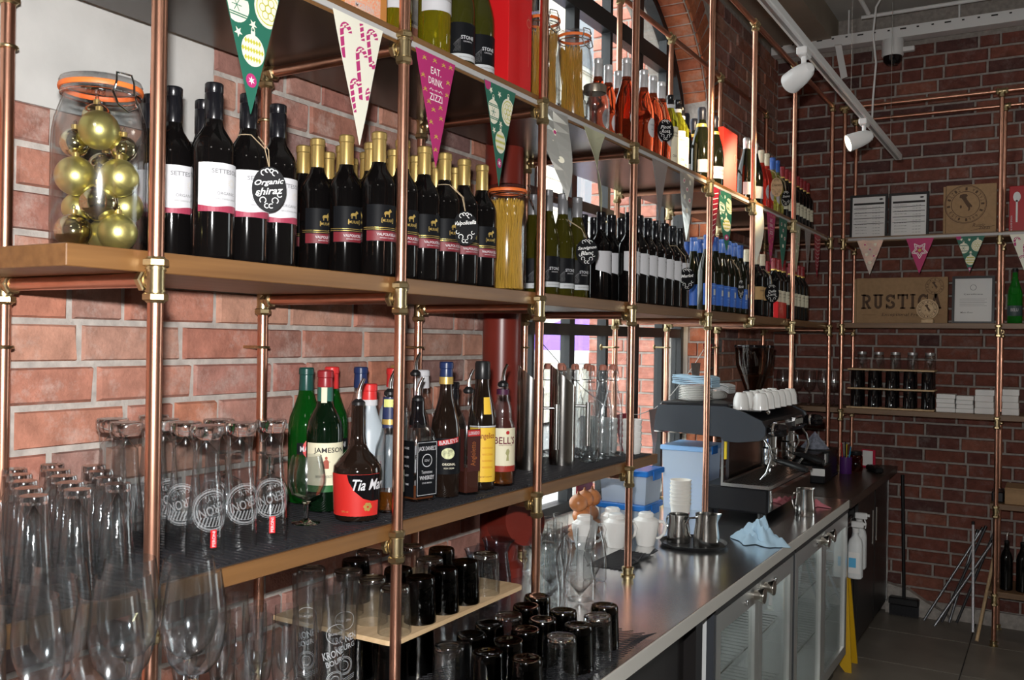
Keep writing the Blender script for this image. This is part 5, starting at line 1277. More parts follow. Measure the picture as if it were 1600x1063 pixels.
for k, (x, y, d) in enumerate([(-1.000, .860, 'closest to the shelf edge, seen whole'), (-1.062, .794, 'second in the front line'), (-1.124, .728, 'third in the front line'), (-1.186, .662, 'fourth in the front line'), (-1.066, .905, 'behind the whole one, by the copper post'), (-1.130, .856, 'second in the rear line'), (-1.192, .790, 'third in the rear line'), (-1.000, .728, 'nearest the camera, cut by the frame'), (-1.062, .662, 'lowest at the picture corner')]):
    WG.put((x, y, 1.1802), 0, 'large clear wine glass, ' + d, 'wine glasses in front of the post')
t = thing('champagne_flute', None, 'flute'); pr = [(0, 0), (.030, 0), (.0305, .0015), (.012, .005), (.0042, .012), (.0040, .060), (.008, .070), (.018, .095), (.0245, .135), (.0260, .165), (.0240, .220)]
MB().lathe([(0, .0702)] + goblet(pr[7:], .0011, .074), 26).build('bowl', clear, t); MB().lathe(pr[:7] + [(0, .07)], 22).build('stem_and_foot', solid_glass, t); FLU = Proto(t)
for k, (x, y) in enumerate([(-1.275, 1.315), (-1.37, 1.345), (-1.445, 1.40), (-1.47, 1.325), (-1.375, 1.422), (-1.525, 1.425), (-1.295, 1.39), (-1.555, 1.345), (-1.29, 1.235), (-1.38, 1.255), (-1.47, 1.24)]):
    FLU.put((x, y, ZC0), 0, 'clear champagne flute under the shelf, %s counting from the copper post side' % ORD[k], 'champagne flutes')
t = thing('pilsner_glass', None, 'glass'); pr = [(0, 0), (.026, 0), (.028, .003), (.0285, .012), (.0275, .03), (.0300, .12), (.0345, .20), (.0360, .252)]
MB().lathe(goblet(pr, .0016, .016), 30).build('glass_body', clear, t)
m = MB(); f = lambda u, v: ((.0278 + (v - .03) * .042 + .0010) * math.cos(math.radians(-40) + u / .032), (.0278 + (v - .03) * .042 + .0010) * math.sin(math.radians(-40) + u / .032), v)
etch = etched('frosted_etching', .45)
text_on(m, 'QUALITY', f, .03, .006, -.002, .168); text_on(m, 'KRONEN', f, .056, .016, 0, .128, 0, .25); text_on(m, 'BOURG', f, .046, .012, .002, .110, 0, .25); [ring_on(m, 0, .070, q, .0012, f) for q in (.020, .017, .010)]; [stroke_on(m, [(-.03, .045 - .004 * q), (0, .040 - .004 * q), (.03, .048 - .004 * q)], .0014, f) for q in range(3)]
ring_on(m, 0, .168, .02, .001, f); m.build('etched_emblem', etch, t, smooth=False)
PIL = Proto(t); PIL.put((-1.345, 1.562, ZC0), 0, 'tall etched pilsner glass touching the wooden plank'); PIL.put((-1.305, 1.475, ZC0), .3, 'tall etched pilsner glass beside the champagne flutes')
PIL.put((-1.43, 1.545, ZC0), -.2, 'tall etched pilsner glass behind the other two')
# tumblers, upside down
def tumbler(mat):
    t = thing('tumbler', None, 'tumbler'); H = .105
    pr = [(0, .003), (.020, .003), (.026, 0), (.0325, .001), (.0345, .006), (.0350, .020), (.0385, H)]
    MB().lathe([(r, H - z) for r, z in reversed(goblet(pr, .0024, .012))], 30).build('glass_body', mat, t)
    if mat is clear_r: MB().lathe([(0, H - .0115), (.0318, H - .0115), (.0325, H - .005), (.0305, H - .0022), (.021, H - .0045), (0, H - .0045)], 30).build('heavy_base', solid_glass, t)
    return Proto(t)
TD, TC = tumbler(dark_tum), tumbler(clear_r)
mt = thing('mesh_mat', 'black plastic mesh mat curling over the front edge of the steel worktop', 'mat', (0, 0, 0)); m = MB()
def mesh_mat(x0, x1, y0, y1, par, curl=0.):
    m = MB(); n = 46
    def pt(u, v):
        x = x0 + (x1 - x0) * u; y = y0 + (y1 - y0) * v
        return Vector((x, y, CT + .0022 + curl * max(0, u - .82) ** 2 * 9 * (.4 + .6 * math.sin(v * 9) ** 2)))
    for k in range(-n, n + 1):
        a = [pt(u / 10, u / 10 * (x1 - x0) / (y1 - y0) * 1.0 + k / n) for u in range(11) if 0 <= u / 10 * (x1 - x0) / (y1 - y0) + k / n <= 1]
        b = [pt(u / 10, -u / 10 * (x1 - x0) / (y1 - y0) + k / n + 0.) for u in range(11) if 0 <= -u / 10 * (x1 - x0) / (y1 - y0) + k / n <= 1]
        for q in (a, b):
            if len(q) > 1: m.tube(q, .0012, 4)
    o = m.build('mesh', rubber, par); o['kind'] = 'stuff'
mesh_mat(-1.25, -.905, 1.45, 2.32, mt, .05)
ZT_ = CT + .0050
dk = [(-1.170, 2.130), (-1.150, 2.038), (-1.052, 2.050), (-.985, 2.150), (-1.060, 1.960), (-.968, 1.966), (-1.150, 1.860), (-1.056, 1.870), (-1.142, 1.772), (-1.050, 1.780), (-1.048, 1.690), (-.958, 1.700)]
cl_ = [(-1.150, 1.949), (-.962, 2.060), (-.963, 1.870), (-1.142, 1.682), (-.958, 1.785 + .0)]
cl_ = cl_[:4]
for k, (x, y) in enumerate(sorted(dk, key=lambda q: -q[1])): TD.put((x, y, ZT_), random.uniform(0, 6), 'smoky dark tumbler upside down on the mesh mat, %s farthest along the bar' % ORD[k], 'dark tumblers on the mesh mat')
for k, (x, y) in enumerate(sorted(cl_, key=lambda q: -q[1])): TC.put((x, y, ZT_), random.uniform(0, 6), 'clear tumbler upside down on the mesh mat, %s farthest along the bar' % ORD[k], 'clear tumblers on the mesh mat')
lo = [(-1.285, 1.665), (-1.285, 1.765), (-1.285, 1.865), (-1.285, 1.965), (-1.285, 2.065), (-1.385, 1.665), (-1.385, 1.865), (-1.385, 2.065), (-1.54, 1.70), (-1.54, 1.90), (-1.54, 2.10)]
for k, (x, y) in enumerate(lo): (TD if k in (0, 1, 5, 6, 8, 9) else TC).put((x, y, ZC0), random.uniform(0, 6), '%s tumbler upside down beneath the wooden plank, %s one counted from the pilsner glasses' % ('smoky dark' if k in (0, 1, 5, 6, 8, 9) else 'clear', ORD[k]), 'tumblers under the plank')
# plank laid across tumblers
zp = ZC0 + .1052
poly = [(-1.60, 1.61), (-1.262, 1.61)] + [(-1.262 + .03 * math.sin(a), 1.64 - .03 * math.cos(a)) for a in [k * PI / 12 for k in range(1, 7)]] + [(-1.232 - .03 * (1 - math.cos(a)), 2.15 + .03 * math.sin(a)) for a in [k * PI / 12 for k in range(0, 7)]] + [(-1.60, 2.18)]
# keep clear of the copper post
poly = [(min(x, -1.240), y) for x, y in poly]
tag(MB().prism(poly, zp, zp + .011).build('plank', pale_wood, smooth=False), 'pale wooden plank with rounded corners laid across tumblers', 'plank')
zq = zp + .0112
hi_d = [(-1.283, 1.765), (-1.283, 1.862), (-1.283, 1.955), (-1.375, 1.800), (-1.412, 2.036), (-1.52, 1.813), (-1.46, 1.88)]
hi_c = [(-1.283, 1.668), (-1.285, 2.055), (-1.375, 1.700), (-1.375, 1.930), (-1.465, 1.72), (-1.55, 1.90), (-1.50, 2.02), (-1.555, 1.69)]
hi_d = hi_d[:6]
for k, (x, y) in enumerate(hi_d): TD.put((x, y, zq), random.uniform(0, 6), 'smoky dark tumbler upside down on the wooden plank, %s' % ['nearest the copper post', 'middle of the front edge', 'far part of the front edge', 'second row', 'far end of the second row', 'against the wall'][k], 'dark tumblers on the plank')
for k, (x, y) in enumerate(hi_c): TC.put((x, y, zq), random.uniform(0, 6), 'clear tumbler upside down on the wooden plank, %s' % ['at the rounded near corner', 'at the far corner', 'second row, near end', 'second row, far part', 'third row, near end', 'at the wall, middle', 'at the wall, far end', 'at the wall, near end'][k], 'clear tumblers on the plank')
# glass jugs
def jug(x, y, rz, lab, h=.180, R=.048, mat=clear):
    t = thing('glass_jug', lab, 'jug', (x, y, ZC0), rz)
    pr = [(0, .003), (R * .85, 0), (R, .006), (R, h * .35), (R * .82, h * .62), (R * .74, h * .78), (R * .84, h * .92), (R * .98, h)]
    b = MB().lathe(goblet(pr, .002, .008), 32)
    b.v = [(vx + (vx > 0) * max(0, vx) * .35 * max(0, (vz / h - .85) / .15) * max(0, 1 - abs(vy) / .022), vy, vz) for vx, vy, vz in b.v]
    b.build('glass_body', mat, t)
    MB().tube([(-R * .78, 0, h * .86), (-R * 1.25, 0, h * .88), (-R * 1.5, 0, h * .70), (-R * 1.45, 0, h * .45), (-R * 1.0, 0, h * .25)], .0045, 8).build('handle', mat, t)
jug(-1.290, 2.395, -1.9, 'glass water jug beside the mesh mat, nearest the plank'); jug(-1.235, 2.515, 2.6, 'glass water jug with its handle toward the worktop'); jug(-1.37, 2.575, .5, 'glass water jug behind the other two')
jug(-1.475, 2.42, .3, 'frosty plastic jug against the wall behind the tumblers', .17, .046, plastic_clear); jug(-1.44, 2.27, 2.2, 'frosty plastic jug just behind the wooden plank', .17, .046, plastic_clear)
t = thing('glass_carafe', 'slim glass carafe standing before the copper post', 'carafe', (-1.290, 2.735, ZC0))
MB().lathe(goblet([(0, .003), (.034, 0), (.038, .006), (.038, .08), (.030, .13), (.0185, .17), (.0170, .21), (.0195, .240)], .0018, .008), 28).build('glass_body', clear, t)
t = thing('highball_glass', None, 'glass'); MB().lathe(goblet([(0, .003), (.024, 0), (.026, .004), (.0265, .02), (.0285, .145)], .0016, .012), 24).build('glass_body', clear, t); HB = Proto(t)
for k, (x, y) in enumerate([(-1.42, 2.72), (-1.49, 2.66), (-1.49, 2.75), (-1.42, 2.81), (-1.50, 2.85), (-1.56, 2.92), (-1.56, 3.01)]): HB.put((x, y, ZC0), 0, 'clear highball glass in front of the window, %s from the iron column' % ORD[k], 'highball glasses')
mt2 = thing('mesh_mat', 'scrap of black mesh mat curled up beside a copper foot', 'mat', (0, 0, 0)); mesh_mat(-1.40, -1.25, 2.90, 3.19, mt2, .10)
# teapots
t = thing('teapot', None, 'teapot')
MB().lathe(goblet([(0, .003), (.030, 0), (.034, .004), (.044, .05), (.050, .085), (.0485, .098), (.036, .106), (.030, .110), (.030, .122)], .003, .008), 32).build('pot', white_ceramic, t)
MB().tube([(.045, 0, .092), (.066, 0, .092), (.076, 0, .075), (.070, 0, .048), (.052, 0, .030), (.040, 0, .028)], [.006, .0065, .0065, .006, .0055, .005], 10).build('handle', white_ceramic, t)
MB().lathe([(0, .1205), (.0275, .1205), (.0285, .123), (.024, .127), (0, .128)], 24).build('lid', white_ceramic, t)
TP = Proto(t)
for k, (x, y, d) in enumerate([(-1.352, 3.318, 'foremost, handle toward the round tray'), (-1.435, 3.225, 'second in line'), (-1.52, 3.13, 'third in line'), (-1.50, 3.335, 'rearmost, by the plastic tubs')]): TP.put((x, y, ZC0), .45, 'white china teapot, ' + d, 'white teapots')
# bag of onions on the sill, menu card
t = thing('onion_net', 'net of brown onions in front of the window', 'onions', (-1.60, 3.05 + .25, ZC0)); rr = random.Random(3)
for k, (x, y, z) in enumerate([(0, 0, .035), (.0, .075, .036), (.0, -.075, .035), (.0, .035, .095), (.0, -.04, .095), (0, 0, .155), (0, .07, .150), (0, -.075, .15)]):
    MB().lathe([(.036 * math.sin(PI * q / 10), -.034 * math.cos(PI * q / 10)) for q in range(10)] + [(.006, .036), (.003, .046), (0, .047)], 16, (x + rr.uniform(-.006, .006), y, z)).build('onion', pbr('onion_skin', (.50, .19, .07), .35, var=.2, vscale=18), t)
t = thing('menu_card', 'dark red menu card leaning on the tubs', 'card', (-1.655, 3.40, ZC0), .05); MB().box(-.003, .003, -.08, .08, 0, .22).build('board', pbr('menu_red', (.30, .01, .03), .5), t, smooth=False)
# plastic tubs with blue lids
def tub(x0, x1, y0, y1, z0, h, lab, blue_top=False):
    t = thing('plastic_tub', lab, 'tub', (0, 0, 0)); i = .012; w = .002
    def ring(mb, a, z_a, z_b, g0, g1):
        v = [(x0 + g0, y0 + g0, z_a), (x1 - g0, y0 + g0, z_a), (x1 - g0, y1 - g0, z_a), (x0 + g0, y1 - g0, z_a), (x0 + g1, y0 + g1, z_b), (x1 - g1, y0 + g1, z_b), (x1 - g1, y1 - g1, z_b), (x0 + g1, y1 - g1, z_b)]
        mb.add(v, [(0, 1, 5, 4), (1, 2, 6, 5), (2, 3, 7, 6), (3, 0, 4, 7)]); return mb
    m = MB(); ring(m, 0, z0, z0 + h, i, .004); m.add([(x0 + i, y0 + i, z0), (x1 - i, y0 + i, z0), (x1 - i, y1 - i, z0), (x0 + i, y1 - i, z0)], [(3, 2, 1, 0)])
    m.build('box', tub_m, t, smooth=False)
    MB().bbox(x0 + i + .003, x1 - i - .003, y0 + i + .003, y1 - i - .003, z0 + .004, z0 + h * (.55 if blue_top else .8), .004).build('contents', pbr('tub_blue_contents', (.05, .25, .70), .6) if blue_top else pbr('tub_white_contents', (.62, .66, .70), .7), t, smooth=False)
    MB().bbox(x0 - .004, x1 + .004, y0 - .004, y1 + .004, z0 + h - .012, z0 + h + .012, .004).build('lid', plastic_blue if not blue_top else pbr('pale_blue_lid', (.25, .45, .75), .3), t, smooth=False)
    m = MB(); m.bbox(x1 + .004, x1 + .010, (y0 + y1) / 2 - .04, (y0 + y1) / 2 + .04, z0 + h - .03, z0 + h + .008, .002); m.build('clip', plastic_blue, t, smooth=False)
tub(-1.612, -1.405, 3.43, 3.62, ZC0, .115, 'lower plastic tub with blue lid behind the teapots'); tub(-1.610, -1.398, 3.435, 3.615, ZC0 + .1275, .125, 'upper plastic tub with blue lid stacked on another tub')
tub(-1.608, -1.397, 4.12, 4.38, ZC0, .285, 'tall plastic tub of blue contents under the coffee machine', True)
# paper cup stack
t = thing('paper_cup', None, 'cup'); MB().lathe([(0, .004), (.030, .004), (.031, 0), (.0435, .092), (.0455, .093), (.0455, .097), (.0425, .097), (.030, .006), (0, .006)], 28).build('cup_wall', pbr('cup_white', (.80, .77, .70), .6), t)
m = MB()
for k in range(7): poly_on(m, [(.04 * k, .055), (.04 * k + .012, .062), (.04 * k + .018, .052), (.04 * k + .008, .047)], lambda u, v: ((.031 + v * .136 + .0008) * math.cos(u / .04), (.031 + v * .136 + .0008) * math.sin(u / .04), v))
m.build('leaf_print', pbr('cup_red_print', (.45, .05, .06), .6), t, smooth=False); PC = Proto(t)
for k in range(7): PC.put((-1.375, 3.755, ZC0 + k * .0165), k * .9, 'white paper cup with red leaf print, %s from the bottom of the stack' % ORD[k], 'stacked paper cups')
# round tray with two steel milk jugs
t = thing('round_tray', 'black round tray under two steel milk jugs', 'tray', (-1.200, 3.430, ZC0)); MB().lathe([(0, 0), (.120, 0), (.130, .014), (.127, .014), (.117, .004), (0, .004)], 44).build('dish', black_plastic, t)
def milk(x, y, z, rz, lab, h=.105, R=.042):
    t = thing('milk_pitcher', lab, 'pitcher', (x, y, z), rz); pr = [(0, .002), (R * .97, 0), (R, .004), (R * .96, h * .35), (R * .84, h * .75), (R * .86, h)]
    b = MB().lathe(goblet(pr, .0012, .005), 34); b.v = [(vx + max(0, vx) * .40 * max(0, (vz / h - .80) / .20) * max(0, 1 - abs(vy) / .02), vy, vz) for vx, vy, vz in b.v]
    b.build('pitcher_body', pbr('pitcher_steel', (.68, .66, .63), .18, 1.), t)
    MB().tube([(-R * .84, 0, h * .88), (-R * 1.35, 0, h * .86), (-R * 1.55, 0, h * .68), (-R * 1.45, 0, h * .42), (-R * 1.25, 0, h * .28)], .0040, 8).build('handle', chrome, t)
milk(-1.262, 3.432, ZC0 + .0142 - .010, -.5, 'steel milk pitcher on the round tray, the one nearer the teapots', .108, .046); milk(-1.148, 3.425, ZC0 + .0042, .6, 'steel milk pitcher on the round tray, the one nearer the blue cloth', .122, .050)
milk(-.985, 4.315, ZC0, .9, 'steel milk pitcher alone at the edge of the worktop', .122, .046)
def cloth(name, lab, c, sx, sy, h, mat, seed, peak=None):
    rr = random.Random(seed); n = 34; ph = [(rr.uniform(-9, 9), rr.uniform(-9, 9), rr.uniform(0, 6)) for _ in range(6)]; v = []; f = []
    for i in range(n + 1):
        for j in range(n + 1):
            u, q = i / n * 2 - 1, j / n * 2 - 1; e = max(abs(u), abs(q)); rad = 1 + .18 * math.sin(3 * math.atan2(q, u) + seed) + .10 * math.sin(7 * math.atan2(q, u))
            z = sum(1 - abs(math.sin(a * u + b * q + p)) for a, b, p in ph) / 4.2; fall = max(0, 1 - e ** 3)
            pk = math.exp(-((u - .1) ** 2 + (q + .1) ** 2) * 5) if peak else 0
            v.append((u * sx * rad * (1 - .10 * z), q * sy * rad * (1 - .10 * z), .002 + h * (fall * (.05 + .75 * z) * .8 + .75 * pk * fall * (.6 + .5 * z))))
    for i in range(n):
        for j in range(n): a = i * (n + 1) + j; f.append((a, a + n + 1, a + n + 2, a + 1))
    m = MB().add(v, f); o = m.build(name, mat, loc=c); 
    md = o.modifiers.new('thickness', 'SOLIDIFY'); md.thickness = .0018; md.offset = 1
    o.rotation_euler.z = .5
    return tag(o, lab, 'cloth')
blue_cloth = pbr('pale_blue_cloth', (.42, .60, .74), .85, bump=.4, bscale=500)
cloth('dish_cloth', 'pale blue cloth crumpled on the steel worktop', (-1.015, 3.66, ZC0), .085, .125, .085, blue_cloth, 5, True)
cloth('dish_cloth', 'pink cloth lying beside the lone milk pitcher', (-1.03, 4.62, ZC0), .06, .10, .040, pbr('pink_cloth', (.62, .20, .24), .85), 9)

# ================================================================ COFFEE MACHINE
t = thing('coffee_machine', 'black two-group espresso machine with chrome fittings on the worktop', 'coffee machine', (0, 0, 0))
cm_side = pbr('machine_side', (.035, .042, .052), .42); cm_blk = pbr('machine_black', (.012, .012, .014), .28)
XZ = Matrix(((1, 0, 0, 0), (0, 0, 1, 0), (0, 1, 0, 0), (0, 0, 0, 1)))
side = [(-1.619, 1.318), (-1.612, 1.385), (-1.598, 1.436), (-1.28, 1.442), (-1.19, 1.418), (-1.115, 1.385), (-1.098, 1.355), (-1.098, 1.325), (-1.125, 1.298), (-1.22, 1.285), (-1.285, 1.287), (-1.30, 1.305)]
Y0c, Y1c = 4.05, 4.86
for y in (Y0c, Y1c - .02): MB().prism(side, y, y + .02, XZ).build('side_panel', cm_side, t, smooth=False)
MB().prism([(x * 1 + (.006 if x < -1.4 else -.006), z - .004) for x, z in side], Y0c + .0205, Y1c - .0205, XZ).build('upper_body', cm_blk, t, smooth=False)
MB().bbox(-1.59, -1.27, Y0c + .015, Y1c - .015, 1.437, 1.452, .003).build('cup_warmer', cm_blk, t, smooth=False)
MB().box(-1.26, -1.13, Y0c + .03, Y1c - .03, 1.424, 1.428).build('cup_shelf', pbr('smoked_shelf', (.06, .06, .06), .1), t, smooth=False)
MB().box(-1.617, -1.30, Y0c + .002, Y0c + .018, 1.309, 1.314).build('chrome_trim', chrome, t, smooth=False)
MB().bbox(-1.385, -1.085, Y0c + .005, Y1c - .005, .976, 1.086, .008).build('base', cm_blk, t, smooth=False)
MB().bbox(-1.088, -1.080, Y0c + .02, Y1c - .02, .985, 1.080, .002).build('front_plate', chrome, t, smooth=False)
m = MB(); m.box(-1.295, -1.283, Y0c, Y1c, 1.086, 1.101); m.box(-1.090, -1.076, Y0c, Y1c, 1.086, 1.101); m.box(-1.283, -1.090, Y0c, Y0c + .014, 1.086, 1.101); m.box(-1.283, -1.090, Y1c - .014, Y1c, 1.086, 1.101); dt = m.build('drip_tray', steel, t, smooth=False)
MB().box(-1.283, -1.09, Y0c + .014, Y1c - .014, 1.087, 1.090).build('tray_floor', cm_blk, dt, smooth=False)
for k in range(14): MB().box(-1.281 + k * .0137, -1.277 + k * .0137, Y0c + .014, Y1c - .014, 1.094, 1.098).build('grate_bar', steel, dt, smooth=False)
for x in (-1.36, -1.12):
    for y in (Y0c + .04, Y1c - .04): MB().cyl((x, y, ZC0), (x, y, .978), .02).build('foot', black_plastic, t)
for y in (Y0c + .008, Y1c - .014): MB().box(-1.296, -1.286, y - .004, y + .006, 1.10, 1.31).build('upright', steel, t, smooth=False)
MB().box(-1.33, -1.315, Y0c + .18, Y1c - .02, 1.086, 1.31).build('splash_plate', pbr('smoked_steel', (.20, .16, .14), .2, 1.), t, smooth=False)
MB().box(-1.300, -1.285, Y0c + .045, Y0c + .055, 1.20, 1.29).build('warning_sticker', pbr('sticker_yellow', (.75, .55, .02), .5), t, smooth=False)
for gi, y in enumerate((4.27, 4.61)):
    g = MB().lathe([(0, 1.205), (.034, 1.205), (.036, 1.212), (.036, 1.245), (.030, 1.252), (.030, 1.300), (0, 1.300)], 28, (-1.135, y, 0)).build('group_head', chrome, t)
    p = MB().lathe([(0, 1.158), (.020, 1.158), (.031, 1.168), (.034, 1.180), (.034, 1.206), (0, 1.206)], 28, (-1.135, y, 0)).build('portafilter', chrome, t)
    m = MB(); m.tube([(-1.10, y - .005, 1.190), (-1.07, y - .015, 1.188), (-1.02, y - .035, 1.180), (-.975, y - .050, 1.170), (-.955, y - .057, 1.166)], [.009, .013, .0165, .0175, .012], 14); m.build('portafilter_handle', black_plastic, p)
    m = MB(); m.tube([(-1.135, y, 1.160), (-1.135, y - .012, 1.150), (-1.135, y - .02, 1.140)], .006, 8); m.tube([(-1.135, y, 1.160), (-1.135, y + .012, 1.150), (-1.135, y + .02, 1.140)], .006, 8); m.build('spout', chrome, p)
    k = MB().bbox(-1.108, -1.085, y - .07, y + .07, 1.325, 1.375, .004).build('keypad', chrome, t, smooth=False)
    for b in range(5): MB().bbox(-1.086, -1.080, y - .060 + b * .025, y - .042 + b * .025, 1.338, 1.362, .003).build('key', pbr('key_grey', (.25, .24, .22), .3), k, smooth=False)
for y in (4.10, 4.80):
    M = Matrix.Translation((-1.10, y, 1.345)) @ Matrix.Rotation(PI / 2, 4, 'Y')
    kb = MB().lathe([(0, 0), (.022, 0), (.028, .012), (.030, .05), (.027, .075), (.018, .085), (0, .086)], 24, M=M).build('steam_knob', black_gloss, t)
    MB().lathe([(.0285, .020), (.0305, .022), (.0305, .030), (.0290, .032)], 24, M=M).build('knob_ring', chrome, kb)
    MB().tube([(-1.115, y, 1.30), (-1.095, y + .005, 1.27), (-1.085, y + .01, 1.22), (-1.11, y + .02, 1.15), (-1.135, y + .02, 1.118)], [.0055, .0055, .0055, .005, .006], 10).build('steam_wand', chrome, t)
MB().tube([(-1.07, 4.40, 1.31), (-1.045, 4.41, 1.30), (-1.04, 4.41, 1.27), (-1.055, 4.41, 1.24)], .005, 8).build('water_tap', chrome, t)
MB().ball((-1.12, 4.16, 1.418), .012, 16, 10).build('pressure_gauge', chrome, t)
# crockery on the machine
t = thing('espresso_cup', None, 'cup'); MB().lathe([(0, .076), (.020, .076), (.022, .0745), (.025, .069), (.032, .050), (.037, .002), (.037, 0), (.035, 0), (.030, .048), (.022, .064), (0, .066)], 26).build('cup_bowl', white_ceramic, t)
MB().tube([(.034, 0, .050), (.047, 0, .050), (.051, 0, .036), (.047, 0, .022), (.036, 0, .018)], .0035, 8).build('handle', white_ceramic, t); EC = Proto(t)
k = 0
for r, x in enumerate((-1.228, -1.148)):
    for c in range(6):
        EC.put((x, 4.115 + c * .105 + (.03 if r else 0), 1.4285), 1.9 if r else 1.4, 'white espresso cup upside down on the machine, %s in the %s row' % (ORD[c], ('rear', 'front')[r]), 'cups on the coffee machine')
t = thing('side_plate', None, 'plate'); MB().lathe([(0, .002), (.045, 0), (.050, .002), (.078, .009), (.080, .0105), (.077, .0115), (.048, .0045), (0, .004)], 36).build('plate_disc', white_ceramic, t); SP = Proto(t)
for k in range(9): SP.put((-1.46, 4.17, 1.4522 + k * .0080), 0, 'white side plate, %s up in the stack on the coffee machine' % ORD[k], 'stacked side plates')
for k in range(6): SP.put((-1.45, 4.36, 1.4522 + k * .0062), 0, 'white side plate, %s up in the farther stack under the grey cloth' % ORD[k], 'farther stack of side plates')
def folded(name, lab, c, sx, sy, n, mat, droop):
    t = thing(name, lab, 'cloth', c)
    for k in range(n):
        a = MB(); K = 10; pts = []
        for i in range(K + 1):
            u = -sx + 2 * sx * i / K; pts.append((u, .0065 * k + .003 * math.sin(u * 38 + k) + .004 - droop * max(0, u / sx - .55) ** 2))
        v = []; f = []
        for (x, z) in pts: v += [(x, -sy - .004 * math.sin(k * 2), z), (x, sy, z), (x, sy, z + .0055), (x, -sy - .004 * math.sin(k * 2), z + .0055)]
        for i in range(K):
            q = 4 * i
            for e in range(4): f.append((q + e, q + 4 + e, q + 4 + (e + 1) % 4, q + (e + 1) % 4))
        f += [(0, 1, 2, 3), (4 * K + 3, 4 * K + 2, 4 * K + 1, 4 * K)]
        MB().add(v, f).build('fold', mat, t)
    return t
folded('folded_cloth', 'pile of folded pale blue cloths on the side plates', (-1.455, 4.16, 1.4522 + 9 * .0080 + .006), .095, .060, 6, blue_cloth, .06)
folded('folded_cloth', 'folded grey-white cloths fanned beside the blue ones', (-1.43, 4.36, 1.4522 + 6 * .0062 + .006), .085, .055, 5, pbr('grey_white_cloth', (.50, .50, .50), .9), .07)
# grinder
t = thing('coffee_grinder', 'coffee grinder with a smoked bean hopper behind the espresso machine', 'grinder', (-1.44, 5.06, ZC0))
MB().bbox(-.10, .10, -.10, .10, 0, .46, .012).build('body', cm_blk, t, smooth=False); MB().lathe([(0, .46), (.06, .46), (.055, .52), (0, .52)], 28).build('collar', cm_blk, t)
MB().lathe([(.045, .52), (.060, .56), (.098, .66), (.105, .755), (.103, .755), (.096, .66), (.058, .562), (.043, .525)], 36).build('hopper', thin_glass('smoked_hopper', (.62, .52, .45), .03), t)
MB().lathe([(0, .525), (.040, .525), (.056, .565), (.075, .605), (0, .615)], 30).build('beans', pbr('coffee_beans', (.06, .025, .012), .4, bump=.8, bscale=150), t)
MB().lathe([(0, .756), (.108, .756), (.109, .760), (.108, .770), (0, .774)], 36).build('lid', black_gloss, t)
# till end of the bar
t = thing('ticket_printer', 'black ticket printer with white paper beside the coffee machine', 'printer', (-1.22, 5.42, ZC0))
MB().bbox(-.11, .11, -.10, .10, 0, .10, .008).build('body', cm_blk, t, smooth=False); MB().bbox(-.09, .07, -.09, .09, .1005, .16, .008).build('cover', black_plastic, t, smooth=False); MB().bbox(-.06, .112, -.107, -.1005, .045, .085, .002).build('paper', white_paper, t, smooth=False)
t = thing('document_tray', 'black document tray stacked with white papers', 'tray', (-1.24, 5.68, ZC0))
MB().bbox(-.11, .11, -.12, .12, 0, .012, .003).build('shelf', black_plastic, t, smooth=False); MB().bbox(-.11, .11, -.12, .12, .15, .162, .003).build('shelf', black_plastic, t, smooth=False)
for x in (-.10, .095): MB().box(x, x + .006, -.11, .11, .012, .15).build('side', black_plastic, t, smooth=False)
MB().bbox(-.09, .085, -.122, .10, .0125, .14, .002).build('papers', white_paper, t, smooth=False)
t = thing('napkin_pyramid', 'folded grey patterned napkin standing like a pyramid', 'napkin', (-1.24, 5.66, ZC0 + .1622)); MB().lathe([(0, 0), (.085, 0), (0, .10)], 4).build('napkin', pbr('grey_napkin', (.22, .24, .30), .9, var=.4, vscale=60), t, smooth=False)
t = thing('pen_pot', 'purple pot of pens beside a copper post', 'pen pot', (-1.10, 5.86, ZC0)); MB().lathe(goblet([(0, 0), (.035, 0), (.036, .002), (.036, .10)], .002, .004), 24).build('pot', pbr('purple_pot', (.08, .02, .14), .4), t)
for k, c in enumerate(((.03, .25, .45), (.6, .45, .02), (.5, .03, .03), (.02, .02, .02))): MB().cyl((.01 * math.cos(k * 1.6), .01 * math.sin(k * 1.6), .006), (.028 * math.cos(k * 1.6), .028 * math.sin(k * 1.6), .165 + .01 * k), .004, seg=8).build('pen', pbr('pen_%d' % k, c, .4), t)
t = thing('amber_jar', 'amber glass jar on the dark worktop', 'jar', (-1.07, 6.02, ZC0)); MB().lathe(goblet([(0, .003), (.036, 0), (.040, .005), (.040, .09), (.034, .10), (.034, .112)], .002, .008), 26).build('glass_body', thin_glass('amber_glass', (.75, .35, .12), .03), t); MB().lathe([(.036, .1005), (.037, .102), (.037, .122), (0, .124)], 24).build('lid', black_plastic, t)
t = thing('price_card', 'white card in a red holder on the dark worktop', 'card', (-1.03, 6.22, ZC0), -.25); MB().bbox(-.045, .045, -.004, .004, 0, .115, .002).build('holder', pbr('holder_red', (.55, .02, .06), .4), t, smooth=False); MB().box(-.036, .030, -.0048, -.0042, .012, .108).build('paper', white_paper, t, smooth=False)
t = thing('telephone', 'dark handset lying on the dark worktop', 'telephone', (-.965, 6.05, ZC0), .5); MB().bbox(-.025, .025, -.09, .09, 0, .035, .008).build('handset', black_plastic, t, smooth=False); MB().bbox(-.018, .018, -.04, .03, .0352, .038, .001).build('keys', rubber, t, smooth=False)

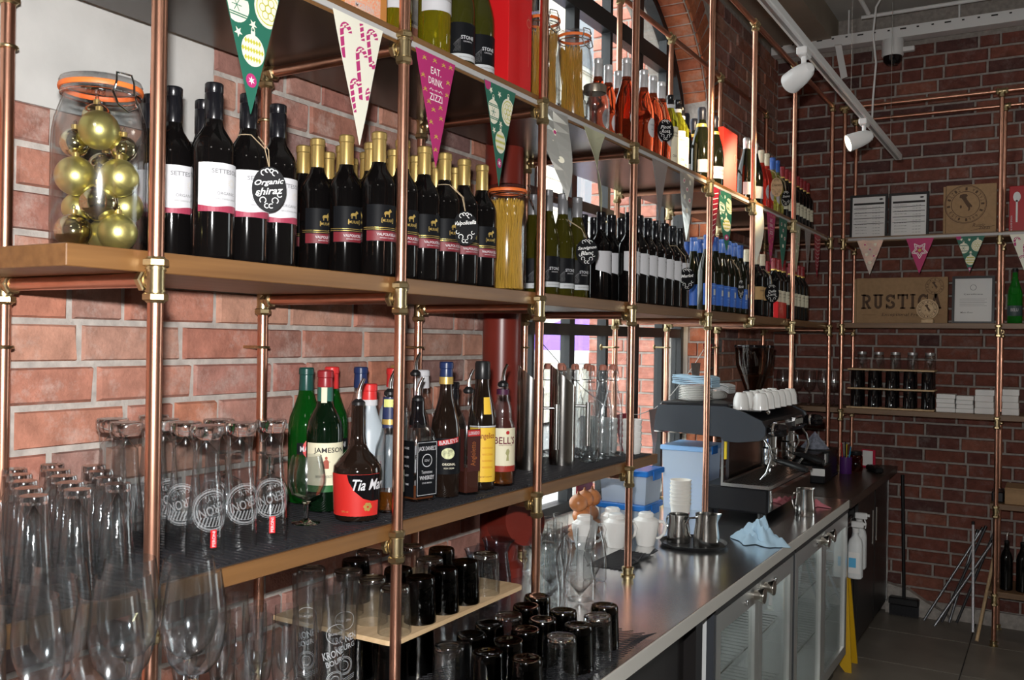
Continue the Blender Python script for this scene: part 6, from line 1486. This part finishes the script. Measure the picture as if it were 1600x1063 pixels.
# ================================================================ PIPE SHELVING ON THE END WALL
YF2, YR2 = 6.018, 6.395
f2 = thing('pipe_shelf_frame', 'copper pipe shelving frame on the end wall', 'shelf frame')
TF2 = tee_mesh((up_, dn, fy), 'tee_fitting'); TR2 = tee_mesh((up_, dn, ny), 'tee_fitting'); TT2 = tee_mesh((dn, ou, bk), 'tee_fitting'); CRS = tee_mesh((up_, dn, ny), 'tee_fitting')
S1, S2, S3, S4, S5 = 2.353, 1.820, 1.288, .775, .268
for x, lv, z0 in ((-1.166, (S1, S2, S3), CT), (-.298, (S1, S2, S3, S4, S5), 0), (.57, (S1, S2, S3, S4, S5), 0)):
    pipe((x, YF2, z0), (x, YF2, ZT), 'post', f2); pipe((x, YR2, z0), (x, YR2, ZT), 'post', f2)
    for y in (YF2, YR2): link('foot_flange', FLANGE, f2, (x, y, z0)); link('tee_fitting', TT2, f2, (x, y, ZT))
    for z in lv: pipe((x, YF2, z), (x, YR2, z), 'cross_rail', f2); link('tee_fitting', TF2, f2, (x, YF2, z)); link('tee_fitting', TR2, f2, (x, YR2, z))
for y in (YF2, YR2): pipe((-1.166, y, ZT), (1.4, y, ZT), 'top_rail', f2)
def board2(x0, x1, z, lab): return tag(MB().bbox(x0, x1, YF2 + .0135, YR2 - .018, z + PR, z + PR + .032, .0015).build('shelf_board', oak_x, smooth=False), lab, 'shelf')
board2(-1.20, .62, S1, 'end-wall oak shelf with clipboards and a pizza box'); board2(-1.20, .62, S2, 'end-wall oak shelf with the wide lettered box and certificate'); board2(-1.66, .62, S3, 'end-wall oak shelf with tumbler trays and napkins'); board2(-.33, .62, S4, 'short oak shelf with a cardboard box beside the leaning poles'); board2(-.33, .62, S5, 'lowest short oak shelf with two dark bottles')
b1, b2_, b3_, b4, b5 = [s + PR + .0322 for s in (S1, S2, S3, S4, S5)]
def framed(name, lab, x, z, w, h, lean, paper_lines, y=6.23, cat='picture frame', tilt=0.):
    t = thing(name, lab, cat, (x, y, z), 0); t.rotation_euler = (-lean, 0, tilt * 0)
    b = .015
    m = MB(); m.box(-w / 2, -w / 2 + b, 0, .012, 0, h); m.box(w / 2 - b, w / 2, 0, .012, 0, h); m.box(-w / 2 + b, w / 2 - b, 0, .012, 0, b); m.box(-w / 2 + b, w / 2 - b, 0, .012, h - b, h); m.build('frame', black_plastic, t, smooth=False)
    p = MB().box(-w / 2 + b, w / 2 - b, .006, .010, b, h - b).build('paper', white_paper, t, smooth=False)
    m = MB(); f = planefn((0, .0055, 0), (1, 0, 0), (0, 0, 1))
    paper_lines(m, f, w, h); m.build('print', ink, p, smooth=False); return t
def table_print(m, f, w, h):
    stroke_on(m, [(-w * .40, h * .80), (w * .40, h * .80)], h * .045, f)
    for q in (.70, .60, .48, .36): stroke_on(m, [(-w * .40, h * q), (w * .40, h * q)], h * .012, f)
    for q in range(10): text_on(m, ('Food Hygiene', 'Inspection Record', 'Date', 'Rating')[q % 4], f, w * .3, h * .018, -w * .2, h * (.74 - q * .065)); text_on(m, '12 00 05', f, w * .2, h * .016, w * .2, h * (.72 - q * .065))
    poly_on(m, disc_pts(w * .32, h * .89, w * .05, h * .018, 14), f)
framed('clip_frame', 'black-framed record sheet, the one nearer the corner of the walls', -1.055, b1, .228, .292, .05, table_print); framed('clip_frame', 'black-framed record sheet, the one nearer the pizza box', -.818, b1, .234, .290, .05, table_print)
def cert_print(m, f, w, h):
    ring_on(m, 0, h * .76, w * .07, .002, f); text_on(m, 'Certificate', f, w * .45, h * .03, 0, h * .62)
    for q in range(5): stroke_on(m, [(-w * .32, h * (.52 - q * .035)), (w * (.32 - .05 * (q % 2)), h * (.52 - q * .035))], .001, f)
    text_on(m, 'Mario Rossi', f, w * .3, h * .03, -w * .15, h * .24, .4)
framed('certificate_frame', 'black-framed white certificate beside the wide lettered box', -.448, b2_, .232, .292, .06, cert_print)
def pbox(name, lab, x0, x1, z, h, draw, y0=6.245, d=.05, mat=card, shade=None):
    t = thing(name, lab, 'box', (0, 0, 0)); MB().bbox(x0, x1, y0, y0 + d, z, z + h, .002).build('carton', mat, t, smooth=False)
    MB().box(x0 - .016, x0 - .002, y0 + .01, y0 + d, z, z + h - .004).build('side_flap', card, t, smooth=False)
    f = planefn(((x0 + x1) / 2, y0 - .0012, z), (1, 0, 0), (0, 0, 1)); m = MB(); draw(m, f, x1 - x0, h); m.build('print', ink_brown, t, smooth=False); return t
italy = [(-.030, .055), (-.012, .062), (.006, .060), (.012, .050), (.004, .042), (.008, .028), (.022, .008), (.036, -.010), (.034, -.020), (.026, -.014), (.024, -.034), (.014, -.042), (.016, -.022), (.002, -.002), (-.010, .020), (-.020, .036), (-.032, .040)]
def seal(m, f, cx, cy, R):
    ring_on(m, cx, cy, R, R * .03, f, 40); ring_on(m, cx, cy, R * .68, R * .03, f, 36); ring_on(m, cx, cy, R * .95, R * .015, f, 40)
    poly_on(m, [(cx + x * R * 9, cy + y * R * 9) for x, y in italy], f); poly_on(m, disc_pts(cx - R * .22, cy - R * .12, R * .05, R * .09, 8), f)
    for k, ch in enumerate('EST. 1999 - ITALIA - ZIZZI - '):
        if ch != ' ':
            a = -2.6 + k * .217; text_on(m, ch, f, R * .10, R * .16, cx + R * .82 * math.cos(a), cy + R * .82 * math.sin(a), 0, a + PI / 2)
def pizza(m, f, w, h):
    seal(m, f, -.03, h * .62, .115); text_on(m, 'Rustic', f, .07, .022, .045, .066, .3); text_on(m, 'ZIZZI', f, .060, .017, .075, .048)
    stroke_on(m, [(0, .034), (.13, .060)], .002, f)
pbox('pizza_box', 'brown pizza box printed with an Italy seal on the upper shelf', -.606, -.330 + .0, b1, .315, pizza)
def slab_word(m, f, txt, x0, y0, w, h):
    """heavy slab-serif capitals built from strokes"""
    n = len(txt); adv = w / (n - .45); W = adv * .84; T = h * .17; sf = h * .10; x = x0
    R_ = lambda a, b, c, d: poly_on(m, [(x + a, y0 + b), (x + c, y0 + b), (x + c, y0 + d), (x + a, y0 + d)], f)
    arc = lambda cx, cy, rx, ry, a0, a1: stroke_on(m, [(x + cx + rx * math.cos(a0 + (a1 - a0) * k / 14), y0 + cy + ry * math.sin(a0 + (a1 - a0) * k / 14)) for k in range(15)], T, f)
    ser = lambda c, b: R_(c - T, b, c + T, b + sf)
    for ch in txt:
        if ch == 'I':
            R_(T * .5, 0, T * 1.5, h); ser(T, 0); ser(T, h - sf); x += T * 2 + adv * .18; continue
        if ch == 'R':
            R_(T * .5, 0, T * 1.5, h); ser(T, 0); R_(0, h - sf, T * 2, h); R_(T * 1.5, h - T * .9, W * .55, h); R_(T * 1.5, h * .42, W * .55, h * .42 + T * .9); arc(W * .55, h * .71 - T * .03, W * .27, h * .5 * (1 - .42) - T * .5, -PI / 2, PI / 2)
            stroke_on(m, [(x + W * .52, y0 + h * .45), (x + W * .82, y0 + sf * .5)], T, f); R_(W * .70, 0, W * 1.02, sf)
        elif ch == 'U':
            R_(T * .5, h * .3, T * 1.5, h); R_(W - T * 1.5, h * .3, W - T * .5, h); ser(T, h - sf); ser(W - T, h - sf); arc(W / 2, h * .32, W / 2 - T, h * .32 - T * .5, PI, 2 * PI)
        elif ch == 'S':
            arc(W * .5, h * .72, W * .33, h * .28 - T * .5, .25, PI * 1.45); arc(W * .5, h * .28, W * .33, h * .28 - T * .5, PI * .45, -PI + .25); R_(W * .80, h * .66, W * .92, h * .98); R_(W * .08, h * .02, W * .20, h * .34)
        elif ch == 'T':
            R_(W / 2 - T / 2, 0, W / 2 + T / 2, h); ser(W / 2, 0); R_(0, h - T * .8, W, h); R_(0, h * .66, sf, h); R_(W - sf, h * .66, W, h)
        elif ch == 'C':
            arc(W * .52, h * .5, W * .38, h * .5 - T * .5, .75, 2 * PI - .75); R_(W * .84, h * .64, W * .96, h * .98)
        elif ch == 'A':
            stroke_on(m, [(x + W * .14, y0), (x + W * .5, y0 + h)], T, f); stroke_on(m, [(x + W * .86, y0), (x + W * .5, y0 + h)], T * 1.15, f); R_(W * .3, h * .26, W * .7, h * .26 + T * .7); R_(-T * .1, 0, W * .34, sf); R_(W * .66, 0, W + T * .1, sf)
        x += adv
def rustica(m, f, w, h):
    slab_word(m, f, 'RUSTICA', -w * .445, h * .48 - .046, w * .89, .092); text_on(m, 'Exceptional Fresh', f, w * .46, .024, .01, h * .19, .2)
    for sx in (-1, 1): stroke_on(m, [(sx * w * .27, h * .19), (sx * w * .44, h * .19)], .0016, f)
    seal(m, f, w * .36, h * .80, .052)
pbox('lettered_box', 'wide brown box lettered in heavy dark capitals', -1.122, -.588, b2_, .290, rustica)
t = thing('seal_plaque', 'round wooden plaque with an Italy seal before the wide lettered box', 'plaque', (-.688, 6.13, b2_)); M = Matrix(((1, 0, 0, 0), (0, 0, 1, 0), (0, 1, 0, .085), (0, 0, 0, 1)))
MB().prism(disc_pts(0, 0, .062, .062, 40), -.006, .006, M).build('disc', pale_wood, t, smooth=False); m = MB(); seal(m, planefn((0, -.0068, .085), (1, 0, 0), (0, 0, 1)), 0, 0, .054); m.build('print', ink_brown, t, smooth=False)
MB().bbox(-.035, .035, -.02, .03, 0, .024, .003).build('stand', pale_wood, t, smooth=False)
t = thing('red_book', 'red book with a white spoon on its cover', 'book', (-.222, 6.22, b1)); MB().bbox(-.040, .10, 0, .03, 0, .285, .003).build('cover', pbr('book_red', (.45, .01, .015), .4), t, smooth=False)
m = MB(); f = planefn((0, -.0012, 0), (1, 0, 0), (0, 0, 1)); poly_on(m, disc_pts(.0, .22, .020, .030, 18), f); stroke_on(m, [(0, .20), (0, .07)], .010, f); text_on(m, 'THE SILVER SPOON', f, .10, .008, -.027, .06, 0, PI / 2); m.build('spoon_print', chalk, t, smooth=False)
for k, x in enumerate((-.222, -.135)):
    t = thing('water_bottle', 'green glass water bottle with dark label, %s from the copper post' % ORD[k], 'bottle', (x, 6.15, b2_), 0, 'green water bottles')
    MB().lathe([(0, .003), (.034, 0), (.039, .004), (.0395, .01), (.0395, .17), (.035, .20), (.022, .24), (.0145, .27), (.0135, .310), (0, .311)], 28).build('glass_body', pbr('bright_green_glass', (.03, .40, .04), .03, trans=.7, ior=1.25), t); screw_cap(.300, .325, black_plastic, t, .0155)
    l = MB().patch(.0398, .045, .105, -170, -10, 12).build('label', pbr('belu_label', (.05, .08, .08), .5), t); lettering(l, lab_white, [('BELU', .040, .018, -90, .080)], .0398, .0014)
# trays of tumblers, three tiers
t0 = thing('tumbler_small', None, 'tumbler'); t0.name = 'tumbler'; MB().lathe([(r, .108 - z) for r, z in reversed(goblet([(0, .003), (.031, 0), (.034, .004), (.036, .108)], .002, .01))], 22).build('glass_body', black_gloss, t0); TB = Proto(t0)
t1 = thing('spice_jar', None, 'jar'); MB().lathe(goblet([(0, .003), (.028, 0), (.031, .004), (.031, .075), (.027, .085), (.027, .095)], .002, .008), 22).build('glass_body', clear_r, t1); MB().lathe([(.0285, .088), (.029, .09), (.029, .104), (0, .106)], 20).build('lid', pbr('pewter_cap', (.5, .5, .5), .3, .9), t1); SJ = Proto(t1)
z = b3_
for tier in range(3):
    tag(MB().bbox(-1.135 - .005 * (tier == 0), -.635, 6.055, 6.215, z, z + .010, .002).build('serving_board', pale_wood, smooth=False), 'thin pale board under the %s' % ['lowest row of dark tumblers on the end wall', 'upper row of dark tumblers on the end wall', 'row of spice jars on the end wall'][tier], 'board'); z += .0102
    if tier < 2:
        for k in range(5):
            for r in range(2): TB.put((-1.085 + k * .102, 6.095 + r * .080, z), 0, 'black tumbler on the end wall, %s tray, %s in the %s row' % (('lower', 'upper')[tier], ORD[k], ('front', 'rear')[r]), 'black tumblers on the end wall')
        z += .1085
    else:
        for k in range(5): SJ.put((-1.06 + k * .098, 6.12, z), 0, 'small glass spice jar on top of the tumbler trays, %s from the wall corner' % ORD[k], 'spice jars')
for k, (x0, x1, h, d) in enumerate([(-.628, -.523, .108, 'beside the tumbler trays'), (-.520, -.425, .102, 'second along'), (-.420, -.318, .142, 'taller, before the copper post'), (-.278, -.190, .150, 'taller, after the copper post')]):
    t = thing('napkin_stack', 'white block of paper napkins on the end-wall shelf, ' + d, 'napkins', (0, 0, 0), 0, 'napkin blocks')
    for q in range(4): MB().bbox(x0 + .002 * (q % 2), x1 - .002 * (q % 3), 6.08 + .003 * (q % 2), 6.19, b3_ + h * q / 4, b3_ + h * (q + 1) / 4 - .001, .002).build('napkin_pack', white_paper, t, smooth=False)
for k, x in enumerate((-1.56, -1.475, -1.39, -1.305, -1.235)): 
    WG.put((x, 6.16 + .03 * (k % 2), b3_), 0, 'small-looking wine glass on the dark end-wall shelf, %s from the wall corner' % ORD[k], 'wine glasses on the end wall')
t = thing('cardboard_box', 'small open cardboard box on the short shelf', 'box', (0, 0, 0)); MB().bbox(-.255, .02, 6.06, 6.30, b4, b4 + .095, .002).build('carton', card, t, smooth=False); MB().box(-.255, .02, 6.045, 6.058, b4 + .088, b4 + .093).build('flap', card, t, smooth=False)
t = thing('black_parcel', 'black wrapped parcel behind the cardboard box', 'parcel', (0, 0, 0)); MB().bbox(-.325, -.262, 6.10, 6.30, b4, b4 + .06, .006).build('wrap', black_plastic, t, smooth=False); MB().bbox(-.33, -.258, 6.19, 6.205, b4 + .0605, b4 + .063, .001).build('tape', rubber, t, smooth=False)
for k, x in enumerate((-.243, -.160)):
    t = thing('oil_pourer_bottle', 'dark bottle with steel pourer on the lowest shelf, %s from the copper post' % ORD[k], 'bottle', (x, 6.12, b5), 0, 'pourer bottles'); MB().lathe([(0, .003), (.030, 0), (.034, .004), (.034, .18), (.028, .21), (.016, .235), (.0135, .25), (.0135, .275), (0, .276)], 26).build('glass_body', wine_glass_dark, t); pourer(t, .276)

# ================================================================ FLOOR END: POLES, BROOM, SIGN, SPRAYS
def pole(p0, p1, r, mat, lab, name='pole'):
    t = thing(name, lab, 'pole', (0, 0, 0)); MB().cyl(p0, p1, r, seg=12).build('tube', mat, t); d = (Vector(p1) - Vector(p0)).normalized()
    MB().cyl(Vector(p1) - d * .001, Vector(p1) + d * .02, r * 1.15, seg=12).build('end_cap', black_plastic, t)
grey_pole = pbr('grey_pole', (.32, .33, .35), .35, .8)
pole((-.630, 6.21, .010), (-.335, 6.40, .52), .009, grey_pole, 'silver pole leaning on the wall, lowest slant of the bundle')
pole((-.418, 6.20, .010), (-.440, 6.41, .62), .0085, pbr('pale_pole', (.75, .75, .78), .35, .4), 'pale upright pole among the leaning poles')
pole((-.700, 6.30, .010), (-.395, 6.415, .59), .008, grey_pole, 'silver pole leaning behind the lowest slanted one')
pole((-.600, 6.32, .010), (-.375, 6.42, .60), .008, pbr('dark_pole', (.05, .05, .055), .4), 'black pole leaning in the middle of the bundle')
pole((-.560, 6.34, .010), (-.420, 6.425, .57), .008, grey_pole, 'steep silver pole at the back of the bundle')
pole((-.520, 6.36, .010), (-.318, 6.43, .60), .008, pbr('dark_pole', (.05, .05, .055), .4), 'black pole reaching to the copper post')
pole((-.386, 6.02, .012), (-.318, 6.30, .45), .010, pale_wood, 'wooden broomstick standing against the copper post')
t = thing('broom', 'black broom standing between bar cabinet and end wall', 'broom', (-.825, 6.36, 0)); MB().cyl((0, 0, .10), (-.02, 0, .90), .011).build('stick', black_plastic, t); MB().bbox(-.09, .09, -.03, .03, .07, .12, .008).build('head', black_plastic, t, smooth=False)
m = MB()
for i in range(22):
    for j in range(4): m.box(-.085 + i * .008, -.082 + i * .008, -.022 + j * .014, -.019 + j * .014, .002, .07)
o = m.build('bristles', rubber, t, smooth=False); o['kind'] = 'stuff'
t = thing('wet_floor_sign', 'yellow folding floor sign beside the glass fridge', 'sign', (0, 0, 0)); ys_ = pbr('sign_yellow', (.72, .42, .01), .4)
for k, (y, dy) in enumerate(((5.10, .0), (5.27, -.09))):
    M = Matrix(((1, 0, 0, 0), (0, 0, 1, y), (0, 1, 0, .0), (0, 0, 0, 1)))
    lean = Matrix.Translation((0, y, 0)) @ Matrix.Rotation((-.075 if k == 0 else .14), 4, 'X') @ Matrix.Translation((0, -y, 0))
    MB().prism([(-1.21, .0), (-1.18, .04), (-.98, .04), (-.945, 0), (-.912, 0), (-.952, .60), (-.965, .62), (-1.165, .62), (-1.18, .60), (-1.25, 0)], 0, .012, lean @ M).build('panel', ys_, t, smooth=False)
m = MB()
for s, z, wd in (('CAUTION', .47, .16), ('WET', .22, .11), ('FLOOR', .155, .155)): text_on(m, s, lambda u, v: tuple(Matrix.Translation((0, 5.10, 0)) @ Matrix.Rotation(-.075, 4, 'X') @ Vector((-1.05 + u - .0, -.0015, z + v))), wd, .045)
m.build('lettering', ink, t, smooth=False)
for k, (y, z) in enumerate(((5.12, .50), (5.22, .53))):
    t = thing('spray_bottle', 'white spray bottle hanging at the bar end, %s' % ('with the blue label' if k == 0 else 'half behind the labelled one'), 'spray bottle', (-.905, y, z)); wp = pbr('white_poly', (.72, .74, .74), .4)
    square([(.032, .6, 0), (.036, .6, .005), (.036, .6, .17), (.030, .7, .20), (.014, 1, .225), (.013, 1, .24)]).build('flask', wp, t); m = MB(); m.lathe([(.016, .238), (.017, .262), (0, .264)], 16); m.bbox(-.022, .040, -.011, .011, .264, .298, .004); m.cyl((.038, 0, .285), (.052, 0, .285), .007); m.build('spray_head', white_paint, t)
    MB().tube([(.026, 0, .264), (.034, 0, .24), (.030, 0, .215)], .004, 6).build('trigger', white_paint, t)
    if k == 0:
        l = MB().box(-.028, .028, -.0372, -.0364, .03, .14).build('label', white_paper, t, smooth=False); MB().box(-.026, .010, -.0378, -.0373, .06, .11).build('blue_panel', pbr('label_sky', (.10, .45, .75), .5), l, smooth=False)
    MB().tube([(-.022, 0, .27), (-.04, 0, .262), (-.052, 0, .22), (-.05, 0, .15)], .002, 5).build('hook', steel, t)

t = thing('hook_rail', 'black bracket rail at the end of the bar holding spray bottles', 'rail', (0, 0, 0)); MB().box(-.965, -.952, 5.04, 5.30, .60, .80).build('bracket_plate', black_plastic, t, smooth=False); MB().cyl((-.955, 5.045, .77), (-.955, 5.295, .77), .004).build('bar', steel, t)

# ================================================================ CEILING: TRACK LIGHTS, CABLE TRAY, CAMERA
trk = thing('track_light', 'white ceiling track with two bullet spotlights', 'track light', (0, 0, 0)); XT, ZTR = -.79, 2.785
MB().bbox(XT - .018, XT + .018, 1.2, 5.60, ZTR - .010, ZTR + .022, .003).build('track', white_paint, trk, smooth=False)
MB().box(XT - .006, XT + .006, 1.22, 5.58, ZTR - .0115, ZTR - .0095).build('track_slot', pbr('slot_grey', (.3, .3, .3), .4, .6), trk, smooth=False)
for y in (1.8, 4.2, 5.3): MB().cyl((XT, y, ZTR + .02), (XT, y, ZC), .0012, seg=6).build('wire', steel, trk)
def spot(y, aim, lit):
    p = Vector((XT, y, ZTR - .012)); a = MB(); a.bbox(XT - .018, XT + .018, y - .04, y + .04, ZTR - .040, ZTR - .0105, .004); ad = a.build('adapter', white_paint, trk, smooth=False)
    MB().cyl((XT, y, ZTR - .04), (XT, y, ZTR - .085), .009).build('stem', white_paint, ad)
    q = Vector((XT, y, ZTR - .095)); d = (Vector(aim) - q).normalized(); M = Matrix.Translation(q - d * .01) @ d.to_track_quat('Z', 'Y').to_matrix().to_4x4()
    h = MB().lathe([(0, -.032), (.017, -.028), (.029, -.010), (.037, .028), (.040, .078), (.040, .086), (.037, .086), (.037, .078), (.032, .03), (0, .02)], 32, M=M).build('bullet_head', white_paint, trk)
    MB().lathe([(0, .064), (.0355, .064), (.0355, .068), (0, .068)], 24, M=M).build('lamp_face', pbr('lamp_glow', (1, .9, .7), .4, emit=(1, .80, .52), estr=lit), h)
    light('spot_lamp', 'SPOT', q + d * .10, 60, (1, .74, .45), Vector(aim), spot_size=1.0, spot_blend=.6, shadow_soft_size=.03)
spot(3.34, (-1.5, 3.9, 2.45), 6); spot(4.52, (-1.55, 4.15, 2.38), 12)
t = thing('cable_tray', 'perforated white cable tray under the ceiling', 'cable tray', (0, 0, 0)); YT = 6.27
m = MB(); m.box(-1.69, 1.6, YT - .04, YT - .036, 3.67, 3.735); m.box(-1.69, 1.6, YT - .04, YT + .06, 3.665, 3.670); m.build('tray', white_paint, t, smooth=False)
for k in range(34): MB().box(-1.63 + k * .085 - (.018 if k % 3 == 0 else .007), -1.63 + k * .085 + (.018 if k % 3 == 0 else .007), YT - .0415, YT - .0402, 3.713, 3.722).build('slot', ink, t, smooth=False)
for x in (-1.2, -.55, .5): MB().cyl((x, YT, 3.665), (x, YT, ZC), .006, seg=8).build('hanger', white_paint, t)
t = thing('conduit_run', 'white conduit pipe crossing the ceiling', 'conduit', (0, 0, 0)); MB().tube([(-1.05, 4.4, 3.86), (-1.1, 5.6, 3.86), (-1.08, 5.95, 3.86), (-1.05, 6.1, 3.80)], .014, 10).build('pipe', white_paint, t); MB().cyl((-1.1, 6.15, 3.80), (1.6, 6.15, 3.80), .012).build('cross_pipe', white_paint, t)
t = thing('dome_camera', 'white dome security camera under the cable tray', 'camera', (-.93, 6.27, 3.52)); MB().lathe([(0, .145), (.062, .145), (.066, .13), (.066, .05), (.060, .04), (0, .04)], 32).build('housing', white_paint, t); MB().lathe([(.058, .045), (.055, .01), (.035, -.012), (0, -.018)], 28).build('dome', black_gloss, t)
MB().bbox(.05, .13, -.02, .02, .06, .09, .004).build('bracket', white_paint, t, smooth=False)
t = thing('hanging_cable', 'white cable looping down from the ceiling in front of the end wall', 'cable', (0, 0, 0)); MB().tube([(-.86, 5.9, 3.86), (-.92, 5.88, 3.84), (-.97, 5.88, 3.76), (-.985, 5.88, 3.60), (-.965, 5.88, 3.42), (-.98, 5.88, 3.2), (-.985, 5.88, 2.98)], .006, 8).build('cable', white_paint, t); MB().cyl((-.985, 5.88, 2.96), (-.985, 5.88, 2.98), .009).build('cable_end', white_paint, t)
t = thing('strap_bracket', 'short perforated white bracket hanging from the cable tray', 'bracket', (-1.25, 6.2, 3.42)); MB().box(-.02, .02, -.02, .02, .24, .245).build('cap', white_paint, t, smooth=False); MB().add([(-.02, 0, .24), (.02, 0, .24), (.06, 0, .03), (.02, 0, .02), (-.02, .006, .24), (.02, .006, .24), (.06, .006, .03), (.02, .006, .02)], [(3, 2, 1, 0), (4, 5, 6, 7), (0, 1, 5, 4), (1, 2, 6, 5), (2, 3, 7, 6), (3, 0, 4, 7)]).build('strap', white_paint, t, smooth=False)
